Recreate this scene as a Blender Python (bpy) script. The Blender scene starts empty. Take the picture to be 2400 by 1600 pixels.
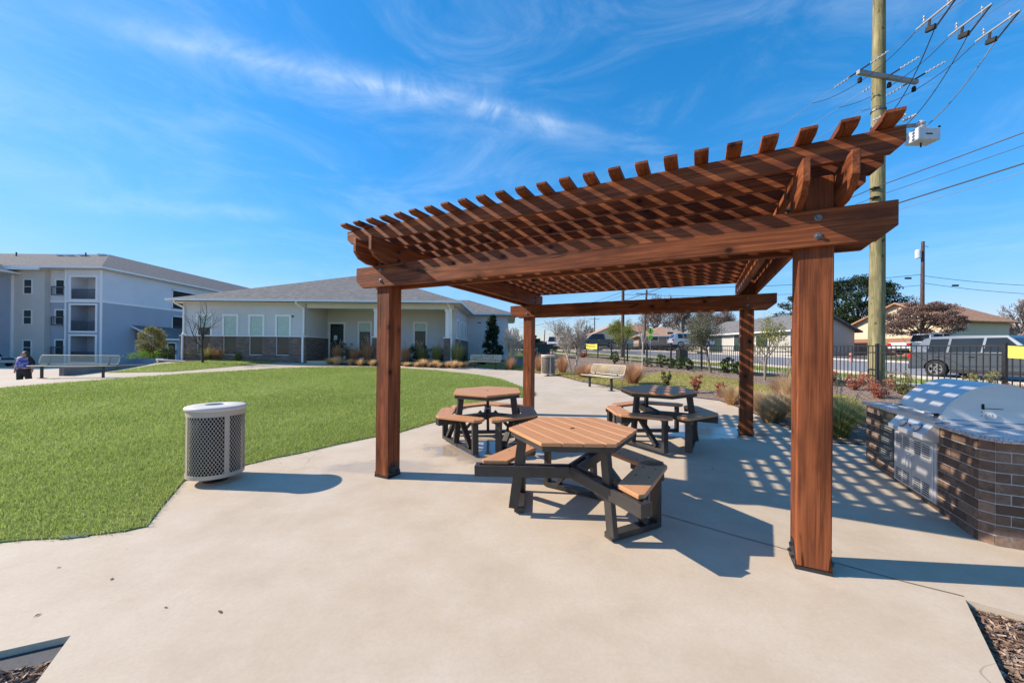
import bpy, bmesh, math, random
import numpy as np
from math import sin, cos, pi, radians, hypot, atan2, sqrt
from mathutils import Vector, Matrix, Euler
from mathutils.geometry import delaunay_2d_cdt

random.seed(7); rng = np.random.default_rng(7)
S = bpy.context.scene
col = S.collection

# ------------------------------------------------------------------ camera
F, CYP, PITCH, ROLL, EYE = 877.0, 820.7, 0.0018, 0.0094, 1.445
cam_d = bpy.data.cameras.new('camera'); cam = bpy.data.objects.new('camera', cam_d); col.objects.link(cam)
cam_d.sensor_fit = 'HORIZONTAL'; cam_d.sensor_width = 36.0; cam_d.lens = F/2400*36.0
cam_d.shift_y = (CYP-800.0)/2400.0
cam_d.clip_start = 0.05; cam_d.clip_end = 3000
cam.matrix_world = Matrix.Translation((0, 0, EYE)) @ Matrix.Rotation(pi/2+PITCH, 4, 'X') @ Matrix.Rotation(ROLL, 4, 'Z')
S.camera = cam

# ------------------------------------------------------------------ light
SUN_EL = radians(34.5); SUN_AZ = (-0.9945, 0.1045)          # horizontal direction towards the sun
sun_d = bpy.data.lights.new('sun', 'SUN'); sun_d.energy = 4.45; sun_d.angle = radians(0.53); sun_d.color = (1.0, 0.87, 0.72)
sun = bpy.data.objects.new('sun', sun_d); col.objects.link(sun)
sdir = Vector((-SUN_AZ[0]*cos(SUN_EL), -SUN_AZ[1]*cos(SUN_EL), -sin(SUN_EL)))
sun.rotation_euler = sdir.to_track_quat('-Z', 'Y').to_euler()
sun.location = (-30, 2, 30)

def ray(x, y):
    u = (x-1200)/F; v = -(y-CYP)/F
    c, s = cos(ROLL), sin(ROLL); u, v = u*c-v*s, u*s+v*c
    c, s = cos(PITCH), sin(PITCH)
    return Vector((u, c-v*s, s+v*c))

W = bpy.data.worlds.new('World'); S.world = W; W.use_nodes = True
nt = W.node_tree; nt.nodes.clear()
def wn(t, **k):
    n = nt.nodes.new(t)
    for a, b in k.items(): setattr(n, a, b)
    return n
sky = wn('ShaderNodeTexSky', sky_type='NISHITA', sun_disc=False, sun_elevation=SUN_EL,
         sun_rotation=atan2(SUN_AZ[0], SUN_AZ[1]), altitude=200, air_density=1.0, dust_density=0.25, ozone_density=3.5)
hs = wn('ShaderNodeHueSaturation'); hs.inputs['Saturation'].default_value = 1.34; hs.inputs['Hue'].default_value = 0.496
hs.inputs['Value'].default_value = 1.0
nt.links.new(sky.outputs[0], hs.inputs['Color'])
tc = wn('ShaderNodeTexCoord')
def wmath(op, a, b=None):
    n = wn('ShaderNodeMath', operation=op)
    for i, v in enumerate((a, b)):
        if v is None: continue
        if isinstance(v, (int, float)): n.inputs[i].default_value = v
        else: nt.links.new(v, n.inputs[i])
    return n.outputs[0]
def wdot(vec, out):
    n = wn('ShaderNodeVectorMath', operation='DOT_PRODUCT'); n.inputs[1].default_value = vec
    nt.links.new(out, n.inputs[0]); return n.outputs['Value']
def wnoise(scale, detail=5, rough=0.6, mapping=(1, 1, 1), rot=(0, 0, 0), dist=0.0):
    mp = wn('ShaderNodeMapping'); mp.inputs['Scale'].default_value = mapping; mp.inputs['Rotation'].default_value = rot
    nt.links.new(tc.outputs['Generated'], mp.inputs[0])
    n = wn('ShaderNodeTexNoise'); n.inputs['Scale'].default_value = scale; n.inputs['Detail'].default_value = detail
    n.inputs['Roughness'].default_value = rough; n.inputs['Distortion'].default_value = dist
    nt.links.new(mp.outputs[0], n.inputs[0]); return n.outputs[0]
def wramp(x, a, b):
    n = wn('ShaderNodeMapRange', interpolation_type='SMOOTHSTEP'); n.inputs[1].default_value = a; n.inputs[2].default_value = b
    nt.links.new(x, n.inputs[0]); return n.outputs[0]
gen = tc.outputs['Generated']
def streak(p1, p2, width, strength, fade=0.12):
    d1, d2 = ray(*p1).normalized(), ray(*p2).normalized()
    n = d1.cross(d2).normalized(); t1 = n.cross(d1); 
    if t1.dot(d2) < 0: t1 = -t1
    t2 = n.cross(d2)
    if t2.dot(d1) < 0: t2 = -t2
    off = wdot(n, gen)
    wob = wmath('MULTIPLY', wmath('SUBTRACT', wnoise(2.2, 2), 0.5), width*1.6)
    fine = wmath('MULTIPLY', wmath('SUBTRACT', wnoise(14, 5, 0.7), 0.5), width*1.3)
    x = wmath('DIVIDE', wmath('ADD', wmath('ADD', off, wob), fine), width)
    g = wmath('POWER', 2.718, wmath('MULTIPLY', wmath('MULTIPLY', x, x), -1.0))
    m = wmath('MULTIPLY', wramp(wdot(t1, gen), -fade, fade), wramp(wdot(t2, gen), -fade, fade))
    tex = wramp(wnoise(6, 8, 0.66, (1, 1, 1), (0, 0, 0), 1.2), 0.22, 0.78)
    return wmath('MULTIPLY', wmath('MULTIPLY', wmath('MULTIPLY', g, m), tex), strength)
s1 = streak((330, 80), (1330, 300), 0.024, 0.34)
s1b = streak((420, 105), (1380, 302), 0.008, 0.15)
s2 = streak((150, 472), (650, 505), 0.015, 0.24, 0.07)
s3 = streak((860, 270), (1150, 190), 0.022, 0.14, 0.08)
ci = wmath('MULTIPLY', wramp(wnoise(3.0, 7, 0.66, (1.0, 1.0, 3.2), (0.35, 0.25, 0.5), 0.8), 0.40, 0.85), 0.19)
cov = wmath('ADD', wmath('ADD', wmath('ADD', s1, s1b), wmath('ADD', s2, s3)), ci)
sep = wn('ShaderNodeSeparateXYZ'); nt.links.new(gen, sep.inputs[0])
cov = wmath('MULTIPLY', cov, wramp(sep.outputs[2], 0.0, 0.10))
cov = wmath('MINIMUM', cov, 0.85)
# soft shoulder on the bright band near the horizon
sp_ = wn('ShaderNodeSeparateColor'); nt.links.new(hs.outputs[0], sp_.inputs[0])
fac_ = wmath('DIVIDE', 1.30, wmath('ADD', 1.0, wmath('MULTIPLY', sp_.outputs[1], 0.17)))
cc_ = wn('ShaderNodeCombineColor'); nt.links.new(sp_.outputs[0], cc_.inputs[0]); nt.links.new(sp_.outputs[2], cc_.inputs[2])
nt.links.new(wmath('DIVIDE', wmath('MULTIPLY', sp_.outputs[1], 1.05), wmath('ADD', 1.0, wmath('MULTIPLY', sp_.outputs[1], 0.035))), cc_.inputs[1])
vs_ = wn('ShaderNodeVectorMath', operation='SCALE'); nt.links.new(cc_.outputs[0], vs_.inputs[0]); nt.links.new(fac_, vs_.inputs['Scale'])
mixw = wn('ShaderNodeMix', data_type='RGBA'); nt.links.new(cov, mixw.inputs[0]); nt.links.new(vs_.outputs[0], mixw.inputs[6])
mixw.inputs[7].default_value = (4.4, 5.0, 5.6, 1)
bg = wn('ShaderNodeBackground'); bg.inputs[1].default_value = 0.15
nt.links.new(mixw.outputs[2], bg.inputs[0])
wo = wn('ShaderNodeOutputWorld'); nt.links.new(bg.outputs[0], wo.inputs[0])

S.view_settings.view_transform = 'Standard'; S.view_settings.look = 'None'
S.view_settings.exposure = 0.62; S.view_settings.gamma = 1.0
try: S.view_settings.use_curve_mapping = False
except Exception: pass
S.render.engine = 'CYCLES'
S.cycles.max_bounces = 8; S.cycles.diffuse_bounces = 5; S.cycles.glossy_bounces = 3; S.cycles.transparent_max_bounces = 8

# ------------------------------------------------------------------ terrain
PYAW = 0.4637; EX = (cos(PYAW), -sin(PYAW)); EY = (sin(PYAW), cos(PYAW)); P2 = (1.928, 2.525)
def ss(t): t = np.clip(t, 0, 1); return t*t*(3-2*t)
def plane_z(x, y):
    B = (x-P2[0])*EY[0]+(y-P2[1])*EY[1]
    B = np.where(B > 60, 60+(B-60)*0.15, B); B = np.where(B < -12, -12+(B+12)*0.2, B)
    return 0.0287*B
ANCH = [(-13, 25.2, .74), (-20, 22.6, .70), (-8, 24, .72), (-4, 23.5, .66), (-3, 30, .80), (0, 30, .80), (-11.7, 21.3, .42), (-1.6, 22.3, .38),
        (-7, 20.8, .40), (-17, 18.6, .34), (-16, 12.5, .12), (-18, 15.2, .17), (10.7, 8.1, .50), (10.3, 10.5, .52), (9.0, 17.7, .63), (8.1, 22.5, .77), (6.4, 32, 1.0),
        (0, 3, None), (2, 2.5, None), (-3.3, 4.2, None), (1, 8, None), (4, 6, None), (5, 10, None), (1.5, 13, None), (-5, 12, None), (-9, 6, None),
        (0, 0, None), (5, 2, None), (16, 16, None), (22, 22, None), (14, 30, None), (-4, 17, None)]
AX = np.array([[a[0], a[1]] for a in ANCH], float)
AR = np.array([0.0 if a[2] is None else a[2]-float(plane_z(np.float64(a[0]), np.float64(a[1]))) for a in ANCH])
SG = 4.2
AK = np.exp(-((AX[:, None]-AX[None])**2).sum(-1)/(2*SG*SG)); AW = np.linalg.solve(AK+0.05*np.eye(len(AX)), AR)
def G(x, y):
    x = np.asarray(x, float); y = np.asarray(y, float)
    z = plane_z(x, y)
    for (ax, ay), w in zip(AX, AW): z = z+w*np.exp(-((x-ax)**2+(y-ay)**2)/(2*SG*SG))
    edge = np.where(y < 20.5, -19.5, -21.6)
    edge = -19.5 + ss((y-19.5)/3.0)*(-2.1)
    t = ss((edge-x)/0.5)*ss((y-3)/5.0)
    return z*(1-t)+(-0.42)*t
def g1(x, y): return float(G(x, y))
def at(px, py):
    d = ray(px, py); o = Vector((0, 0, EYE)); t = 0.8; prev = t
    while t < 400:
        p = o+d*t
        if p.z < g1(p.x, p.y): break
        prev = t; t *= 1.03
    a, b = prev, t
    for _ in range(24):
        m = (a+b)/2; p = o+d*m
        if p.z < g1(p.x, p.y): b = m
        else: a = m
    p = o+d*b
    return Vector((p.x, p.y, g1(p.x, p.y)))
def mpp(y): return y/F       # metres per photo pixel at depth y

# ------------------------------------------------------------------ helpers
def tag(o, label=None, cat=None, group=None, kind=None):
    if label: o['label'] = label
    if cat: o['category'] = cat
    if group: o['group'] = group
    if kind: o['kind'] = kind
    return o
def empty(name, loc=(0, 0, 0), rz=0.0, label=None, cat=None, group=None):
    o = bpy.data.objects.new(name, None); col.objects.link(o); o.location = loc; o.rotation_euler = (0, 0, rz)
    o.empty_display_size = 0.1
    return tag(o, label, cat, group)
class MB:
    def __init__(s): s.v = []; s.f = []; s.m = []
    def add(s, vs, fs, mi=0):
        b = len(s.v); s.v += [tuple(v) for v in vs]; s.f += [tuple(i+b for i in f) for f in fs]; s.m += [mi]*len(fs); return s
    def box(s, x0, x1, y0, y1, z0, z1, mi=0):
        vs = [(x0, y0, z0), (x1, y0, z0), (x1, y1, z0), (x0, y1, z0), (x0, y0, z1), (x1, y0, z1), (x1, y1, z1), (x0, y1, z1)]
        return s.add(vs, [(0, 3, 2, 1), (4, 5, 6, 7), (0, 1, 5, 4), (1, 2, 6, 5), (2, 3, 7, 6), (3, 0, 4, 7)], mi)
    def obox(s, p, q, w, h, up=(0, 0, 1), mi=0):
        """box beam from p to q, width w, height h"""
        p, q = Vector(p), Vector(q); d = (q-p).normalized(); u = Vector(up)
        sd = d.cross(u)
        if sd.length < 1e-4: sd = d.cross(Vector((0, 1, 0)))
        sd.normalize(); u = sd.cross(d)
        a, b = sd*(w/2), u*(h/2)
        vs = [p-a-b, p+a-b, p+a+b, p-a+b, q-a-b, q+a-b, q+a+b, q-a+b]
        return s.add(vs, [(0, 3, 2, 1), (4, 5, 6, 7), (0, 1, 5, 4), (1, 2, 6, 5), (2, 3, 7, 6), (3, 0, 4, 7)], mi)
    def prism(s, poly, axis, a, b, mi=0):
        """extrude a 2D polygon along axis ('x','y','z') from a to b"""
        n = len(poly)
        def P(u, v, w): return {'x': (w, u, v), 'y': (u, w, v), 'z': (u, v, w)}[axis]
        vs = [P(u, v, a) for u, v in poly]+[P(u, v, b) for u, v in poly]
        fs = [tuple(range(n)), tuple(range(2*n-1, n-1, -1))]+[(i, i+n, (i+1) % n+n, (i+1) % n) for i in range(n)]
        return s.add(vs, fs, mi)
    def tube(s, pts, rad, n=8, mi=0, cap=True):
        pts = [Vector(p) for p in pts]
        if not hasattr(rad, '__len__'): rad = [rad]*len(pts)
        vs = []; fs = []; ref = None
        for i, p in enumerate(pts):
            d = (pts[min(i+1, len(pts)-1)]-pts[max(i-1, 0)]).normalized()
            if ref is None: ref = Vector((0, 0, 1)) if abs(d.z) < .9 else Vector((1, 0, 0))
            a = d.cross(ref)
            if a.length < 1e-5: a = d.cross(Vector((0, 1, 0.3)))
            a.normalize(); b = d.cross(a).normalized(); ref = b.cross(d)
            ref = -ref if False else (a.cross(d) if False else ref)
            for k in range(n):
                t = 2*pi*k/n; vs.append(p+a*(cos(t)*rad[i])+b*(sin(t)*rad[i]))
            ref = a.cross(d)
        for i in range(len(pts)-1):
            for k in range(n): fs.append((i*n+k, i*n+(k+1) % n, (i+1)*n+(k+1) % n, (i+1)*n+k))
        if cap: fs.append(tuple(range(n-1, -1, -1))); fs.append(tuple((len(pts)-1)*n+k for k in range(n)))
        return s.add(vs, fs, mi)
    def lathe(s, prof, n=24, c=(0, 0, 0), mi=0):
        vs = []; fs = []
        for r, z in prof:
            for k in range(n): t = 2*pi*k/n; vs.append((c[0]+r*cos(t), c[1]+r*sin(t), c[2]+z))
        for i in range(len(prof)-1):
            for k in range(n): fs.append((i*n+k, i*n+(k+1) % n, (i+1)*n+(k+1) % n, (i+1)*n+k))
        return s.add(vs, fs, mi)
    def build(s, name, mats, parent=None, smooth=False, bevel=0.0, loc=None, rot=None):
        me = bpy.data.meshes.new(name); me.from_pydata(s.v, [], s.f)
        if not isinstance(mats, (list, tuple)): mats = [mats]
        for m in mats: me.materials.append(m)
        if len(mats) > 1: me.polygons.foreach_set('material_index', s.m)
        if smooth: me.polygons.foreach_set('use_smooth', [True]*len(me.polygons))
        bm = bmesh.new(); bm.from_mesh(me); bmesh.ops.recalc_face_normals(bm, faces=bm.faces); bm.to_mesh(me); bm.free()
        o = bpy.data.objects.new(name, me); col.objects.link(o)
        if parent: o.parent = parent
        if loc is not None: o.location = loc
        if rot is not None: o.rotation_euler = rot
        if bevel > 0:
            b = o.modifiers.new('bevel', 'BEVEL'); b.width = bevel; b.segments = 2; b.limit_method = 'ANGLE'; b.angle_limit = radians(40)
        return o
def npmesh(name, V, Fc, mats, parent=None, mi=None, colr=None, smooth=False):
    """fast mesh from numpy arrays; Fc is (n,3) or (n,4)"""
    me = bpy.data.meshes.new(name); V = np.asarray(V, np.float32); Fc = np.asarray(Fc, np.int32); k = Fc.shape[1]
    me.vertices.add(len(V)); me.vertices.foreach_set('co', V.ravel())
    me.loops.add(Fc.size); me.loops.foreach_set('vertex_index', Fc.ravel())
    me.polygons.add(len(Fc)); me.polygons.foreach_set('loop_start', np.arange(0, Fc.size, k, dtype=np.int32))
    try: me.polygons.foreach_set('loop_total', np.full(len(Fc), k, np.int32))
    except Exception: pass
    if not isinstance(mats, (list, tuple)): mats = [mats]
    for m in mats: me.materials.append(m)
    if mi is not None: me.polygons.foreach_set('material_index', np.asarray(mi, np.int32))
    if smooth: me.polygons.foreach_set('use_smooth', np.ones(len(Fc), bool))
    if colr is not None:
        a = me.attributes.new('tint', 'FLOAT', 'POINT'); a.data.foreach_set('value', np.asarray(colr, np.float32))
    me.update(calc_edges=True)
    o = bpy.data.objects.new(name, me); col.objects.link(o)
    if parent: o.parent = parent
    return o
def copy_tree(o, parent=None):
    c = o.copy(); col.objects.link(c); c.parent = parent
    for ch in o.children: copy_tree(ch, c)
    return c
def link_copy(src, parent, loc=None, rot=None, scale=None):
    c = src.copy(); col.objects.link(c); c.parent = parent
    if loc is not None: c.location = loc
    if rot is not None: c.rotation_euler = rot
    if scale is not None: c.scale = scale
    return c
ORD = ['first', 'second', 'third', 'fourth', 'fifth', 'sixth', 'seventh', 'eighth', 'ninth', 'tenth', 'eleventh', 'twelfth', 'thirteenth', 'fourteenth', 'fifteenth', 'sixteenth', 'seventeenth', 'eighteenth', 'nineteenth', 'twentieth']

# ------------------------------------------------------------------ materials
class NT:
    def __init__(s, name):
        s.m = bpy.data.materials.new(name); s.m.use_nodes = True; s.t = s.m.node_tree; s.t.nodes.clear()
        s.out = s.n('ShaderNodeOutputMaterial'); s.b = s.n('ShaderNodeBsdfPrincipled'); s.l(s.b.outputs[0], s.out.inputs[0])
        s.tc = s.n('ShaderNodeTexCoord')
    def n(s, t, **k):
        n = s.t.nodes.new(t)
        for a, b in k.items(): setattr(n, a, b)
        return n
    def l(s, a, b): s.t.links.new(a, b)
    def set(s, **k):
        for a, b in k.items(): s.b.inputs[a.replace('_', ' ')].default_value = b
    def map(s, scale=(1, 1, 1), coord='Object', loc=(0, 0, 0), rot=(0, 0, 0), rnd=0.0):
        m = s.n('ShaderNodeMapping'); m.inputs['Scale'].default_value = scale; m.inputs['Location'].default_value = loc; m.inputs['Rotation'].default_value = rot
        src = s.tc.outputs[coord]
        if rnd:
            oi = s.n('ShaderNodeObjectInfo'); cb = s.n('ShaderNodeCombineXYZ')
            mu = s.mth('MULTIPLY', oi.outputs['Random'], rnd)
            for i in range(3): s.l(mu, cb.inputs[i])
            ad = s.n('ShaderNodeVectorMath', operation='ADD'); s.l(src, ad.inputs[0]); s.l(cb.outputs[0], ad.inputs[1]); src = ad.outputs[0]
        s.l(src, m.inputs[0]); return m.outputs[0]
    def noise(s, vec, scale, detail=4, rough=.55, dist=0):
        n = s.n('ShaderNodeTexNoise'); n.inputs['Scale'].default_value = scale; n.inputs['Detail'].default_value = detail
        n.inputs['Roughness'].default_value = rough; n.inputs['Distortion'].default_value = dist; s.l(vec, n.inputs[0]); return n.outputs[0]
    def vor(s, vec, scale, feature='F1', out='Distance', rnd=1.0):
        n = s.n('ShaderNodeTexVoronoi', feature=feature); n.inputs['Scale'].default_value = scale; s.l(vec, n.inputs['Vector'])
        n.inputs['Randomness'].default_value = rnd
        return n.outputs[out]
    def mth(s, op, a, b=None, clamp=False):
        n = s.n('ShaderNodeMath', operation=op, use_clamp=clamp)
        for i, v in enumerate((a, b)):
            if v is None: continue
            if isinstance(v, (int, float)): n.inputs[i].default_value = v
            else: s.l(v, n.inputs[i])
        return n.outputs[0]
    def rng(s, x, a, b, c=0.0, d=1.0):
        n = s.n('ShaderNodeMapRange', interpolation_type='SMOOTHSTEP')
        for i, v in enumerate((a, b, c, d)): n.inputs[i+1].default_value = v
        s.l(x, n.inputs[0]); return n.outputs[0]
    def ramp(s, x, stops):
        n = s.n('ShaderNodeValToRGB'); e = n.color_ramp.elements
        while len(e) < len(stops): e.new(0.5)
        for i, (p, c) in enumerate(stops): e[i].position = p; e[i].color = (*c, 1)
        s.l(x, n.inputs[0]); return n.outputs[0]
    def mix(s, f, a, b, mode='MIX'):
        n = s.n('ShaderNodeMix', data_type='RGBA', blend_type=mode)
        for i, v in ((0, f), (6, a), (7, b)):
            if isinstance(v, (int, float)): n.inputs[i].default_value = v
            elif isinstance(v, tuple): n.inputs[i].default_value = (*v, 1) if len(v) == 3 else v
            else: s.l(v, n.inputs[i])
        return n.outputs[2]
    def bump(s, h, strength=.3, dist=.01):
        n = s.n('ShaderNodeBump'); n.inputs['Strength'].default_value = strength; n.inputs['Distance'].default_value = dist
        s.l(h, n.inputs['Height']); s.l(n.outputs[0], s.b.inputs['Normal']); return n
    def base(s, c):
        if isinstance(c, tuple): s.b.inputs['Base Color'].default_value = (*c, 1)
        else: s.l(c, s.b.inputs['Base Color'])
    def rough(s, c):
        if isinstance(c, (int, float)): s.b.inputs['Roughness'].default_value = c
        else: s.l(c, s.b.inputs['Roughness'])
def simple(name, c, rough=.6, metal=0.0, var=.12, scale=6, bump=0.0, spec=0.5, coord='Object', rnd=3.0, bscale=None):
    t = NT(name); v = t.map(coord=coord, rnd=rnd)
    n = t.noise(v, scale, 5, .6)
    lo = tuple(x*(1-var) for x in c); hi = tuple(min(1, x*(1+var)) for x in c)
    t.base(t.ramp(n, [(.3, lo), (.7, hi)])); t.rough(t.rng(n, .2, .8, max(0, rough-.07), min(1, rough+.07)))
    t.set(Metallic=metal); t.b.inputs['Specular IOR Level'].default_value = spec
    if bump: t.bump(t.noise(v, bscale or scale*12, 4, .6), bump, .004)
    return t.m
def wood(name, dark, light, knots=True, rough=.62):
    t = NT(name); v = t.map((1.2, 22, 22), rnd=17.0); v1 = t.map((1, 1, 1), rnd=17.0)
    warp = t.noise(v1, 2.2, 3)
    g = t.noise(v, 1.0, 6, .62, .6); g2 = t.noise(t.map((2.0, 90, 90), rnd=17.0), 1.0, 3, .6)
    c = t.ramp(g, [(.28, dark), (.52, tuple((a+b)/2 for a, b in zip(dark, light))), (.74, light)])
    c = t.mix(t.rng(g2, .35, .7, 0, .60), c, tuple(x*.50 for x in dark))
    blot = t.noise(t.map((1.1, 2.5, 2.5), rnd=31.0), 1.6, 4, .6)
    c = t.mix(t.rng(blot, .42, .68, 0, .55), c, tuple(x*.62 for x in dark))
    c = t.mix(t.rng(t.noise(t.map((.8, 6, 6), rnd=11.0), 1.3, 2), .55, .75, 0, .35), c, tuple(min(1, x*1.5) for x in light))
    h = g
    if knots:
        kd = t.vor(t.map((3.4, 4.6, 4.6), rnd=23.0), 1.0)
        k = t.rng(kd, .07, .15, 1, 0); ring = t.rng(kd, .12, .34, .5, 0)
        c = t.mix(ring, c, tuple(x*.8 for x in dark)); c = t.mix(k, c, tuple(x*.22 for x in dark))
    crack = t.vor(t.map((.35, 6.5, 6.5), rnd=5.0), 1.0, 'DISTANCE_TO_EDGE')
    ck = t.mth('MULTIPLY', t.rng(crack, .004, .02, 1, 0), t.rng(warp, .5, .6))
    c = t.mix(t.mth('MULTIPLY', ck, .85), c, tuple(x*.15 for x in dark))
    t.base(c); t.rough(t.rng(g, .3, .7, rough-.1, rough+.15))
    t.b.inputs['Specular IOR Level'].default_value = .22
    t.bump(t.mth('SUBTRACT', t.mth('ADD', t.mth('MULTIPLY', g2, .5), g), ck), .55, .004)
    return t.m
def leafmat(name, c1, c2, c3=None, trans=.35, rough=.6):
    t = NT(name); a = t.n('ShaderNodeAttribute', attribute_name='tint'); st = [(.0, c1), (.6, c2)]
    if c3: st.append((1.0, c3))
    else: st.append((1.0, tuple(min(1, x*1.3) for x in c2)))
    c = t.ramp(a.outputs['Fac'], st)
    oi = t.n('ShaderNodeObjectInfo'); c = t.mix(t.rng(oi.outputs['Random'], 0, 1, 0, .25), c, tuple(x*.7 for x in c2))
    t.base(c); t.rough(rough); t.b.inputs['Specular IOR Level'].default_value = .25
    tr = t.n('ShaderNodeBsdfTranslucent'); t.l(c, tr.inputs[0]); mx = t.n('ShaderNodeMixShader'); mx.inputs[0].default_value = trans
    t.l(t.b.outputs[0], mx.inputs[1]); t.l(tr.outputs[0], mx.inputs[2]); t.l(mx.outputs[0], t.out.inputs[0])
    return t.m
M = {}
M['wood'] = wood('stained_cedar', (.115, .031, .012), (.40, .125, .045))
M['wood_end'] = M['wood']
def plastic(name, c):
    t = NT(name); v = t.map((3, 60, 60), rnd=9.0); g = t.noise(v, 1.0, 4, .6)
    oi = t.n('ShaderNodeObjectInfo')
    cc = t.ramp(g, [(.3, tuple(x*.86 for x in c)), (.7, tuple(min(1, x*1.1) for x in c))])
    cc = t.mix(t.rng(oi.outputs['Random'], 0, 1, 0, .16), cc, tuple(x*.72 for x in c))
    d = t.noise(t.map((1, 1, 1), rnd=9.0), 7, 5, .7); cc = t.mix(t.rng(d, .55, .8, 0, .22), cc, (.62, .5, .42))
    t.base(cc); t.rough(.52); t.bump(g, .12, .002); return t.m
M['cedar_plastic'] = plastic('cedar_coloured_lumber', (.56, .275, .125))
M['black_plastic'] = simple('charcoal_lumber', (.040, .036, .033), .48, var=.3, scale=9, bump=.12, bscale=60)
M['black_metal'] = simple('black_powder_coat', (.022, .022, .024), .42, var=.2)
M['bracket'] = simple('charcoal_steel_bracket', (.055, .055, .058), .45, metal=.6, var=.2)
M['bolt'] = simple('galvanised_bolt', (.17, .17, .18), .38, metal=.7, var=.2)
M['tan_metal'] = simple('beige_powder_coat', (.52, .44, .35), .45, var=.06, scale=3)
M['tan_lid'] = simple('pale_beige_lid', (.66, .60, .53), .5, var=.05, scale=3, bump=.15, bscale=160)
M['dark_liner'] = simple('black_liner', (.012, .012, .013), .7)
M['bench_tan'] = simple('bench_coating', (.60, .53, .38), .42, var=.06)
def steel(name='brushed_steel'):
    t = NT(name); g = t.noise(t.map((1, 220, 4), rnd=2.0), 1.0, 3); t.base(t.ramp(g, [(.3, (.66, .66, .66)), (.7, (.78, .775, .77))]))
    t.set(Metallic=.65); s2 = t.noise(t.map(), 4, 4, .6); t.rough(t.rng(s2, .3, .75, .42, .54)); return t.m
M['steel'] = steel()
M['slot'] = simple('dark_slot', (.01, .01, .01), .8)
M['red'] = simple('red_button', (.35, .03, .02), .4)
def granite():
    t = NT('speckled_granite'); v = t.map((1, 1, 1)); a = t.vor(v, 95, out='Distance'); b = t.noise(v, 60, 5, .75); c = t.vor(v, 210, out='Color')
    cc = t.ramp(b, [(.36, (.10, .11, .13)), (.46, (.40, .42, .46)), (.6, (.62, .63, .66)), (.72, (.75, .73, .70))])
    sp = t.noise(v, 150, 2, .5); cc = t.mix(t.rng(sp, .62, .68), cc, (.035, .035, .04)); t.base(cc); t.rough(.22); return t.m
M['granite'] = granite()
def brickm(name, c1, c2, c3):
    t = NT(name); oi = t.n('ShaderNodeObjectInfo'); v = t.map((1, 1, 1), rnd=40.0)
    c = t.ramp(oi.outputs['Random'], [(0, c1), (.45, c2), (1, c3)]); n = t.noise(v, 30, 6, .7); n2 = t.noise(v, 7, 4, .6)
    c = t.mix(t.rng(n, .35, .7, 0, .5), c, tuple(x*.55 for x in c1)); c = t.mix(t.rng(n2, .52, .75, 0, .35), c, tuple(min(1, x*1.7) for x in c3))
    t.base(c); t.rough(.9); t.b.inputs['Specular IOR Level'].default_value = .2; t.bump(n, .5, .004); return t.m
M['brick'] = brickm('dark_brown_brick', (.13, .085, .060), (.20, .130, .092), (.31, .215, .155))
M['mortar'] = simple('pale_mortar', (.66, .61, .56), .9, var=.12, scale=20, bump=.3)
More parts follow.
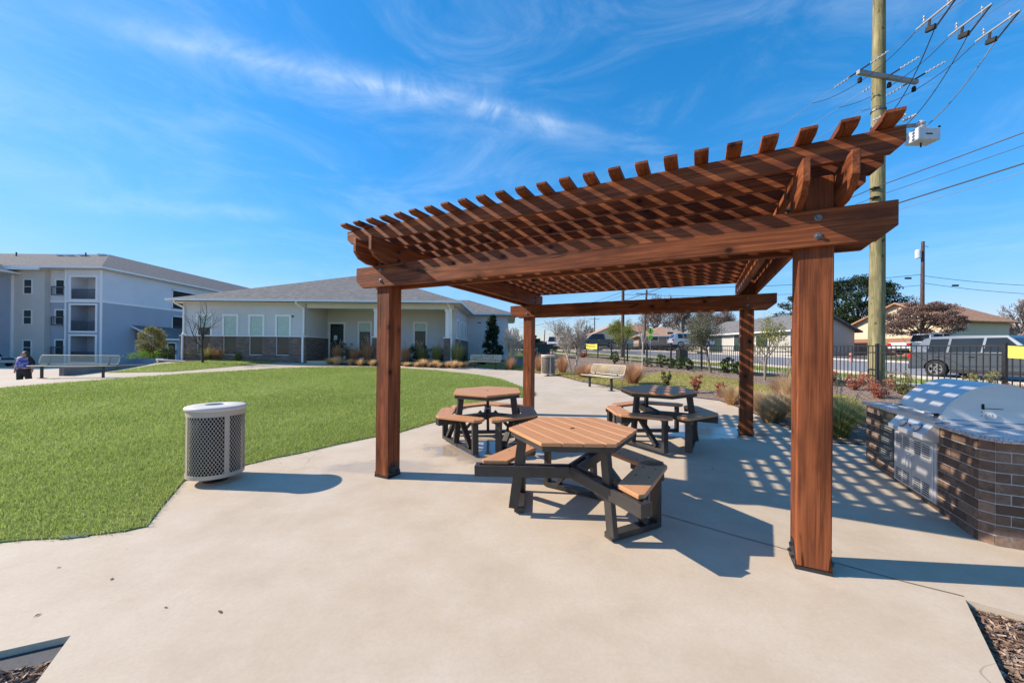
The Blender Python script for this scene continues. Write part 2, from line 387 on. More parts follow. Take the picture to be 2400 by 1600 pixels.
# ------------------------------------------------------------------ ground materials
def concrete():
    t = NT('broomed_concrete'); v = t.map()
    big = t.noise(v, .45, 5, .6, .4); mid = t.noise(v, 2.3, 6, .65); fine = t.noise(v, 45, 5, .7); tiny = t.noise(v, 260, 3, .7)
    c = t.ramp(big, [(.30, (.53, .430, .305)), (.5, (.575, .475, .345)), (.72, (.615, .525, .395))])
    c = t.mix(t.rng(mid, .40, .72, 0, .45), c, (.69, .605, .49)); c = t.mix(t.rng(mid, .25, .48, .40, 0), c, (.43, .345, .255))
    smear = t.noise(t.map((.35, 1.6, 1), rot=(0, 0, .5)), 1.3, 6, .7, .8); c = t.mix(t.rng(smear, .50, .78, 0, .40), c, (.46, .37, .27)); c = t.mix(t.rng(smear, .22, .42, .30, 0), c, (.72, .65, .55))
    c = t.mix(t.rng(fine, .30, .75, 0, .24), c, (.36, .30, .25)); c = t.mix(t.rng(tiny, .3, .7, 0, .22), c, (.32, .27, .22))
    sp = t.vor(v, 3.1); c = t.mix(t.rng(sp, .012, .028, .65, 0), c, (.26, .17, .10))
    sp2 = t.vor(v, 9.0); c = t.mix(t.rng(sp2, .018, .035, .35, 0), c, (.30, .24, .18))
    stn = t.noise(t.map(loc=(3, 7, 0)), .8, 4, .7, 1.2); c = t.mix(t.rng(stn, .60, .74, 0, .45), c, (.50, .31, .16))
    # hairline cracks
    wv = t.n('ShaderNodeVectorMath', operation='ADD'); nz = t.n('ShaderNodeTexNoise'); nz.inputs['Scale'].default_value = 2.2; t.l(v, nz.inputs[0]); t.l(v, wv.inputs[0]); t.l(nz.outputs['Color'], wv.inputs[1])
    ck = t.vor(wv.outputs[0], .32, 'DISTANCE_TO_EDGE'); ckm = t.mth('MULTIPLY', t.rng(ck, .0006, .0028, 1, 0), t.rng(t.noise(v, .5, 2), .50, .62))
    c = t.mix(t.mth('MULTIPLY', ckm, .75), c, (.27, .22, .18))
    # wet patches left by washing down, by the far tables
    def blob(cx, cy, rx, ry):
        m = t.map((1/rx, 1/ry, 0), loc=(-cx/rx, -cy/ry, 0)); ln = t.n('ShaderNodeVectorMath', operation='LENGTH'); t.l(m, ln.inputs[0])
        return t.rng(t.mth('ADD', ln.outputs['Value'], t.mth('MULTIPLY', t.mth('SUBTRACT', t.noise(v, 1.7, 5, .7), .5), 1.9)), .55, 1.02, 1, 0)
    wet = t.mth('MAXIMUM', t.mth('MAXIMUM', blob(-.25, 5.35, 1.05, .80), blob(3.3, 6.3, 1.3, .55)), t.mth('MULTIPLY', blob(-1.5, 4.55, .9, .3), .5))
    c = t.mix(t.mth('MULTIPLY', wet, .55), c, (.30, .235, .185))
    t.base(c); t.rough(t.mix(wet, (.82, .82, .82), (.10, .10, .10)))
    h = t.mth('ADD', t.mth('MULTIPLY', fine, .6), t.mth('MULTIPLY', tiny, .4)); h = t.mth('MULTIPLY', h, t.mth('SUBTRACT', 1.0, wet)); t.bump(h, .22, .003)
    return t.m
M['concrete'] = concrete()
def ground_mat(name, c1, c2, c3, s1=.4, s2=6, rough=.95, bump=.4, s3=60):
    t = NT(name); v = t.map(); a = t.noise(v, s1, 5, .6); b = t.noise(v, s2, 6, .7); f = t.noise(v, s3, 4, .7)
    c = t.ramp(b, [(.3, c1), (.55, c2), (.75, c3)]); c = t.mix(t.rng(a, .4, .65, 0, .5), c, c2); c = t.mix(t.rng(f, .35, .7, 0, .45), c, tuple(x*.55 for x in c1))
    t.base(c); t.rough(rough); t.b.inputs['Specular IOR Level'].default_value = .15; t.bump(f, bump, .02); return t.m
M['turf_base'] = ground_mat('turf_soil', (.16, .20, .055), (.20, .25, .07), (.25, .27, .10), .35, 5)
M['dry_turf'] = ground_mat('dormant_turf', (.30, .27, .09), (.40, .36, .13), (.48, .42, .20), .6, 5)
M['mulch'] = ground_mat('bark_mulch', (.075, .048, .033), (.135, .090, .062), (.23, .165, .12), .8, 22, s3=140, bump=.9)
M['mulch_grey'] = ground_mat('weathered_mulch', (.20, .145, .11), (.33, .245, .19), (.46, .36, .29), .8, 14, s3=90, bump=.8)
M['far_ground'] = ground_mat('verge_grass', (.085, .105, .03), (.14, .16, .05), (.21, .20, .085), .12, 1.4)
M['road'] = ground_mat('worn_road', (.26, .255, .26), (.31, .305, .31), (.36, .35, .35), .2, 3, .85, .15)
M['kerb'] = simple('kerb_concrete', (.50, .46, .42), .85, var=.12, scale=3)
M['asphalt'] = ground_mat('driveway_asphalt', (.10, .10, .105), (.15, .15, .155), (.19, .19, .19), .3, 4, .9, .2)
M['joint'] = simple('joint_shadow', (.20, .165, .13), .95)
M['chip'] = leafmat('wood_chips', (.10, .055, .035), (.30, .20, .14), (.55, .44, .35), 0.0, .85)
M['fabric_sheet'] = simple('weed_barrier', (.060, .065, .075), .75, var=.35, scale=9, bump=.5, bscale=30)
M['blade'] = leafmat('grass_blades', (.17, .25, .045), (.46, .55, .14), (.80, .76, .40), .45, .55)
M['blade_dry'] = leafmat('dormant_blades', (.24, .22, .06), (.50, .46, .15), (.74, .64, .34), .4, .6)

# ------------------------------------------------------------------ ground sheets
def poly_sheet(name, pts, mat, dz, step=1.0, skirt=0.0, kind='structure'):
    """pts: world xy outline; z follows the terrain"""
    P = []
    n = len(pts)
    for i in range(n):
        a, b = Vector(pts[i][:2]), Vector(pts[(i+1) % n][:2]); k = max(1, int((b-a).length/step))
        for j in range(k): P.append(a.lerp(b, j/k))
    nb = len(P); xs = [p.x for p in P]; ys = [p.y for p in P]
    gx = np.arange(min(xs)+step*.5, max(xs), step); gy = np.arange(min(ys)+step*.5, max(ys), step)
    if len(gx)*len(gy) > 9000:
        k = sqrt(len(gx)*len(gy)/9000); gx = gx[::int(k)+1]; gy = gy[::int(k)+1]
    A = np.array([(p.x, p.y) for p in P]); XX, YY = np.meshgrid(gx, gy); Q = np.stack([XX.ravel(), YY.ravel()], 1)
    ins = inpoly(Q, A); Q = Q[ins]
    if len(Q):
        d = np.min(((Q[:, None, :]-A[None, ::1, :])**2).sum(-1), 1) if len(Q)*len(A) < 4e7 else np.full(len(Q), 9.)
        Q = Q[d > (step*.35)**2]
    V = P+[Vector(q) for q in Q]
    r = delaunay_2d_cdt(V, [(i, (i+1) % nb) for i in range(nb)], [list(range(nb))], 1, 1e-5)
    vs, fs = r[0], r[2]
    X = np.array([v.x for v in vs]); Y = np.array([v.y for v in vs]); Z = G(X, Y)+dz
    V3 = [tuple(q) for q in np.stack([X, Y, Z], 1)]; F3 = [tuple(f) for f in fs]
    if skirt:
        from collections import Counter
        ed = Counter(); dr = {}
        for f in F3:
            for i in range(len(f)): a, b = f[i], f[(i+1) % len(f)]; ed[frozenset((a, b))] += 1; dr[frozenset((a, b))] = (a, b)
        for e, c in ed.items():
            if c == 1:
                a, b = dr[e]; k = len(V3); V3 += [(V3[a][0], V3[a][1], V3[a][2]-skirt), (V3[b][0], V3[b][1], V3[b][2]-skirt)]; F3.append((b, a, k, k+1))
    me = bpy.data.meshes.new(name); me.from_pydata(V3, [], F3); me.materials.append(mat)
    me.update(); o = bpy.data.objects.new(name, me); col.objects.link(o)
    if me.polygons and sum(p.normal.z for p in me.polygons[:50]) < 0: me.flip_normals()
    return tag(o, kind=kind)
def inpoly(Q, A):
    x, y = Q[:, 0], Q[:, 1]; ins = np.zeros(len(Q), bool); n = len(A); j = n-1
    for i in range(n):
        xi, yi = A[i]; xj, yj = A[j]
        c = ((yi > y) != (yj > y)) & (x < (xj-xi)*(y-yi)/((yj-yi) if abs(yj-yi) > 1e-12 else 1e-12)+xi); ins ^= c; j = i
    return ins
def gp(*pp): return [(at(*p).x, at(*p).y) for p in pp]
# outlines traced on the ground
lawn_pts = gp((0, 1272), (60, 1266), (150, 1262), (290, 1246), (343, 1234), (385, 1180), (430, 1128), (470, 1112), (530, 1100), (575, 1090), (640, 1074), (700, 1063), (789, 1042),
              (878, 1024), (937, 1013), (1000, 994), (1023, 988), (1061, 967), (1099, 954), (1140, 943), (1190, 934), (1252, 929), (1256, 922), (1225, 909), (1172, 889), (1108, 877.7),
              (1031, 869), (942, 862.8), (884, 860), (790, 860), (716, 861), (645, 863.5), (600, 866.5), (527, 871), (434, 876), (332, 883.5), (127, 900), (0, 910.5))
x0, y0 = lawn_pts[-1]; xs, ys = lawn_pts[0]
lawn_pts += [(x0-2.5, y0-3.2), (x0-3.0, 5.0), (xs-6, ys-.5), (xs-3, ys-.25)]
strip_pts = gp((250, 873.5), (306, 873), (400, 871.3), (527, 860.5), (640, 850.5), (700, 844.5), (640, 842.5), (500, 845.0), (430, 849), (380, 853))
conc_outer = [(-24, 4)] + [(-20.2, 12.5), (-19.3, 14.4), (-19.25, 18.0), (-19.9, 21.5)] + gp((700, 843), (745, 840.5)) + [(-12.6, 25.7), (-8.0, 25.7), (-3.7, 25.7), (-3.7, 24.0)] + gp((1108, 858.4), (1160, 862), (1225, 868.8), (1302, 879.8), (1363, 895), (1417, 904), (1455, 914), (1483, 925.7), (1550, 927), (1621, 930.8), (1685, 938.5), (1736, 956.3), (1767, 969), (1855, 1007), (1956, 1038.5), (2030, 1043))
bt = gp((2262, 1404), (2400, 1442), (2357, 1600)); dl = gp((166, 1488), (0, 1525), (84, 1600))
def ext(a, b, k): return (a[0]+(b[0]-a[0])*k, a[1]+(b[1]-a[1])*k)
conc_outer += [(6.3, 5.6), (8.5, 3.0)] + [ext(bt[0], bt[1], 9.0), bt[1], bt[0], bt[2], ext(bt[0], bt[2], 6.0)]
conc_outer += [(2.6, -6), (-4.5, -6)] + [ext(dl[0], dl[2], 6.0), dl[2], dl[0], dl[1], ext(dl[0], dl[1], 7.0)] + [(-24, 1.2)]
# base ground to the horizon
def big_ground():
    a = np.concatenate([-np.geomspace(1200, 40, 14), np.linspace(-38, 45, 84), np.geomspace(47, 1200, 14)])
    b = np.concatenate([np.array([-200, -100, -60, -40]), np.linspace(-25, 70, 96), np.geomspace(73, 1600, 14)])
    XX, YY = np.meshgrid(a, b); Z = G(XX, YY)-.06
    V = np.stack([XX.ravel(), YY.ravel(), Z.ravel()], 1); n = len(a); i = np.arange(len(b)-1)[:, None]*n+np.arange(n-1)[None]
    i = i.ravel(); Fc = np.stack([i, i+1, i+n+1, i+n], 1)
    return tag(npmesh('ground', V, Fc, M['far_ground'], smooth=True), kind='structure')
big_ground()
patio = poly_sheet('concrete_patio', conc_outer, M['concrete'], 0.0, .55, .10)
lawn = poly_sheet('lawn', lawn_pts, M['turf_base'], .012, .6, .035)
strip = poly_sheet('lawn', strip_pts, M['turf_base'], .012, .6)
# garden bed right of the walk, up to the fence
FX = lambda y: 10.7199-0.17984*(y-8.137)
bed_r = gp((1108, 858.0), (1160, 861.6), (1225, 868.4), (1302, 879.4), (1363, 894.6), (1417, 903.6), (1455, 913.6), (1483, 925.3), (1550, 926.6), (1621, 930.4), (1685, 938.1), (1736, 955.9), (1767, 968.6), (1855, 1006.6), (1956, 1038.1), (2030, 1042.6))
bed_r += [(6.4, 5.7), (8.6, 3.1), (12.2, 2.5), (11.1, 6.0)] + [(FX(y)+.1, y) for y in (8, 12, 18, 24, 30, 34)] + [(3.2, 34.5), (.2, 31.5), (-.4, 27), (-2.2, 24.2), (-3.4, 23.4)]
poly_sheet('garden_bed', bed_r, M['mulch_grey'], .014, .7)
turf_r = gp((1480, 905), (1455, 893), (1500, 880), (1560, 872), (1640, 878), (1720, 890), (1800, 905), (1900, 915), (2010, 935), (2030, 985), (1980, 1010), (1880, 985), (1800, 955), (1740, 930), (1660, 915), (1560, 915))
dry = poly_sheet('dormant_turf', turf_r, M['dry_turf'], .022, .6)
gc_pts = gp((1118, 860.2), (1170, 864), (1225, 868.0), (1302, 879.0), (1365, 893), (1440, 908), (1492, 924), (1530, 914), (1455, 893), (1380, 882), (1300, 868), (1225, 858), (1150, 853), (1110, 855))
poly_sheet('yellow_ground_cover_bed', gc_pts, M['dry_turf'], .026, .6)
bed_c = gp((745.7, 845.8), (757, 849.5), (770, 852), (808, 855.4), (882, 857.4), (940, 857.5), (1031, 861.2), (1070, 861.6), (1100, 858.8)) + [(-3.7, 23.2), (-3.9, 23.9), (-8.4, 24.4), (-12.0, 24.9)]
poly_sheet('garden_bed', bed_c, M['mulch'], .016, .6)
bed_l = gp((400, 848), (430, 849), (500, 845.0), (600, 843), (680, 842), (700, 841)) + [(-12.7, 23.5), (-20.6, 22.9), (-21.0, 22.0)]
poly_sheet('garden_bed', bed_l, M['mulch'], .016, .6)
poly_sheet('mulch_bed', [bt[0], ext(bt[0], bt[1], 9.0), (13, -1), (9, -4), ext(bt[0], bt[2], 6.0), bt[2]], M['mulch'], -.055, .4)
poly_sheet('mulch_bed', [dl[0], dl[2], ext(dl[0], dl[2], 6.0), (-5, -3), (-10, -1), ext(dl[0], dl[1], 7.0), dl[1]], M['mulch'], -.050, .4)
# weed barrier sheet laid bare in the left bed
wa, wb, wc = Vector(dl[0]), Vector(dl[1]), Vector(dl[2])
poly_sheet('weed_barrier_sheet', [tuple(wa+(wb-wa)*.06), tuple(wb), tuple(wb+(wb-wa)*1.2), tuple(wa.lerp(wc, .42)+(wb-wa)*1.2), tuple(wa.lerp(wc, .40)), tuple(wa+(wc-wa)*.10)], M['fabric_sheet'], -.035, .12, kind='structure')
# joints cut in the slab
def joint(px, w=.009, name='control_joint'):
    P = [at(*p) for p in px]; mb = MB()
    for a, b in zip(P[:-1], P[1:]):
        k = max(1, int((b-a).length/.4)); d = (b-a).normalized(); s = Vector((-d.y, d.x, 0))*w/2
        for j in range(k):
            p = a.lerp(b, j/k); q = a.lerp(b, (j+1)/k); p.z = g1(p.x, p.y)+.004; q.z = g1(q.x, q.y)+.004
            mb.add([p-s, p+s, q+s, q-s], [(0, 1, 2, 3)])
    return tag(mb.build(name, M['joint']), kind='structure')
joint([(1225, 1117), (1300, 1134), (1367, 1151), (1540, 1202), (1720, 1254), (1820, 1281), (2000, 1330), (2120, 1363), (2258, 1397)])
joint([(1262, 928.9), (1480, 927.5)]); joint([(1560, 1012), (1660, 1015.5), (1732, 1020.6), (1855, 1030.5), (1960, 1040)])
joint([(1225, 868.9), (1160, 872.5), (1110, 878)]); joint([(1302, 880), (1200, 897)])
# road, kerbs and pavement beyond the fence
RD = Vector((-0.177, 0.984, 0)); RN = Vector((0.984, 0.177, 0))
def rline(c, y): return (c-.18*y, y)
def band(name, c0, c1, mat, dz, ya=-60, yb=150, skirt=0.0):
    ys = np.concatenate([np.arange(ya, 70, 4.0), np.arange(70, yb+1, 10)]); P = [rline(c1, y) for y in ys]+[rline(c0, y) for y in ys[::-1]]
    return poly_sheet(name, P, mat, dz, 4.0, skirt)
band('pavement', 14.0, 15.3, M['concrete'], -.02); band('road', 19.2, 31.5, M['road'], -.035)
for c in (19.0, 31.5): band('kerb', c, c+.2, M['kerb'], .09, skirt=.16)
# cross street in the distance and neighbour driveways
poly_sheet('driveway', [rline(31.7, 31), rline(31.7, 38), (50, 44), (52, 37)], M['asphalt'], -.02, 3)
poly_sheet('driveway', [rline(31.7, 58), rline(31.7, 63), (34, 70), (38, 66)], M['kerb'], -.02, 3)
poly_sheet('driveway', [rline(31.7, 78), rline(31.7, 84), (26, 90), (30, 86)], M['kerb'], -.02, 3)
# drive and parking, lower, at the left
poly_sheet('parking_drive', [(-19.9, -10), (-19.9, 12), (-20.2, 20.5), (-22.4, 23), (-22.6, 38.5), (-43.2, 39.2), (-60, 39.2), (-90, 39), (-90, -10)], M['concrete'], .004, 2.0)
band_pts = [(-43.2, 39.3), (-22.6, 38.6), (-22.6, 75), (-43.2, 75)]
poly_sheet('parking_drive', band_pts, M['concrete'], .008, 4.0)

# ------------------------------------------------------------------ turf blades
def blades(name, poly, mat, n, hmin, hmax, wmin, wmax, near=None, dens_pow=1.6, label=None, cat='grass', lean=.5, tint=(0, 1), jitter=0.0, z0=.012, segs=2):
    A = np.array(poly); x0, y0 = A.min(0); x1, y1 = A.max(0); out = []; tot = 0
    while tot < n:
        Q = np.stack([rng.uniform(x0, x1, n*2), rng.uniform(y0, y1, n*2)], 1); d = np.hypot(Q[:, 0], Q[:, 1])
        p = np.minimum(1, (near/np.maximum(d, .1))**dens_pow) if near else np.ones(len(Q))
        Q = Q[rng.random(len(Q)) < p]; Q = Q[inpoly(Q, A)]; out.append(Q); tot += len(Q)
    Q = np.concatenate(out)[:n]; d = np.hypot(Q[:, 0], Q[:, 1])
    k = np.maximum(1.0, (d/(near or 5.0)))**.72 if near else np.ones(n)
    Q = Q+rng.normal(0, 1, Q.shape)*jitter*np.minimum(k, 3)[:, None]
    h = rng.uniform(hmin, hmax, n)*np.minimum(k, 1.6); w = rng.uniform(wmin, wmax, n)*k
    az = rng.uniform(0, 2*pi, n); th = rng.uniform(0, 2*pi, n); ln = h*rng.uniform(.1, 1, n)*lean*2
    z = G(Q[:, 0], Q[:, 1])+z0-.005
    B = np.stack([Q[:, 0], Q[:, 1], z], 1); sx = np.stack([np.cos(az), np.sin(az), 0*az], 1)*w[:, None]/2; dr = np.stack([np.cos(th), np.sin(th), 0*th], 1)
    up = np.array([0, 0, 1.0])
    mid = B+dr*ln[:, None]*.35+up*h[:, None]*.55; tip = B+dr*ln[:, None]+up*(h[:, None]*.92)
    patch = .5+.5*np.sin(Q[:, 0]*1.3+np.sin(Q[:, 1]*.9)*2)*np.sin(Q[:, 1]*1.1+np.sin(Q[:, 0]*.7)*2)
    big = .5+.5*np.sin(Q[:, 0]*.55+1.7*np.sin(Q[:, 1]*.43+.6))*np.sin(Q[:, 1]*.61+1.3*np.sin(Q[:, 0]*.37))
    fine_ = .5+.5*np.sin(Q[:, 0]*5.1+2*np.sin(Q[:, 1]*3.7))*np.sin(Q[:, 1]*4.3+2*np.sin(Q[:, 0]*2.9))
    tn = np.clip(rng.uniform(tint[0], tint[1], n)*.58+patch*.10+big*.16+fine_*.10-.04+rng.normal(0, .07, n), 0, 1)
    if segs == 2:
        V = np.stack([B-sx, B+sx, mid-sx*.8, mid+sx*.8, tip], 1).reshape(-1, 3); i = np.arange(n)[:, None]*5
        Fc = np.concatenate([i+np.array([[0, 1, 3]]), i+np.array([[0, 3, 2]]), i+np.array([[2, 3, 4]])], 0); T = np.repeat(tn, 5)
    else:
        V = np.stack([B-sx, B+sx, tip], 1).reshape(-1, 3); i = np.arange(n)[:, None]*3; Fc = i+np.array([[0, 1, 2]]); T = np.repeat(tn, 3)
    return tag(npmesh(name, V, Fc, mat, colr=T), label, cat, kind='stuff')
nearpoly = [p for p in lawn_pts]
blades('lawn_grass', nearpoly, M['blade'], 400000, .022, .052, .003, .0058, near=4.5, dens_pow=1.35, jitter=.018, label='bright green mown grass of the round lawn')
blades('lawn_grass', strip_pts, M['blade'], 14000, .05, .09, .012, .02, label='green mown grass strip between sidewalk and clubhouse bed', segs=1, tint=(.2, 1))
blades('dry_grass', turf_r, M['blade_dry'], 26000, .03, .06, .010, .020, label='yellowing dormant grass inside the garden bed', segs=1, tint=(.1, .9), z0=.022)
blades('ground_cover', gc_pts, M['blade_dry'], 14000, .04, .10, .018, .034, label='low yellow green ground cover along the curved walk', segs=1, tint=(.3, 1), z0=.026)
A_ = gp((1900, 862), (2400, 888), (2400, 895), (1850, 880))
verge = [rline(10.9+1.25, 2), rline(14.0+.0, 2), rline(14.0, 40), rline(12.3, 40)]
verge2 = [rline(15.3, 2), rline(19.0, 2), rline(19.0, 45), rline(15.3, 45)]
blades('verge_grass', verge2, M['blade'], 26000, .05, .10, .02, .035, label='short green verge grass between the fence and the road', segs=1, tint=(.2, 1), z0=-.05)
def chips(name, poly, n, lmin, lmax, z0, label, near=3.0):
    A = np.array(poly); x0, y0 = A.min(0); x1, y1 = A.max(0); out = []; tot = 0
    while tot < n:
        Q = np.stack([rng.uniform(x0, x1, n*3), rng.uniform(y0, y1, n*3)], 1); d = np.hypot(Q[:, 0], Q[:, 1]); Q = Q[rng.random(len(Q)) < np.minimum(1, (near/np.maximum(d, .1))**1.5)]
        Q = Q[inpoly(Q, A)]; out.append(Q); tot += len(Q)
    Q = np.concatenate(out)[:n]; d = np.hypot(Q[:, 0], Q[:, 1]); k = np.maximum(1, d/near)**.5
    L = rng.uniform(lmin, lmax, n)*k; w = L*rng.uniform(.10, .28, n); az = rng.uniform(0, 2*pi, n); tl = rng.normal(0, .35, n); rl = rng.normal(0, .8, n)
    z = G(Q[:, 0], Q[:, 1])+z0+rng.uniform(.002, .022, n)
    D = np.stack([np.cos(az)*np.cos(tl), np.sin(az)*np.cos(tl), np.sin(tl)], 1)*L[:, None]/2
    Sx = np.stack([-np.sin(az)*np.cos(rl), np.cos(az)*np.cos(rl), np.sin(rl)], 1)*w[:, None]/2; B = np.stack([Q[:, 0], Q[:, 1], z], 1)
    N = np.array([0, 0, 1.])*(w[:, None]*.3)
    V = np.stack([B-D-Sx*.6, B-D+Sx*.5, B+Sx+N, B+D, B-Sx+N], 1).reshape(-1, 3); i = np.arange(n)[:, None]*5
    Fc = np.concatenate([i+np.array([[0, 1, 2]]), i+np.array([[0, 2, 4]]), i+np.array([[4, 2, 3]])], 0)
    return tag(npmesh(name, V, Fc, M['chip'], colr=np.repeat(rng.random(n)**1.1, 5)), label, 'mulch', kind='stuff')
chips('wood_chip_mulch', [bt[0], ext(bt[0], bt[1], 4), ext(bt[0], bt[2], 4), bt[2]], 22000, .02, .055, -.055, 'shredded brown bark mulch in the corner bed by the slab', 2.2)
chips('wood_chip_mulch', [tuple(wa.lerp(wc, .45)), ext(dl[0], dl[2], 4), tuple(wb+(wc-wa)*1.5+(wb-wa)), tuple(wa.lerp(wc, .45)+(wb-wa)*.8)], 6000, .02, .05, -.04, 'dark bark chips spilling over the bare weed barrier', 2.2)
chips('wood_chip_mulch', bed_r, 16000, .03, .07, .014, 'weathered bark mulch spread through the curved garden bed', 9.0)
# a few dry leaves and scraps on the slab
for i, (px, py) in enumerate([(388, 1424), (88, 1442), (516, 1434), (138, 1330), (262, 1357)]): 
    p = at(px, py); mb = MB(); r = .008+.003*(i % 3)
    mb.add([(-r*1.6, 0, .001), (0, -r*.6, .004), (r*1.7, 0, .001), (0, r*.6, .005)], [(0, 1, 2, 3)]).build('dry_leaf', M['chip'], loc=p+Vector((0, 0, .002)), rot=(0, 0, i*1.3))
    tag(list(col.objects)[-1], 'tiny dry brown leaf scrap on the concrete, '+('third from the left', 'leftmost and nearest the bare weed barrier', 'rightmost of the five', 'second from the left, farthest back', 'fourth from the left, farthest up the slab')[i], 'leaf', 'dry leaf scraps on the patio')
# irrigation box lid at the lawn edge
p = at(180, 1257); mb = MB(); mb.box(-.09, .09, -.03, .03, -.02, .012)
tag(mb.build('valve_box_lid', simple('green_plastic_lid', (.12, .17, .12), .6), loc=p, rot=(0, 0, .25), bevel=.004), 'small green plastic valve box lid at the near lawn edge', 'lid')
# ------------------------------------------------------------------ pergola
def member(name, L, w, h, mat, parent, loc, axis='x', ch0=None, ch1=None, bevel=.004, curve=None):
    """Board with its length along local X, thickness w along local Y, depth h along local Z (z from 0 up).
    ch0/ch1: list of (dx, dz) cut points on the lower corner of each end"""
    lo0 = ch0 or [(0, 0)]; lo1 = ch1 or [(0, 0)]
    poly = [(dx, dz) for dx, dz in reversed(lo0)]+[(L-dx, dz) for dx, dz in lo1]+[(L, h), (0, h)]
    mb = MB(); mb.prism(poly, 'y', 0, w)
    return mb.build(name, mat, parent, bevel=bevel, loc=loc)
pa = 3.6917; pb = 3.9719; pw = .19
perg = empty('pergola', (P2[0], P2[1], 0), -PYAW, 'brown stained timber pergola with slatted roof over the picnic tables', 'pergola')
BT, BM, BB2 = 2.39, 2.15, 2.634
def gz_local(A, B): return g1(P2[0]+A*EX[0]+B*EY[0], P2[1]+A*EX[1]+B*EY[1])
def bolt(parent, loc, rot=(0, 0, 0), r=.022, mat='bolt'):
    mb = MB(); mb.lathe([(0, .018), (.011, .018), (.013, .006), (r, .004), (r, 0), (0, 0)], 12); return mb.build('bolt', M[mat], parent, loc=loc, rot=rot, smooth=False)
posts = []
for i, (A, B) in enumerate([(-pa-pw, 0), (0, 0), (-pa-pw, pb), (0, pb)]):
    z = gz_local(A+pw/2, B+pw/2); L = 2.62-z-.02
    mb = MB(); mb.box(0, L, -pw/2, pw/2, -pw/2, pw/2)
    o = mb.build('post', M['wood'], perg, bevel=.007, loc=(A+pw/2, B+pw/2, z+.02), rot=(0, 0, 0))   # local x is up, local y along the beams
    s = MB(); e = .006; b = pw/2
    s.box(-.0, .02, -b-e, b+e, -b-e, b+e)                                   # base pan
    for sy in (-1, 1):                                                        # side straps rising on both sides, tapered
        y0, y1 = sorted((sy*b, sy*(b+e)))
        s.prism([(.0, -b), (.0, b), (.05, b), (.16, .035), (.16, -.035), (.05, -b)], 'y', y0, y1)
    sh = s.build('post_base', M['bracket'], o, loc=(-.02, 0, 0))
    for sy in (-1, 1):
        for (bx, bz) in ((.055, .05), (.055, -.05), (.12, 0)):
            m2 = MB(); m2.lathe([(0, .016), (.012, .016), (.013, .0), (0, 0)], 6)
            k = m2.build('base_bolt', M['bracket'], o, loc=(bx-.02, sy*(b+e), bz), rot=(-sy*pi/2, 0, 0))
    o.rotation_euler = Matrix(((0, 1, 0), (0, 0, 1), (1, 0, 0))).to_euler()
    posts.append(o)
cutA = [(.10, 0), (0, .085)]
for yb in (-.04, pw, pb-.04, pb+pw):
    xl = -pa-pw-.29; xr = pw+.295
    o = member('beam', xr-xl, .04, BT-BM, M['wood'], perg, (xl, yb, BM), ch0=cutA, ch1=cutA)
    if yb in (-.04, pb-.04):
        for A in (-pa-pw/2, pw/2):
            for z in (.185, .065): bolt(o, (A-xl, -.001, z), (pi/2, 0, 0))
    else:
        for A in (-pa-pw/2, pw/2):
            for z in (.185, .065): bolt(o, (A-xl, .041, z), (-pi/2, 0, 0))
cutB = [(.17, 0), (.06, .035), (0, .10)]
for xa in (-pa-pw-.04, -pa, -.04, pw):
    y0 = -.30; y1 = pb+pw+.30; L = y1-y0
    mb = MB(); lo = cutB; poly = [(dx, dz) for dx, dz in reversed(lo)]+[(L-dx, dz) for dx, dz in lo]+[(L, BB2-BT), (0, BB2-BT)]
    mb.prism(poly, 'y', 0, .04)
    o = mb.build('cross_beam', M['wood'], perg, bevel=.004, loc=(xa+.04, y0, BT+.001), rot=(0, 0, pi/2))
    for B in (pw/2, pb+pw/2):
        s = -1 if xa in (-pa, pw) else 1
        for z in (.16, .06): bolt(o, (B-y0, (.041 if s > 0 else -.001), z), ((-pi/2 if s > 0 else pi/2), 0, 0), mat='bracket')
# rafters along A
cutR = [(.06, 0), (.0, .055)]
r0 = None; sp = (pb+pw+.118+.155)/15.0
for k in range(16):
    y = -.155+sp*k
    if r0 is None:
        r0 = member('rafter', .475+4.19, .038, .146, M['wood'], perg, (-4.19, y, BB2+.002), ch0=cutR, ch1=cutR, bevel=.003)
    else: link_copy(r0, perg, loc=(-4.19, y, BB2+.002), rot=(0, 0, 0))
# slats on top along B
RT = BB2+.148; s0 = None
for k in range(24):
    A = -4.128+k*.194
    if s0 is None:
        L = pb+pw+.60; mb = MB(); cs = [(.045, 0), (0, .018)]
        poly = [(dx, dz) for dx, dz in reversed(cs)]+[(L-dx, dz) for dx, dz in cs]+[(L, .038), (0, .038)]
        mb.prism(poly, 'y', 0, .089)
        s0 = mb.build('slat', M['wood'], perg, bevel=.003, loc=(A+.089, -.30, RT+.001), rot=(0, 0, pi/2))
    else: link_copy(s0, perg, loc=(A+.089, -.30, RT+.001+.0004*(k % 3)), rot=(0, 0, pi/2+random.uniform(-.0006, .0006)))

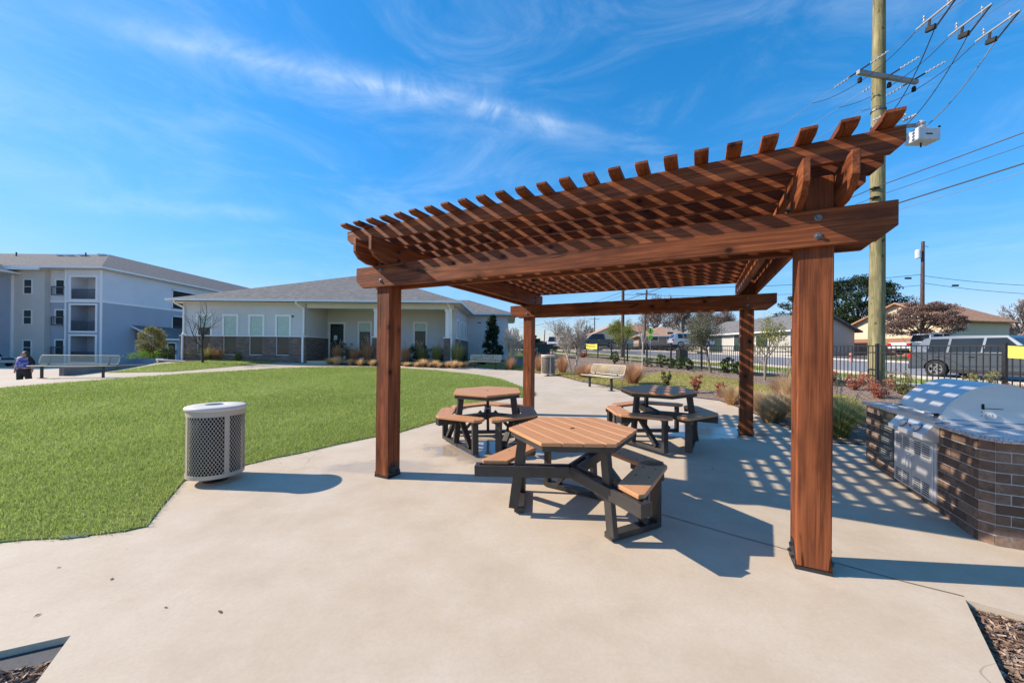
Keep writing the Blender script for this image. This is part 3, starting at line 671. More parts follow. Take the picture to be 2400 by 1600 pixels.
# ------------------------------------------------------------------ hexagonal picnic tables
def ang(a): return Vector((cos(radians(a)), sin(radians(a)), 0))
def clip_poly(poly, n, d):
    out = []
    for i in range(len(poly)):
        a, b = poly[i], poly[(i+1) % len(poly)]; fa = a.dot(n)-d; fb = b.dot(n)-d
        if fa <= 0: out.append(a)
        if (fa < 0 < fb) or (fb < 0 < fa): out.append(a.lerp(b, fa/(fa-fb)))
    return out
def make_table(loc, rot, benches, label, beam=.86, fr=-.33):
    T = empty('picnic_table', loc, radians(rot), label, 'picnic table', 'hexagonal picnic tables under the pergola')
    T.rotation_euler = (Matrix.Rotation(-.0128, 4, 'Y') @ Matrix.Rotation(.0257, 4, 'X') @ Matrix.Rotation(radians(rot), 4, 'Z')).to_euler()
    ap = .485; top = .76; R = ap/cos(pi/6)
    hexa = [ang(60*k)*R for k in range(6)]
    n = ang(30); t = ang(120)          # planks run along 120 deg, stacked along 30 deg
    w = 2*ap/7
    for i in range(7):
        d0 = -ap+i*w+.003; d1 = d0+w-.006
        p = [v.copy() for v in hexa]; p = clip_poly(p, n, d1); p = clip_poly(p, -n, -d0)
        mb = MB(); pc = sum(p, Vector())/len(p); off = Vector((t.dot(pc)*t.x, t.dot(pc)*t.y, 0)); 
        # local frame: x along plank
        q = [(v.dot(t), -(v.dot(n)-(d0+d1)/2)) for v in p]
        mb.prism(q, 'z', 0, .028)
        c = n*((d0+d1)/2)
        mb.build('table_plank', M['cedar_plastic'], T, bevel=.004, loc=(c.x, c.y, top-.028), rot=(0, 0, radians(120)))
    mb = MB(); mb.lathe([(0, .0015), (.020, .0015), (.022, 0)], 14); mb.build('umbrella_hole', M['slot'], T, loc=(0, 0, top+.0005))
    # apron under the planks
    mb = MB(); hh = [(v.x*.955, v.y*.955) for v in hexa]; hi = [(v.x*.88, v.y*.88) for v in hexa]
    for k in range(6):
        a, b = hh[k], hh[(k+1) % 6]; c, d = hi[k], hi[(k+1) % 6]; z0, z1 = top-.075, top-.0285
        mb.add([(a[0], a[1], z0), (b[0], b[1], z0), (d[0], d[1], z0), (c[0], c[1], z0), (a[0], a[1], z1), (b[0], b[1], z1), (d[0], d[1], z1), (c[0], c[1], z1)],
               [(0, 1, 2, 3), (4, 7, 6, 5), (0, 4, 5, 1), (1, 5, 6, 2), (2, 6, 7, 3), (3, 7, 4, 0)])
    mb.build('table_frame', M['black_plastic'], T)
    st = .465; bt = .430; bw = .10; bh = .095
    for V in (60, 180, 300):
        d = ang(V); s = ang(V+90)
        # twin rails of the beam
        mb = MB(); 
        for sg in (-1, 1):
            o = s*(sg*(bw/2-.012)); mb.obox(o+d*.03+Vector((0, 0, bt-bh/2)), o+d*beam+Vector((0, 0, bt-bh/2)), .030, bh)
        mb.obox(d*.30+Vector((0, 0, bt-bh/2)), d*.52+Vector((0, 0, bt-bh/2)), bw-.03, bh*.9); mb.obox(d*(beam-.04)+Vector((0, 0, bt-bh/2)), d*(beam-.002)+Vector((0, 0, bt-bh/2)), bw-.03, bh*.98)
        mb.build('seat_beam', M['black_plastic'], T, bevel=.003)
        # table leg, leaning outward to the foot
        mb = MB(); o = s*0.0
        mb.obox(d*.43+Vector((0, 0, top-.03)), d*.52+Vector((0, 0, .045)), .085, .045, up=(s.x, s.y, 0)); mb.build('table_leg', M['black_plastic'], T, bevel=.004)
        have = [sg for sg in (-1, 1) if (V+30*sg) % 360 in benches]
        ends = {}
        for sg in (-1, 1):
            e = d*.47+s*(sg*.50) if sg in have else d*.47+s*(sg*.03)
            ends[sg] = e
        mb = MB(); a, b = ends[-1], ends[1]; mid = d*.47
        for e in (a, b):
            if (e-mid).length > .05: mb.obox(mid+Vector((0, 0, .024)), e+Vector((0, 0, .024)), .088, .045)
        mb.build('foot_rail', M['black_plastic'], T, bevel=.003)
        for sg in have:
            e = ends[sg]; mb = MB(); mb.obox(e+Vector((0, 0, .0)), e+Vector((0, 0, st-.03)), .045, .085, up=(d.x, d.y, 0)); mb.build('bench_leg', M['black_plastic'], T, bevel=.004)
            mb = MB(); mb.obox(e.lerp(mid, .25)+Vector((0, 0, .06)), e.lerp(mid, .78)+Vector((0, 0, bt-.07)), .045, .075, up=(d.x, d.y, 0)); mb.build('brace', M['black_plastic'], T, bevel=.003)
            # cross cleat under the bench
            th = V+30*sg; nn = ang(th); mb = MB(); mb.obox(nn*.50+e-nn*e.dot(nn)+Vector((0, 0, st-.055)), nn*.72+e-nn*e.dot(nn)+Vector((0, 0, st-.055)), .04, .05); mb.build('cleat', M['black_plastic'], T, bevel=.003)
    for th in benches:
        nn = ang(th); tt = ang(th+90); d0, d1 = .495, .715; vd = ((th // 60)*60+60) if False else None
        # the V corner lies at the supporting vertex (60, 180 or 300); the other end is free and clipped
        cor = min((60, 180, 300), key=lambda v: abs((v-th+180) % 360-180)); sg = 1 if ((cor-th) % 360) < 180 else -1
        tn = tan30 = math.tan(pi/6); L0, L1 = d0*tn, d1*tn
        pts = [(fr+.03, d0), (fr-.03, d0+.05), (fr-.045, d1-.07), (fr+.03, d1), (L1-.05, d1), (L1-.012, d1-.035), (L0, d0)]
        pts = [(-x*sg, y) for x, y in pts]
        mb = MB(); mb.prism([(x, y-(d0+d1)/2) for x, y in pts], 'z', 0, .034)
        c = nn*((d0+d1)/2); o = mb.build('bench_seat', M['cedar_plastic'], T, bevel=.005, loc=(c.x, c.y, st-.034), rot=(0, 0, radians(th-90)))
        for bx in (-.20, .02):
            for by in (-.05, .05):
                m2 = MB(); m2.lathe([(0, .0012), (.008, .0012), (.009, 0)], 8); m2.build('screw', M['slot'], o, loc=(-bx*sg, by, .0345))
    return T
make_table((.545, 3.30, g1(.54, 3.3)+.01), -4, [330, 30, 90, 150], fr=-.385, label='nearest hexagonal picnic table with cedar coloured planks and a missing front bench')
make_table((-.355, 5.64, g1(-.35, 5.6)+.035), 33, [330, 30, 90, 150, 210, 270], 'hexagonal picnic table standing in the puddle near the lawn', .80, -.25)
make_table((2.19, 5.62, g1(2.2, 5.6)+.06), -90, [330, 30, 90, 150, 210, 270], 'hexagonal picnic table in the pergola shade by the garden bed', .80, -.25)
# ------------------------------------------------------------------ brick grill island
bq = empty('grill_island', (P2[0], P2[1], 0), -PYAW, 'dark brick outdoor kitchen island with granite top and vented steel doors', 'grill island')
A0, A1, B0, B1 = 1.33, 2.22, 1.00, 3.205; CH = .062; ZT = .805
zb = min(gz_local(A0, B0), gz_local(A1, B0))-.03
core = MB(); e = .005
core.prism([(A0+e, B1-e), (A0+e, B0+CH+e*.4), (A0+CH+e*.4, B0+e), (A1-e, B0+e), (A1-e, B1-e)], 'z', zb, ZT-.001)
core.build('mortar_core', M['mortar'], bq)
rows = 10; rh = (ZT-gz_local(A0, B0))/rows; bl, jt = .196, .0095
bm_cache = {}
def brick_mesh(L, h, d):
    k = (round(L, 3), round(h, 3), round(d, 3))
    if k not in bm_cache:
        mb = MB(); mb.box(-L/2, L/2, 0, d, 0, h); o = mb.build('brick', M['brick'], bevel=0); bm_cache[k] = o.data; bpy.data.objects.remove(o)
    return bm_cache[k]
def put_brick(parent, p, q, z, h, d=.06, proud=0.0, inward=None):
    L = hypot(q[0]-p[0], q[1]-p[1])
    if L < .018: return
    o = bpy.data.objects.new('brick', brick_mesh(L, h, d)); col.objects.link(o); o.parent = parent
    a = atan2(q[1]-p[1], q[0]-p[0]); o.location = ((p[0]+q[0])/2+sin(a)*proud, (p[1]+q[1])/2-cos(a)*proud, z); o.rotation_euler = (random.uniform(-.006, .006), 0, a)
def brick_run(parent, p, q, z, h, off, cuts=(), d=.06):
    """bricks from p to q, outside on the right hand of travel; cuts = intervals (s0,s1,z0,z1) left open"""
    L = hypot(q[0]-p[0], q[1]-p[1]); u = ((q[0]-p[0])/L, (q[1]-p[1])/L); s = -off
    while s < L-.01:
        a, b = max(0, s), min(L, s+bl); s += bl+jt
        seg = [(a, b)]
        for c0, c1, z0, z1 in cuts:
            if z+h*.5 > z0 and z+h*.5 < z1:
                seg = [x for (a2, b2) in seg for x in ((a2, min(b2, c0)), (max(a2, c1), b2)) if x[1]-x[0] > .01]
        for a2, b2 in seg: put_brick(parent, (p[0]+u[0]*a2, p[1]+u[1]*a2), (p[0]+u[0]*b2, p[1]+u[1]*b2), z, h, d, random.uniform(0, .003))
DO0, DO1, DZ0, DZ1 = 1.60, 2.405, .105, .80
for r in range(rows):
    z = ZT-(r+1)*rh+jt*.5; h = rh-jt; off = (r % 2)*(bl+jt)/2
    cut = [(B1-DO1, B1-DO0, .09, .83)]
    brick_run(bq, (A0, B1), (A0, B0+CH+.004), z, h, off+.05, cut)
    put_brick(bq, (A0+.002, B0+CH-.002), (A0+CH-.002, B0+.002), z, h, .04, .001)
    brick_run(bq, (A0+CH+.004, B0), (A1, B0), z, h, off+.02)
    if r < 11: brick_run(bq, (A0+.6, B1), (A0, B1), z, h, off)
# bottom soldier strip keeps the slope of the slab
ct = MB(); o = .038; cc = .10
ct.prism([(A0-o, B1+.045), (A0-o, B0+CH-.02), (A0+CH-.01, B0-o-.04), (A1+o, B0-o-.04), (A1+o, B1+.045)], 'z', ZT+.001, ZT+.036)
ct.build('countertop', M['granite'], bq, bevel=.006)
# vented door pair
dr = MB(); x = A0-.012
dr.box(x, x+.02, DO0, DO1, DZ0-.004, .648); door_frame = dr.build('door_frame', M['steel'], bq, bevel=.002)
for k, (y0, y1) in enumerate(((DO0+.035, (DO0+DO1)/2-.006), ((DO0+DO1)/2+.006, DO1-.035))):
    mb = MB(); mb.box(x-.012, x-.0005, y0, y1, DZ0+.02, .625); dd = mb.build('door', M['steel'], bq, bevel=.003)
    yc = (y0+y1)/2
    for zc in (.545, .19):
        for sx in (-1, 1):
            for i in range(6):
                m2 = MB(); yy = yc+sx*.078; z = zc+(i-2.5)*.0215
                m2.box(x-.0135, x-.0125, yy-.062, yy+.062, z-.0045, z+.0045); m2.build('vent_slot', M['slot'], dd)
    yh = y1-.030 if k == 0 else y0+.030
    m2 = MB(); s2 = -1 if k == 0 else 1; yo = yh
    m2.tube([(x-.012, yo, .315), (x-.040, yo, .315), (x-.045, yo, .335), (x-.045, yo, .425), (x-.040, yo, .445), (x-.012, yo, .445)], .0055, 8); m2.build('door_handle', M['steel'], dd, smooth=True)
# control panel with two knobs
cp = MB(); a = A0-.004
cp.prism([(a, .835), (a-.035, .835), (a-.050, .805), (a-.118, .715), (a-.112, .672), (a, .662)], 'y', 1.565, 2.235)
for i in range(0): pass
cpo = cp.build('control_panel', M['steel'], bq, bevel=.003)
nrm = Vector((-(.09), 0, .068)).normalized()
for yk in (1.99, 1.72):
    mb = MB(); mb.lathe([(.040, 0), (.040, .004), (.030, .006), (.027, .030), (.022, .036), (0, .036)], 20); c = Vector((a-.084, yk, .762))
    kb = mb.build('knob', M['steel'], bq, loc=c, rot=Vector((-.80, 0, .6)).to_track_quat('Z', 'Y').to_euler(), smooth=False)
    mb = MB(); mb.lathe([(.046, .0005), (.046, .003), (0, .003)], 20); mb.build('knob_ring', M['slot'], kb)
mb = MB(); mb.lathe([(.010, 0), (.010, .008), (0, .008)], 10); mb.build('ignition_button', M['red'], bq, loc=(a-.084, 1.855, .762), rot=Vector((-.80, 0, .6)).to_track_quat('Z', 'Y').to_euler())
# drip shelf in front of the hood
sh = MB(); sh.box(A0-.040, A0+.06, 1.555, 2.40, ZT+.038, ZT+.052); sh.box(A0-.044, A0-.038, 1.555, 2.40, ZT+.012, ZT+.050); sh.build('front_shelf', M['steel'], bq, bevel=.002)
fl = MB(); fl.box(A0-.005, 1.90, 1.555, 2.41, ZT+.037, ZT+.066); fl.build('firebox_flange', M['steel'], bq, bevel=.003)
# domed hood
hp = [(0, .875), (.018, .93), (.042, .985), (.078, 1.035), (.116, 1.075), (.150, 1.108), (.189, 1.138), (.235, 1.165), (.283, 1.184), (.33, 1.196), (.374, 1.202), (.43, 1.197), (.50, 1.170)]
hp2 = hp+[(.515, 1.03), (.522, .875)]
hb = MB(); X0 = A0+.01; Y0h, Y1h = 1.595, 2.385
n = len(hp2); vs = [(X0+u, Y0h, v) for u, v in hp2]+[(X0+u, Y1h, v) for u, v in hp2]; fs = [(i, i+n, i+1+n, i+1) for i in range(n-1)]
hb.add(vs, fs); vs2 = list(vs); hb.add([vs[i] for i in range(n)], [tuple(range(n))]); hb.add([vs[i+n] for i in range(n)], [tuple(range(n-1, -1, -1))])
hood = hb.build('hood', M['steel'], bq)
for p in hood.data.polygons: p.use_smooth = len(p.vertices) == 4 and abs(p.normal.y) < .5
lip = MB()
for i in range(len(hp)-1):
    a1, a2 = hp[i], hp[i+1]
    for yy in (Y0h-.004, Y1h+.001): lip.add([(X0+a1[0]-.002, yy, a1[1]+.002), (X0+a2[0]-.002, yy, a2[1]+.002), (X0+a2[0]-.002, yy+.003, a2[1]+.002), (X0+a1[0]-.002, yy+.003, a1[1]+.002),
        (X0+a1[0]+.008, yy, a1[1]-.010), (X0+a2[0]+.008, yy, a2[1]-.010), (X0+a2[0]+.008, yy+.003, a2[1]-.010), (X0+a1[0]+.008, yy+.003, a1[1]-.010)], [(0, 1, 2, 3), (4, 7, 6, 5), (0, 4, 5, 1), (3, 2, 6, 7), (0, 3, 7, 4), (1, 5, 6, 2)])
lip.build('hood_rim', M['steel'], hood)
mb = MB(); mb.tube([(X0-.045, Y0h+.03, .90), (X0-.045, Y1h-.03, .90)], .015, 12); mb.build('hood_handle', M['steel'], hood, smooth=True)
for yy in (Y0h+.045, Y1h-.06):
    mb = MB(); mb.box(X0-.048, X0+.02, yy, yy+.022, .888, .915); mb.build('handle_post', M['slot'], hood)
mb = MB(); mb.box(0, .11, -.003, 0, 0, .005); mb.build('hinge_slot', M['slot'], hood, loc=(X0+.27, Y0h-.002, .985))
mb = MB(); mb.prism([(-.008, -.022), (.008, -.022), (.008, .02), (.004, .026), (-.004, .026), (-.008, .02)], 'y', -.003, 0); mb.build('rotisserie_notch', M['slot'], hood, loc=(X0+.262, Y0h-.002, 1.0))
mb = MB(); mb.lathe([(.031, 0), (.031, .014), (.027, .016), (0, .016)], 20); gd = mb.build('thermometer', M['steel'], hood, loc=(X0+.31, Y0h-.003, .925), rot=(pi/2, 0, 0))
mb = MB(); mb.lathe([(.025, .0165), (0, .0167)], 20); mb.build('dial', simple('dial_white', (.7, .7, .68), .4), gd)
mb = MB(); mb.box(-.001, .001, -.002, .018, .0172, .018); mb.build('needle', M['slot'], gd)
for zz in (.955, .925):
    mb = MB(); mb.lathe([(.004, 0), (.004, .002), (0, .002)], 8); mb.build('rivet', M['slot'], hood, loc=(X0+.255, Y0h-.002, zz), rot=(pi/2, 0, 0))
# dark notice plate on the brick with worn pale lines of text
pl = MB(); pl.box(A0-.010, A0-.004, 2.425, 2.79, .20, .795); plate = pl.build('notice_plate', simple('dark_glossy_plate', (.035, .037, .034), .12, var=.3), bq, bevel=.001)
txm = simple('faded_print', (.42, .42, .40), .5); zz = .70; k = 0
for blk in ((.035, 1), (.014, 3), (.030, 1), (.012, 3), (.026, 1), (.012, 4)):
    for i in range(blk[1]):
        wdt = (.15, .30, .12, .27, .11, .28)[k]*(1-.06*(i % 2)); mb = MB(); n_ = 7 if wdt > .2 else 3; y = 2.607+wdt/2
        for j in range(n_):
            seg = wdt/n_; mb.box(A0-.0112, A0-.0105, y-seg*.86, y, zz-blk[0]*.55, zz); y -= seg
        mb.build('faded_text_line', txm, plate); zz -= blk[0]+.012
    k += 1; zz -= .014

# ------------------------------------------------------------------ litter bins with expanded metal sides
def make_bin(loc, r, H_, rz, label, ang0=0.0):
    b = empty('trash_can', loc, rz, label, 'trash can', 'expanded metal trash cans beside the walks')
    z0 = .075
    mb = MB(); mb.lathe([(r*.45, 0), (r*.45, .012), (r*.2, .02), (r*.2, z0), (0, z0)], 20); mb.build('pedestal', M['bracket'], b)
    mb = MB(); mb.lathe([(0, z0), (r, z0), (r+.004, z0+.006), (r+.004, z0+.045), (r-.006, z0+.046), (r-.006, z0+.01)], 48); mb.build('bottom_ring', M['tan_metal'], b, smooth=False)
    mb = MB(); mb.lathe([(r-.006, H_-.10), (r+.004, H_-.10), (r+.004, H_-.04), (r-.006, H_-.04)], 48); mb.build('top_ring', M['tan_metal'], b)
    for k in range(4):
        a = 2*pi*k/4+ang0; w = .046/r; mb = MB(); vs = []; n = 4
        for i in range(n+1):
            t = a-w/2+w*i/n
            for zz in (z0+.04, H_-.09):
                vs += [((r+.003)*cos(t), (r+.003)*sin(t), zz), ((r-.004)*cos(t), (r-.004)*sin(t), zz)]
        fs = []
        for i in range(n):
            q = i*4; fs += [(q, q+4, q+6, q+2), (q+1, q+3, q+7, q+5)]
        fs += [(0, 2, 3, 1), (n*4, n*4+1, n*4+3, n*4+2)]
        mb.add(vs, fs); mb.build('upright', M['tan_metal'], b)
    # diamond mesh: two families of slanting strands
    mb = MB(); zz0, zz1 = z0+.03, H_-.09; nS = 52; turn = (zz1-zz0)*.62/r; st = 26
    for fam in (-1, 1):
        for k in range(nS):
            a0 = 2*pi*k/nS; vs = []
            for i in range(st+1):
                t = a0+fam*turn*i/st; z = zz0+(zz1-zz0)*i/st; ra = r-.001+(.0015*fam)
                dz = .0042
                vs += [((ra)*cos(t), (ra)*sin(t), z-dz), ((ra)*cos(t), (ra)*sin(t), z+dz)]
            mb.add(vs, [(2*i, 2*i+2, 2*i+3, 2*i+1) for i in range(st)])
    o = mb.build('mesh_side', M['tan_metal'], b); tag(o, kind='stuff')
    sm = o.modifiers.new('thick', 'SOLIDIFY'); sm.thickness = .002
    mb = MB(); mb.lathe([(0, z0+.03), (r*.86, z0+.03), (r*.86, H_-.06), (r*.80, H_-.05)], 36); mb.build('liner', M['dark_liner'], b, smooth=True)
    R = r+.016; hr = r*.36
    mb = MB(); mb.lathe([(R-.008, H_-.045), (R, H_-.040), (R+.003, H_-.018), (R-.003, H_-.005), (R-.016, H_), (hr+.012, H_+.010), (hr, H_+.006), (hr, H_-.03)], 56); mb.build('lid', M['tan_lid'], b, smooth=True)
    return b
near_bin_loc = Vector((5.33*sin(radians(-38.25)), 5.33*cos(radians(-38.25)), 0)); near_bin_loc.z = g1(near_bin_loc.x, near_bin_loc.y)
make_bin(near_bin_loc, .262, .80-near_bin_loc.z+.012, .0, 'round beige expanded metal trash can at the near edge of the lawn', radians(-30.7))
p = at(1284.5, 880.5); make_bin(p, .27*p.y/14.4, .82*p.y/14.6, .2, 'beige trash can on the far walk seen beside the rear pergola post')

# ------------------------------------------------------------------ mesh park benches
def make_bench(loc, rz, L, label, s=1.0, bx=.61, sl=1.0, sw=.0035):
    """local x along the seat, +y is the back side"""
    b = empty('park_bench', loc, rz, label, 'bench', 'beige mesh park benches along the walks'); b.scale = (s, s, s)
    def panel(name, x0, x1, u0, u1, z_of, y_of, rad=.07):
        # rounded frame tube plus lattice
        pts = []; 
        for cx, cu, a0 in ((x1-rad, u1-rad, 0), (x0+rad, u1-rad, 90), (x0+rad, u0+rad, 180), (x1-rad, u0+rad, 270)):
            for k in range(5): a = radians(a0+k*22.5); pts.append((cx+rad*cos(a), cu+rad*sin(a)))
        pts.append(pts[0]); mb = MB(); mb.tube([(x, y_of(u), z_of(u)) for x, u in pts], .013, 8, cap=False); fr = mb.build(name, M['bench_tan'], b, smooth=True)
        m2 = MB(); n = int((x1-x0+u1-u0)/.045)
        w = sw
        for fam in (-1, 1):
            for k in range(-n, n*2):
                # line u = fam*(x - x0 - k*.045) + u0
                segs = []
                c = x0+k*.045
                xs_ = [x0+.005, x1-.005]; us_ = [u0+.005, u1-.005]
                pa_ = []
                for X in xs_:
                    U = fam*(X-c)+(u0 if fam > 0 else u1)
                    if us_[0] <= U <= us_[1]: pa_.append((X, U))
                for U in us_:
                    X = c+fam*(U-(u0 if fam > 0 else u1))
                    if xs_[0] <= X <= xs_[1]: pa_.append((X, U))
                if len(pa_) >= 2:
                    a, c2 = pa_[0], pa_[-1]
                    if abs(a[0]-c2[0]) > .01:
                        q = [(a[0]-w, a[1]), (a[0]+w, a[1]), (c2[0]+w, c2[1]), (c2[0]-w, c2[1])]
                        m2.add([(x, y_of(u)+.001*fam, z_of(u)+.001*fam) for x, u in q], [(0, 1, 2, 3)])
        o = m2.build('mesh_panel', M['bench_tan'], fr); tag(o, kind='stuff')
        return fr
    panel('seat', -L/2, L/2, -.20, .19, lambda u: .44+.0*u, lambda u: u)
    panel('backrest', -L/2, L/2, .50*1, .82, lambda u: u, lambda u: .25+(u-.5)*.28)
    for x in (-bx, bx):
        mb = MB(); mb.box(x-.03, x+.03, -.03, .03, 0, .40); mb.box(x-.09, x+.09, -.09, .09, 0, .008); mb.build('leg', M['black_metal'], b)
        mb = MB(); mb.obox((x, -.18, .415), (x, .20, .415), .05, .03); mb.obox((x, .18, .41), (x, .26, .52), .045, .03, up=(0, 1, 0)); mb.obox((x, .265, .50), (x, .33, .76), .03, .012, up=(0, 1, 0)); mb.build('support_arm', M['black_metal'], b)
    return b
p1, p2 = at(1388.8, 905.3), at(1426.5, 919.3); d = (p2-p1); make_bench((p1+p2)/2, atan2(d.y, d.x)+0, 1.83*d.length/1.22, 'beige mesh bench beside the tall plumed grass on the right of the walk', 1.0, d.length/2) if False else None
c = at(1407.5, 912); make_bench(Vector((c.x+.02, c.y+.15, c.z)), radians(-67), 1.83, 'beige mesh bench facing the lawn from the right side of the curved walk', .95)
c = at(1136.5, 864.6); make_bench(c, radians(-5), 1.83, 'beige mesh bench in front of the dark magnolia by the clubhouse end', sw=.007)
c1, c2 = at(120.4, 888.4), at(233.6, 879.8); d = c2-c1
make_bench(Vector((-18.0, 15.35, g1(-18, 15.35))), radians(12), 2.44, 'long beige mesh bench seen from behind at the far left sidewalk', 1.12, .92, sw=.005)

# ------------------------------------------------------------------ iron fence
FH = 1.2
def fence_run(pts, label, hgt=FH, single=240, spacing=.11, post_name='post', drop=0.0):
    """pts: post positions (x, y)"""
    fobj = empty('iron_fence', (pts[0][0], pts[0][1], g1(*pts[0])), 0, label, 'fence', 'black iron picket fences')
    o0 = fobj.location.copy(); npk = 0; pm = None; rest = MB()
    for i, (x, y) in enumerate(pts):
        z = g1(x, y); mb = MB(); mb.box(-.032, .032, -.032, .032, -.05, hgt+.02); mb.box(-.038, .038, -.038, .038, hgt+.02, hgt+.032)
        mb.build('fence_post', M['black_metal'], fobj, loc=Vector((x, y, z))-o0)
        if i == len(pts)-1: break
        x2, y2 = pts[i+1]; z2 = g1(x2, y2); L = hypot(x2-x, y2-y); n = int(L/spacing)
        for hh in (hgt-.03, hgt-.22, .10):
            mb = MB(); mb.obox((x, y, z+hh), (x2, y2, z2+hh), .026, .030); r = mb.build('fence_rail', M['black_metal'], fobj); r.location = -o0
        for k in range(1, n):
            t = k/n; px_, py_, pz = x+(x2-x)*t, y+(y2-y)*t, z+(z2-z)*t
            if npk < single:
                if pm is None:
                    mb = MB(); mb.box(-.008, .008, -.008, .008, .05, hgt-.02); o = mb.build('picket', M['black_metal'], fobj); pm = o.data
                else: o = bpy.data.objects.new('picket', pm); col.objects.link(o); o.parent = fobj
                o.location = Vector((px_, py_, pz))-o0; npk += 1
            else: rest.box(px_-.008, px_+.008, py_-.008, py_+.008, pz+.05, pz+hgt-.02)
    if rest.v: r = rest.build('picket', M['black_metal'], fobj); r.location = -o0; tag(r, kind='stuff')
    return fobj
fp = [(10.7199-.43187*k, 8.1374+2.40148*k) for k in range(-3, 12)]
fence_run(fp, 'black iron picket fence running along the road behind the garden bed')
e = fp[-1]
fence_run([e, (4.0, 34.7), (1.6, 34.6), (-.8, 34.5)], 'short far run of black iron fence closing the end of the garden', single=60, spacing=.13)
# banners on the fence
bmat = simple('yellow_vinyl', (.72, .64, .10), .5, var=.05, bump=.3, bscale=4); bmark = simple('banner_print', (.35, .30, .08), .6)
def banner(a, b, z0, z1, label, marks=False):
    mb = MB(); n = 8
    A3, B3 = Vector((*a, 0)), Vector((*b, 0)); d = (B3-A3).normalized(); s = Vector((d.y, -d.x, 0))*-1
    if s.x > 0: s = -s
    vs = []
    for i in range(n+1):
        p = A3.lerp(B3, i/n)+s*(.045+.008*sin(i*1.9)); g = g1(p.x, p.y)
        sag = .035*sin(pi*i/n)
        vs += [(p.x, p.y, g+z0-sag), (p.x, p.y, g+z1-sag*1.2)]
    mb.add(vs, [(2*i, 2*i+2, 2*i+3, 2*i+1) for i in range(n)]); o = mb.build('banner', bmat); so = o.modifiers.new('t', 'SOLIDIFY'); so.thickness = .003
    tag(o, label, 'banner', 'yellow banners tied to the fence')
    if marks:
        for i in range(9):
            p = A3.lerp(B3, .12+.085*i)+s*.062; g = g1(p.x, p.y); m2 = MB(); zc = (z0+z1)/2
            m2.obox((p.x-d.x*.05, p.y-d.y*.05, g+zc), (p.x+d.x*.05, p.y+d.y*.05, g+zc), .004, .12 if i != 4 else .17); m2.build('worn_letter', bmark, o)
k = 0
banner((fp[3][0]-.0-(-.02), fp[3][1]-.06), (fp[2][0]+.0, fp[2][1]+.2), FH-.29, FH-.03, 'yellow vinyl banner tied to the near fence panel above the grill')
banner((fp[13][0], fp[13][1]-.1), (fp[12][0], fp[12][1]+.1), FH-.48, FH-.06, 'small yellow banner with worn lettering on the distant fence', True)
# ------------------------------------------------------------------ buildings
def siding(name, c, exposure=.18):
    t = NT(name); v = t.map(rnd=0.0); n = t.noise(v, .6, 4, .6); n2 = t.noise(t.map((.6, .6, 9)), 4, 4, .6)
    c0 = t.ramp(n, [(.3, tuple(x*.95 for x in c)), (.7, tuple(min(1, x*1.04) for x in c))]); c0 = t.mix(t.rng(n2, .35, .7, 0, .12), c0, tuple(x*.8 for x in c))
    t.base(c0); t.rough(.75); t.b.inputs['Specular IOR Level'].default_value = .3; return t.m
def shingle(name, c1, c2, scale=(4.2, 7.2, 7.2)):
    t = NT(name); br = t.n('ShaderNodeTexBrick'); br.offset = .5; br.inputs['Scale'].default_value = 1.0
    br.inputs['Brick Width'].default_value = .32; br.inputs['Row Height'].default_value = .145; br.inputs['Mortar Size'].default_value = .012; br.inputs['Bias'].default_value = 0
    br.inputs['Color1'].default_value = (*c1, 1); br.inputs['Color2'].default_value = (*c2, 1); br.inputs['Mortar'].default_value = (*[x*.42 for x in c1], 1)
    t.l(t.tc.outputs['UV'], br.inputs[0]); n = t.noise(t.map((1, 1, 1), 'UV'), 1.1, 5, .7); n2 = t.noise(t.map((3.2, 6.5, 1), 'UV'), 1.0, 2, .5)
    c = t.mix(t.rng(n2, .3, .7, 0, .55), br.outputs[0], tuple(x*1.45 for x in c2)); c = t.mix(t.rng(n, .35, .7, 0, .25), c, tuple(x*.8 for x in c1))
    t.base(c); t.rough(.95); t.b.inputs['Specular IOR Level'].default_value = .15; t.bump(br.outputs['Fac'], -.4, .02); return t.m
M['siding'] = siding('grey_lap_siding', (.62, .62, .61)); M['trim'] = simple('white_trim', (.80, .79, .77), .5, var=.03)
M['shingle'] = shingle('grey_shingles', (.135, .130, .127), (.205, .198, .19)); M['shingle_brown'] = shingle('brown_shingles', (.34, .185, .11), (.43, .25, .16)); M['shingle_tan'] = shingle('tan_shingles', (.36, .22, .15), (.44, .28, .19))
M['soffit'] = simple('cream_soffit', (.66, .60, .50), .6, var=.04)
def glassm(name, base=(.035, .055, .055)):
    t = NT(name); t.base(t.ramp(t.noise(t.map(), .5, 2), [(.3, tuple(x*.8 for x in base)), (.7, tuple(x*1.2 for x in base))])); t.rough(.03); t.b.inputs['Specular IOR Level'].default_value = .32
    t.b.inputs['IOR'].default_value = 1.5; return t.m
M['glass'] = glassm('window_glass'); M['sky_reflection'] = simple('teal_sky_reflection', (.42, .55, .48), .25, var=.06); M['glass_sky'] = glassm('window_glass_sky_tint', (.25, .36, .36))  # teal panel and pale glass carry sky reflection painted into their colour
M['door_black'] = simple('black_door', (.016, .018, .022), .22); M['paper'] = simple('white_paper', (.75, .76, .78), .7)
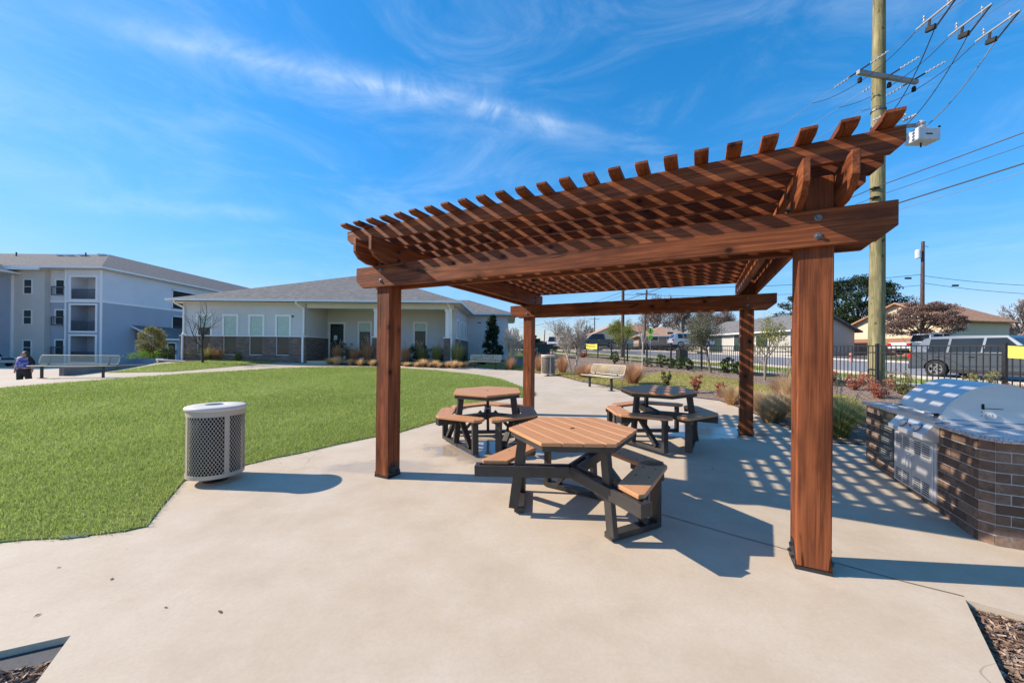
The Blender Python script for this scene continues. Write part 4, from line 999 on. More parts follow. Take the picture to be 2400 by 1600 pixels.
def brick_wall_mat():
    t = NT('wainscot_brick'); br = t.n('ShaderNodeTexBrick'); br.inputs['Scale'].default_value = 1.0; br.inputs['Brick Width'].default_value = .24; br.inputs['Row Height'].default_value = .08; br.inputs['Mortar Size'].default_value = .006
    br.inputs['Color1'].default_value = (.085, .062, .052, 1); br.inputs['Color2'].default_value = (.20, .145, .115, 1); br.inputs['Mortar'].default_value = (.28, .25, .23, 1)
    t.l(t.tc.outputs['UV'], br.inputs[0]); n = t.noise(t.map((1, 3, 1), 'UV'), 2.5, 4, .6); c = t.mix(t.rng(n, .35, .7, 0, .45), br.outputs[0], (.13, .095, .08)); t.base(c); t.rough(.9); t.bump(br.outputs['Fac'], -.6, .01); return t.m
M['brick_wall'] = brick_wall_mat()
def uvquad(me, mode):
    uv = me.uv_layers.new(name='UVMap')
    for p in me.polygons:
        nx, ny, nz = p.normal
        for li in p.loop_indices:
            co = me.vertices[me.loops[li].vertex_index].co
            if mode == 'wall': u = co.x if abs(ny) > abs(nx) else co.y; v = co.z
            else:
                h = Vector((nx, ny, 0))
                if h.length < 1e-4: u, v = co.x, co.y
                else:
                    h.normalize(); tt = Vector((-h.y, h.x, 0)); u = co.dot(tt); dn = Vector((h.x*abs(nz), h.y*abs(nz), -sqrt(max(0, 1-nz*nz)))); v = co.dot(dn)
            uv.data[li].uv = (u, v)
def wallpart(name, mb, mat, parent, mode='wall', **k):
    o = mb.build(name, mat, parent, **k); uvquad(o.data, mode); return o
def lapboards(parent, x0, x1, z0, z1, y, nrm, mat, exp=.18, axis='x', gaps=(), name='siding_boards'):
    """real lapped boards on a wall; nrm +1/-1 outward sign along y (or x)"""
    mb = MB(); z = z0
    while z < z1-.01:
        zt = min(z+exp, z1); segs = [(x0, x1)]
        for g0, g1_, gz0, gz1 in gaps:
            if zt > gz0+.02 and z < gz1-.02: segs = [s for a, b in segs for s in ((a, min(b, g0)), (max(a, g1_), b)) if s[1]-s[0] > .02]
        for a, b in segs:
            if axis == 'x': vs = [(a, y+nrm*.024, z), (b, y+nrm*.024, z), (b, y+nrm*.006, zt), (a, y+nrm*.006, zt), (a, y, z), (b, y, z)]
            else: vs = [(y+nrm*.024, a, z), (y+nrm*.024, b, z), (y+nrm*.006, b, zt), (y+nrm*.006, a, zt), (y, a, z), (y, b, z)]
            mb.add(vs, [(0, 1, 2, 3), (4, 5, 1, 0)])
        z = zt
    o = mb.build(name, mat, parent); tag(o, kind='stuff'); return o
def window(parent, c, w, h, axis='y', nrm=-1, trim=.09, mat='glass', mull=None, sky_reflection=0.0, sill=True, name='window', tmat='trim', head=0.0):
    """c: centre of the opening at the wall plane; axis: wall normal axis"""
    def bx(mb, u0, u1, v0, v1, d0, d1):
        a, b = sorted((d0*nrm, d1*nrm))
        if axis == 'y': mb.box(c[0]+u0, c[0]+u1, c[1]+a, c[1]+b, c[2]+v0, c[2]+v1)
        else: mb.box(c[0]+a, c[0]+b, c[1]+u0, c[1]+u1, c[2]+v0, c[2]+v1)
    fr = MB(); t = trim; bx(fr, -w/2-t, -w/2, -h/2-(t if sill else 0), h/2, .0, .052); bx(fr, w/2, w/2+t, -h/2-(t if sill else 0), h/2, .0, .052); bx(fr, -w/2-t-head, w/2+t+head, h/2, h/2+t, .0, .056)
    if sill: bx(fr, -w/2, w/2, -h/2-t*.7, -h/2, .0, .054)
    if mull == 'h': bx(fr, -w/2, w/2, -.025, .025, .0, .045)
    o = fr.build(name, M[tmat], parent); g = MB(); bx(g, -w/2, w/2, -h/2, h/2, .004, .012); g.build('pane', M[mat], o)
    if sky_reflection > 0: g = MB(); bx(g, -w/2+.01, w/2-.01, h/2-h*sky_reflection, h/2-.001, .013, .0165); g.build('sky_reflection', M['sky_reflection'], o)  # teal panel over the upper pane, painted in place of reflected sky
    return o
def hip_roof(mb, x0, x1, y0, y1, ze, rise, th=.16):
    w, d = x1-x0, y1-y0; k = min(w, d)/2
    if w >= d: r0, r1 = (x0+k, (y0+y1)/2, ze+rise), (x1-k, (y0+y1)/2, ze+rise)
    else: r0, r1 = ((x0+x1)/2, y0+k, ze+rise), ((x0+x1)/2, y1-k, ze+rise)
    v = [(x0, y0, ze), (x1, y0, ze), (x1, y1, ze), (x0, y1, ze), r0, r1]
    f = [(0, 1, 5, 4), (1, 2, 5), (2, 3, 4, 5), (3, 0, 4)] if w >= d else [(0, 1, 4), (1, 2, 5, 4), (2, 3, 5), (3, 0, 4, 5)]
    mb.add(v, f)
def eave_trim(parent, x0, x1, y0, y1, ze, fmat='trim', gut=.13, nm='gutter'):
    for (a, b, c_, d) in ((x0, x1, y0-.09, y0), (x0, x1, y1, y1+.09), (x0-.09, x0, y0-.09, y1+.09), (x1, x1+.09, y0-.09, y1+.09)):
        mb = MB(); mb.box(a, b, c_, d, ze-gut, ze+.01); mb.build(nm, M[fmat], parent)
    mb = MB(); mb.box(x0+.002, x1-.002, y0+.002, y1-.002, ze-gut-.06, ze-gut-.045); mb.build('soffit', M['soffit'], parent)

# clubhouse ------------------------------------------------------------
CF = .72; XL, XR, YF = -20.25, -3.65, 23.0; EZ = 4.42
club = empty('clubhouse', (XL, YF, CF), 0, 'single storey grey clubhouse with hipped shingle roof and dark brick wainscot', 'building')
cz = EZ-CF; wz = 1.46
def CL(x): return x-XL
X1 = CL(-12.72); XE = CL(XR); DB = 2.7
mb = MB()   # wall bodies
mb.box(0, X1, 0, 15.5, -.8, cz-.15); mb.box(X1, XE-.30, DB, 15.5, -.8, cz-.15)
mb.box(XE-.30, XE, 1.25, 15.5, -.8, cz-.15)
wallpart('wall', mb, M['siding'], club)
mb = MB(); mb.box(XE-.2, XE+3.25, 7.2, 14.5, -.8, cz-.15); wallpart('rear_wing_wall', mb, M['siding'], club)
wins = [-18.9, -17.3, -15.7, -14.06]
gaps = [(CL(x)-.47, CL(x)+.47, .35, 2.70) for x in wins]
lapboards(club, 0, X1, wz+.06, cz-.28, 0, -1, M['siding'], gaps=gaps)
lapboards(club, 1.4, 15.4, wz+.06, cz-.28, XE, 1, M['siding'], axis='y')
lapboards(club, 0, DB, wz+.06, cz-.28, X1, 1, M['siding'], axis='y')
lapboards(club, X1+.03, XE-.32, -.1, cz-.28, DB, -1, M['siding'], gaps=[(7.75, 8.75, -1, 2.6), (9.7, 10.7, -1, 2.6), (13.45, 14.5, -1, 2.6)])
lapboards(club, XE+.02, XE+3.2, -.1, cz-.28, 7.2, -1, M['siding'])
bw = MB(); x_ = -.05
for x in wins: bw.box(x_, CL(x)-.40, -.10, .0, -.8, wz); bw.box(CL(x)-.40, CL(x)+.40, -.09, .0, -.8, .33); x_ = CL(x)+.40
bw.box(x_, X1+.08, -.10, 0, -.8, wz); bw.box(X1, X1+.10, 0, DB, -.8, wz); bw.box(XE, XE+.10, 1.15, 7.2, -.8, wz); bw.box(-.1, -.001, -.1, 15, -.8, wz)
for i_ in range(len(bw.v)//8):
    b1 = MB(); b1.add(bw.v[i_*8:i_*8+8], [(0, 3, 2, 1), (4, 5, 6, 7), (0, 1, 5, 4), (1, 2, 6, 5), (2, 3, 7, 6), (3, 0, 4, 7)]); wallpart('brick_wainscot', b1, M['brick_wall'], club)
mb = MB(); mb.box(-.12, X1+.10, -.13, .0, wz, wz+.06); mb.box(X1, X1+.13, 0, DB, wz, wz+.06); mb.box(XE, XE+.13, 1.15, 7.2, wz, wz+.06); mb.build('water_table', M['trim'], club)
for i, x in enumerate(wins): window(club, (CL(x), 0, 1.53), .74, 2.34, trim=.13, sky_reflection=(.30, .52, .52, .50)[i])
window(club, (10.15, DB, 1.37), .74, 2.34, trim=.13, sky_reflection=.25); window(club, (13.95, DB, 1.37), .74, 2.34, trim=.13, sky_reflection=.22)
for y in (2.0, 4.0, 5.9): window(club, (XE, y, 1.62), .9, 2.1, axis='x', nrm=1, trim=.12, mat='glass_sky')  # pale glass colour stands in for bright reflections on these windows
# entrance door
dw = MB(); dx = 8.24
dw.box(dx-.58, dx-.46, DB-.06, DB, -.1, 2.46); dw.box(dx+.46, dx+.58, DB-.06, DB, -.1, 2.46); dw.box(dx-.62, dx+.62, DB-.07, DB, 2.46, 2.60)
df = dw.build('door_frame', M['trim'], club); mb = MB(); mb.box(dx-.46, dx+.46, DB-.045, DB-.005, .0, 2.46); dd = mb.build('door', M['door_black'], club)
mb = MB(); mb.box(dx-.33, dx+.33, DB-.049, DB-.046, .25, 2.25); mb.build('door_glass', M['glass'], dd)
mb = MB(); mb.box(dx-.20, dx+.02, DB-.052, DB-.0495, 1.38, 1.68); pp = mb.build('paper_notice', M['paper'], dd)
mb = MB()
for i in range(4): mb.box(dx-.16, dx-.02, DB-.0528, DB-.0522, 1.43+i*.055, 1.445+i*.055)
mb.build('printed_lines', simple('grey_print', (.3, .3, .33), .7), dd)
mb = MB(); mb.tube([(dx+.38, DB-.08, .95), (dx+.38, DB-.08, 1.25)], .014, 8); mb.build('door_handle', M['steel'], dd)
# porch columns on brick piers
for x in (CL(-8.38), CL(-3.98)):
    mb = MB(); mb.box(x-.22, x+.22, -.02, .42, -.5, wz); wallpart('brick_pier', mb, M['brick_wall'], club)
    mb = MB(); mb.box(x-.25, x+.25, -.05, .45, wz+.002, wz+.07); mb.box(x-.14, x+.14, .06, .34, wz+.07, cz-.602); mb.box(x-.18, x+.18, .025, .38, cz-.60, cz-.452); mb.build('porch_column', M['trim'], club, bevel=.008)
mb = MB(); mb.box(X1+.05, XE+.02, .02, .36, cz-.45, cz-.19); mb.build('porch_beam', M['siding'], club)
mb = MB(); mb.box(X1+.1, XE+.05, .0, DB, -.35, .0); mb.build('porch_floor', M['concrete'], club)
# roof
rf = MB(); o = .5; hip_roof(rf, -o, XE+o, -o, 15.5+o, cz, 3.12)
roof = wallpart('roof', rf, M['shingle'], club, 'roof'); rf = MB(); hip_roof(rf, XE-6.5, XE+3.25+.55, 6.75, 14.95, cz+.002, 1.58); wallpart('rear_wing_roof', rf, M['shingle'], club, 'roof')
eave_trim(club, -o, XE+o, -o, 15.5+o, cz); 
mb = MB(); mb.box(XE+o, XE+3.9, 6.62, 6.72, cz-.13, cz+.01); mb.build('gutter', M['trim'], club); mb = MB(); mb.box(XE+3.81, XE+3.9, 6.72, 15, cz-.13, cz+.01); mb.build('gutter', M['trim'], club)
mb = MB(); mb.box(XE+.5, XE+3.8, 6.76, 14.9, cz-.19, cz-.175); mb.build('soffit', M['soffit'], club)
def downspout(x, y, z0, side=-1, jog=wz):
    mb = MB(); pts = [(x+.35*side*-1*.0-side*.25, y-.48, cz-.12), (x-side*.25, y-.42, cz-.26), (x, y-.07, cz-.50), (x, y-.07, jog+.25), (x-.0, y-.16, jog+.02), (x, y-.17, -.1)]
    for a_, b_ in zip(pts[:-1], pts[1:]): mb.obox(a_, b_, .10, .08, up=(0, 1, .01))
    return mb.build('downspout', M['trim'], club)
downspout(.12, 0, 0, 1); downspout(X1-.06, 0, 0, 1)
mb = MB(); pts = [(CL(-3.98)+.05, -.45, cz-.12), (CL(-3.98)+.2, .0, cz-.45), (CL(-3.98)+.23, .02, wz+.2), (CL(-3.98)+.26, -.08, wz), (CL(-3.98)+.26, -.08, -.2)]
for a_, b_ in zip(pts[:-1], pts[1:]): mb.obox(a_, b_, .10, .08, up=(0, 1, .01))
mb.build('downspout', M['trim'], club)
mb = MB(); mb.lathe([(.05, 0), (.05, .05), (.02, .07), (0, .07)], 10); mb.build('security_camera', M['black_metal'], club, loc=(X1-.75, -.03, cz-.98), rot=(pi/2, 0, 0))
for x in (XE+1.0, XE+1.9): mb = MB(); mb.box(x-.15, x+.15, 7.16, 7.175, cz-.75, cz-.68); mb.build('vent_slot', M['slot'], club)
# roof vents
for (x, y) in ((8.6, 7.0), (12.5, 5.0)):
    z = cz+(y+.5)*3.12/8.0; mb = MB(); mb.tube([(x, y, z-.1), (x, y, z+.25)], .05, 8); mb.build('vent_pipe', M['shingle'], club)

# apartment block -------------------------------------------------------
GZ = -.42; AE = 9.93; ag = AE-GZ
apt = empty('apartment_building', (-43.9, 40.0, GZ), 0, 'three storey blue grey apartment building with stacked balconies', 'building')
M['ap_light'] = siding('pale_blue_siding', (.66, .68, .72)); M['ap_dark'] = siding('slate_blue_siding', (.36, .40, .46)); M['ap_tan'] = siding('tan_stucco', (.58, .55, .50))
M['rail'] = simple('dark_railing', (.05, .06, .075), .5)
band_z = 6.72   # change of colour between second and third storeys
mb = MB(); mb.box(-3.85, -.0, .0, 1.6, -.1, .01)
# side wall (receding) two colours
mb = MB(); mb.box(-6, 0, 1.6, 40, -.2, band_z); mb.box(-60, -9.5, .5, 19, -.2, band_z); mb.box(-.6, 0, 0, 1.6, -.2, band_z); mb.box(-3.85, -3.35, 0, 1.6, -.2, band_z); wallpart('lower_wall', mb, M['ap_dark'], apt)
mb = MB(); mb.box(-6, 0, 1.6, 40, band_z+.001, ag-.1); mb.box(-60, -9.5, .5, 19, band_z+.001, ag-.1); mb.box(-.6, 0, 0, 1.6, band_z+.001, ag-.1); mb.box(-3.85, -3.35, 0, 1.6, band_z+.001, ag-.1); mb.box(-6.13, -3.85, .5, 1.6, band_z+.001, ag-.1); wallpart('upper_wall', mb, M['ap_light'], apt)
mb = MB(); mb.box(-6.13, -3.85, .5, 1.6, -.2, band_z); wallpart('recess_wall', mb, M['ap_dark'], apt)
mb = MB(); mb.box(-9.5, -6.13, .0, 6, -.2, ag-.25); wallpart('stucco_bay_wall', mb, M['ap_tan'], apt)
# balcony openings: floors and rails
zf = [(.25, 3.05), (3.55, 6.35), (6.95, 9.35)]
for i, (z0, z1) in enumerate(zf):
    mt = M['ap_dark'] if i < 2 else M['ap_light']
    mb = MB(); mb.box(-3.35, -.6, .02, 1.6, z1+.001, (zf[i+1][0] if i < 2 else ag-.1)-.001); mb.build('balcony_slab', mt, apt)
    mb = MB(); 
    mb.box(-3.50, -3.30, -.04, .02, z0-.15, z1+.15); mb.box(-.66, -.46, -.04, .02, z0-.15, z1+.15); mb.box(-3.30, -.66, -.04, .02, z1-.02, z1+.15); mb.box(-3.30, -.66, -.04, .02, z0-.15, z0+.02)
    mb.build('balcony_frame', M['trim'], apt)
    rl = MB(); rl.box(-3.30, -.66, .05, .09, z0+1.05, z0+1.11); rl.box(-3.30, -.66, .05, .09, z0+.08, z0+.13)
    ro = rl.build('balcony_rail', M['rail'], apt); bl_ = MB()
    for k in range(24): x = -3.27+k*.113; bl_.box(x-.018, x+.018, .055, .085, z0+.13, z0+1.05)
    b_ = bl_.build('baluster', M['rail'], ro); tag(b_, kind='stuff')
    window(apt, (-1.15, 1.6, z0+1.15), .75, 2.1, trim=.10, sill=False, name='balcony_door')
for sgn, z0, z1 in ((0, 0, band_z), (0, band_z, ag-.1)):
    pass
mb = MB(); mb.box(-.16, .03, -.05, .03, -.2, ag-.12); mb.box(-3.93, -3.78, -.05, .0, -.2, ag-.12); mb.build('corner_board', M['trim'], apt)
mb = MB(); mb.box(.0, .04, .03, 40, band_z-.08, band_z+.12); mb.box(-3.78, -.16, -.045, .0, band_z-.08, band_z+.08); mb.box(-6.12, -3.93, .46, .5, band_z-.08, band_z+.12); mb.build('band_board', M['trim'], apt)
for zc in (1.75, 5.0, 8.25):
    window(apt, (-7.9, .0, zc), .80, 1.45, trim=.09, mull='h', mat='glass'); 
    window(apt, (-5.05, .5, zc+.05), .85, 1.5, trim=.13, mull='h')
    rx0, rx1 = -5.72, -4.40; mb = MB(); mb.box(rx0, rx1, .22, .26, zc-.85, zc-.78); mb.box(rx0, rx1, .22, .26, zc+.06, zc+.12)
    for xx in (rx0, rx1-.06): mb.box(xx, xx+.06, .22, .26, zc-.78, zc+.06); mb.box(xx, xx+.06, .26, .5, zc+.06, zc+.12)
    for k in range(9): x = rx0+.12+k*.135; mb.box(x-.012, x+.012, .23, .25, zc-.78, zc+.06)
    mb.build('balconette_rail', M['rail'], apt)
mb = MB(); mb.box(-9.62, -9.42, -.10, -.0, -.2, ag-.3); mb.build('downspout', M['trim'], apt)
# side balconies near the rear: dark screened openings
for z0 in (.4, 3.6, 6.95):
    mb = MB(); mb.box(.0, .012, 8.3, 11.9, z0, z0+2.3); mb.build('screened_opening', M['slot'], apt)
    mb = MB(); mb.box(.012, .07, 8.2, 8.3, z0-.1, z0+2.4); mb.box(.012, .07, 11.9, 12.0, z0-.1, z0+2.4); mb.box(.012, .07, 8.2, 12.0, z0+2.3, z0+2.4); mb.box(.012, .07, 8.2, 12, z0-.1, z0); mb.build('opening_frame', M['trim'], apt)
    mb = MB(); mb.box(.03, .06, 8.3, 11.9, z0+1.0, z0+1.06)
    for k in range(30): y = 8.35+k*.12; mb.box(.035, .05, y, y+.03, z0, z0+1.0)
    mb.build('screen_rail', M['rail'], apt)
# entry porch on the side wall
mb = MB(); mb.box(0, 2.4, 3.6, 9.5, -.2, 2.75); wallpart('entry_porch_wall', mb, M['ap_dark'], apt)
mb = MB(); mb.add([(-.05, 3.2, 4.35), (2.9, 3.2, 2.95), (2.9, 10, 2.95), (-.05, 10, 4.35)], [(0, 1, 2, 3)]); mb.add([(0, 3.6, 2.75), (2.4, 3.6, 2.75), (0, 3.6, 4.2)], [(0, 1, 2)])
op = wallpart('entry_porch_roof', mb, M['shingle'], apt, 'roof'); so = op.modifiers.new('t', 'SOLIDIFY'); so.thickness = .1
mb = MB(); mb.obox((-.05, 3.17, 4.30), (2.9, 3.17, 2.90), .05, .18); mb.box(2.9, 2.96, 3.2, 10, 2.78, 2.96); mb.build('porch_fascia', M['trim'], apt)
window(apt, (2.4, 5.6, 1.3), 1.0, 2.2, axis='x', nrm=1, trim=.1, sill=False, name='entry_door')
# roofs
o = .6
rf = MB(); hip_roof(rf, -60, .0+o, -o, 19.5, ag, 3.75); wallpart('roof', rf, M['shingle'], apt, 'roof')
rf = MB(); hip_roof(rf, -19.5, o-.01, -o+.01, 48, ag+.004, 3.74); wallpart('rear_roof', rf, M['shingle'], apt, 'roof')
eave_trim(apt, -60, o, -o, 19.5, ag, gut=.2); mb = MB(); mb.box(o, o+.09, 19.5, 48, ag-.2, ag+.01); mb.build('gutter', M['trim'], apt); mb = MB(); mb.box(-5, o, 19.6, 48, ag-.26, ag-.24); mb.build('soffit', M['soffit'], apt)
mb = MB(); mb.box(-9.8, -5.9, -.75, -.6, ag-.42, ag-.22); mb.build('bay_fascia', M['trim'], apt)
for x, y in ((-13.3, 7.4), (-12.0, 7.4), (-10.7, 7.6), (-9.0, 8.2)):
     z = ag+(y+o)*3.75/10.05; mb = MB(); mb.box(x-.42, x+.42, y-.25, y+.25, z, z+.20); mb.build('roof_vent', M['trim'], apt)
for x, y in ((-18.5, 7.0), (-10.0, 7.2)):
    z = ag+(y+o)*3.75/10.05; mb = MB(); mb.tube([(x, y, z-.1), (x, y, z+.5)], .07, 8); mb.build('vent_pipe', M['rail'], apt)
# nearer left wing
wing = empty('apartment_wing', (-60, 31, GZ), 0, 'darker blue grey apartment wing cropped by the left edge of the photo', 'building')
mb = MB(); mb.box(-10, 6.5, 2, 9.3, -.2, 9.7); wallpart('wall', mb, M['ap_dark'], wing)
rf = MB(); hip_roof(rf, -11, 7.3, 1.2, 10.5, 9.75, 2.2); wallpart('roof', rf, M['shingle'], wing, 'roof'); eave_trim(wing, -11, 7.3, 1.2, 10.5, 9.75, gut=.22)
# low walls by the sidewalk
def lowwall(pts, tops, label, mat, cap=None, th=.2):
    o_ = empty('retaining_wall', (pts[0][0], pts[0][1], g1(*pts[0])), 0, label, 'wall'); mb = MB(); oo = Vector(o_.location)
    for i in range(len(pts)-1):
        a_, b_ = Vector((*pts[i], 0)), Vector((*pts[i+1], 0)); d = (b_-a_).normalized(); s = Vector((-d.y, d.x, 0))*th/2
        za, zb_ = g1(a_.x+.4, a_.y)-.3, g1(b_.x+.4, b_.y)-.3; ta, tb = tops[i], tops[i+1]
        v = [a_-s+Vector((0, 0, za)), b_-s+Vector((0, 0, zb_)), b_+s+Vector((0, 0, zb_)), a_+s+Vector((0, 0, za)), a_-s+Vector((0, 0, ta)), b_-s+Vector((0, 0, tb)), b_+s+Vector((0, 0, tb)), a_+s+Vector((0, 0, ta))]
        mb.add([p-oo for p in v], [(0, 3, 2, 1), (4, 5, 6, 7), (0, 1, 5, 4), (1, 2, 6, 5), (2, 3, 7, 6), (3, 0, 4, 7)])
    mb.build('wall_body', mat, o_)
    if cap:
        m2 = MB()
        for i in range(len(pts)-1): m2.obox(Vector((*pts[i], tops[i]+.031))-oo, Vector((*pts[i+1], tops[i+1]+.031))-oo, th+.08, .06)
        m2.build('wall_cap', cap, o_)
    return o_
gconc = simple('board_marked_concrete', (.20, .19, .185), .9, var=.2, scale=2, bump=.3)
lowwall([(-19.25, 16.0), (-19.35, 18.2), (-19.9, 21.4), (-20.8, 23.5)], [.56, .55, .50, .50], 'low dark concrete retaining wall tapering away behind the long bench', gconc)
pw1, pw2 = at(276, 861), at(480, 860); lowwall([(-22.9, 24.3), (-20.9, 22.3), (-18.0, 21.95)], [.66, .68, .56], 'low brick planter wall with pale cap at the clubhouse corner', M['brick_wall'], M['kerb'], .25)

# houses across the road --------------------------------------------------
def far_house(loc, rz, w, d, wh, rise, wallm, roofm, label, kind='hip', wins=(), dep=-.3, over=.5, low=None):
    h = empty('house', loc, rz, label, 'house'); mb = MB()
    mb.box(0, w, 0, d, dep, wh)
    if kind == 'gable':   # gable ends face -y
        mb.add([(0, 0, wh), (w, 0, wh), (w/2, 0, wh+rise), (0, d, wh), (w, d, wh), (w/2, d, wh+rise)], [(0, 1, 2), (3, 5, 4)])
    wallpart('wall', mb, wallm, h); rf = MB()
    if kind == 'hip': hip_roof(rf, -over, w+over, -over, d+over, wh, rise)
    elif kind == 'gable':
        k = rise/(w/2); zz = wh-over*k; rf.add([(-over, -over, zz), (w/2, -over, wh+rise), (w/2, d+over, wh+rise), (-over, d+over, zz), (w+over, -over, zz), (w+over, d+over, zz)], [(0, 1, 2, 3), (1, 4, 5, 2)])
    else:                 # ridge along x
        k = rise/(d/2); zz = wh-over*k; rf.add([(-over, -over, zz), (w+over, -over, zz), (w+over, d/2, wh+rise), (-over, d/2, wh+rise), (w+over, d+over, zz), (-over, d+over, zz)], [(0, 1, 2, 3), (3, 2, 4, 5)]); 
        mb2 = MB(); mb2.add([(0, 0, wh), (0, d, wh), (0, d/2, wh+rise), (w, 0, wh), (w, d, wh), (w, d/2, wh+rise)], [(0, 1, 2), (3, 5, 4)]); wallpart('gable_wall', mb2, wallm, h)
    r = wallpart('roof', rf, roofm, h, 'roof'); so = r.modifiers.new('t', 'SOLIDIFY'); so.thickness = .14
    mb = MB(); mb.box(-over, w+over, -over-.05, -over, wh-.16-(0 if kind == 'hip' else over*rise/((w if kind == 'gable' else d)/2)), wh+.0-(0 if kind == 'hip' else over*rise/((w if kind == 'gable' else d)/2)));
    if kind != 'gable': mb.build('fascia', M['trim'], h)
    for (x, z, ww, hh, nm) in wins: window(h, (x, 0, z), ww, hh, trim=.08, name=nm, sill=(nm == 'window'))
    return h
def PX(px, y): return (px-1200)/F*y
def PZ(px, py, y): d = ray(px, py); return EYE+d.z*y/d.y
M['brick_pale'] = siding('pale_brick', (.50, .47, .43)); M['cream'] = siding('cream_siding', (.68, .56, .40)); M['brick_red'] = siding('red_brick', (.34, .17, .10)); M['tan_wall'] = siding('tan_brick_wall', (.33, .26, .21)); M['white_wall'] = siding('white_siding', (.62, .60, .56)); M['blue_wall'] = siding('blue_siding', (.17, .26, .38))
Y = 62; far_house((PX(1508, Y), Y, PZ(1560, 806, Y)), radians(-8), PX(1608, Y)-PX(1508, Y), 9, PZ(1560, 787, Y)-PZ(1560, 806, Y), PZ(1560, 768, Y)-PZ(1560, 787, Y)+.4, M['tan_wall'], M['shingle_tan'], 'low ranch house with tan hipped roof behind the far fence', 'hip', [(1.6, 1.1, 1.4, 1.1, 'window'), (4.2, 1.0, .9, 1.9, 'door'), (5.9, 1.1, .8, 1.2, 'window')], over=.7)
Y = 74; far_house((PX(1470, Y), Y+3, PZ(1500, 806, Y)), 0, 8, 8, 2.6, 1.9, M['tan_wall'], M['shingle_tan'], 'house wing with orange brick front left of the tan roofed house', 'hip')
RZ = atan2(-.984, .177)
far_house((26.3, 51.6, 1.42), RZ, 13.3, 8.0, 2.66, 1.75, M['brick_pale'], M['shingle'], 'long pale brick house with grey roof across the road behind the right posts', 'side', [(2.5, 1.15, 2.4, 2.1, 'garage_door'), (6.2, 1.25, 1.0, 2.0, 'door'), (9.8, 1.4, 1.6, 1.2, 'window')], dep=-1.5)
hb_ = far_house((38.4, 42.0, 1.75), RZ, 8.2, 7.0, 3.05, 1.9, M['cream'], M['shingle_brown'], 'cream gabled house with red brick base behind the utility pole', 'gable', dep=-1)
mb = MB(); mb.box(.05, 8.15, -.10, -.005, -1, 1.35); wallpart('brick_base', mb, M['brick_red'], [o for o in col.objects if o.name.startswith('house')][-1])
Y = 60; far_house((PX(2210, Y), Y, PZ(2300, 822, Y)), radians(-3), PX(2420, Y)-PX(2230, Y), 12, PZ(2300, 768, Y)-PZ(2300, 822, Y), 2.4, M['tan_wall'], M['shingle_brown'], 'long house with orange brown roof behind the storage shed', 'hip', dep=-1)
mb = MB(); Yc = 58; mb.box(PX(2214, Yc), PX(2250, Yc), Yc, Yc+1.2, 3, PZ(2232, 722, Yc)); ch = wallpart('chimney', mb, siding('pale_stone', (.66, .58, .48)), hh2 := [o for o in col.objects if o.name.startswith('house')][-1]); ch.matrix_parent_inverse = hh2.matrix_world.inverted(); bpy.context.view_layer.update(); ch.matrix_parent_inverse = hh2.matrix_world.inverted()
Y = 56; far_house((PX(2238, Y), Y-3, PZ(2260, 810, Y)), 0, 3.5, 5, 2.9, 1.1, M['blue_wall'], M['shingle'], 'small blue gabled outbuilding peeking over the storage shed', 'gable', over=.3, dep=-1)
Y = 75; far_house((PX(1395, Y), Y, PZ(1400, 812, Y)), 0, 9, 8, 2.7, 2.0, M['cream'], M['shingle_tan'], 'small distant house with pale walls beyond the parked truck', 'gable', over=.3)
# storage shed
shed = empty('storage_shed', (45.0, 36.0, 1.62), RZ+pi/2, 'cream metal storage shed with brown trim and grey roof', 'shed')
sw, sdp, shh = 3.1, 3.5, 2.42; mb = MB(); mb.box(0, sw, 0, sdp, -1, shh); mb.add([(0, 0, shh), (sw, 0, shh), (sw/2, 0, shh+.75), (0, sdp, shh), (sw, sdp, shh), (sw/2, sdp, shh+.75)], [(0, 1, 2), (3, 5, 4)]); wallpart('wall', mb, M['cream'], shed)
mb = MB(); mb.add([(-.12, -.12, shh-.05), (sw/2, -.12, shh+.80), (sw/2, sdp+.1, shh+.80), (-.12, sdp+.1, shh-.05), (sw+.12, -.12, shh-.05), (sw+.12, sdp+.1, shh-.05)], [(0, 1, 2, 3), (1, 4, 5, 2)]); r = wallpart('roof', mb, simple('pale_metal_roof', (.50, .50, .52), .5), shed, 'roof'); so = r.modifiers.new('t', 'SOLIDIFY'); so.thickness = .07
brn = simple('brown_trim', (.07, .035, .025), .6); mb = MB(); mb.box(-.02, .10, -.03, 0, -1, shh); mb.box(sw-.10, sw+.02, -.03, 0, -1, shh); mb.box(.45, .58, -.03, 0, -1, shh-.05); mb.box(sw-.55, sw-.42, -.03, 0, -1, shh-.05); mb.box(.45, sw-.42, -.03, 0, shh-.10, shh+.02); mb.build('trim', brn, shed)
mb = MB(); mb.box(.58, sw-.55, -.02, -.001, -1, shh-.10); mb.build('roll_up_door', simple('grey_door', (.45, .46, .48), .5), shed)
# wooden privacy fence behind the shed: separate boards
wf = empty('wooden_fence', (PX(2352, 40), 40, 1.2), radians(0), 'orange stained wooden privacy fence at the right edge beyond the road', 'fence'); pm = None; wfm = simple('orange_fence_board', (.42, .20, .09), .8, var=.25, scale=2)
for k in range(34):
    if pm is None: mb = MB(); mb.box(-.066, .066, -.012, .012, 0, 1.75); pm = mb.build('fence_board', wfm, wf); o_ = pm
    else: o_ = link_copy(pm, wf)
    o_.location = (k*.14, 0, random.uniform(-.01, .01))
mb = MB(); mb.box(0, 4.8, .014, .05, .3, .4); mb.box(0, 4.8, .014, .05, 1.3, 1.4); mb.build('fence_rail', wfm, wf)
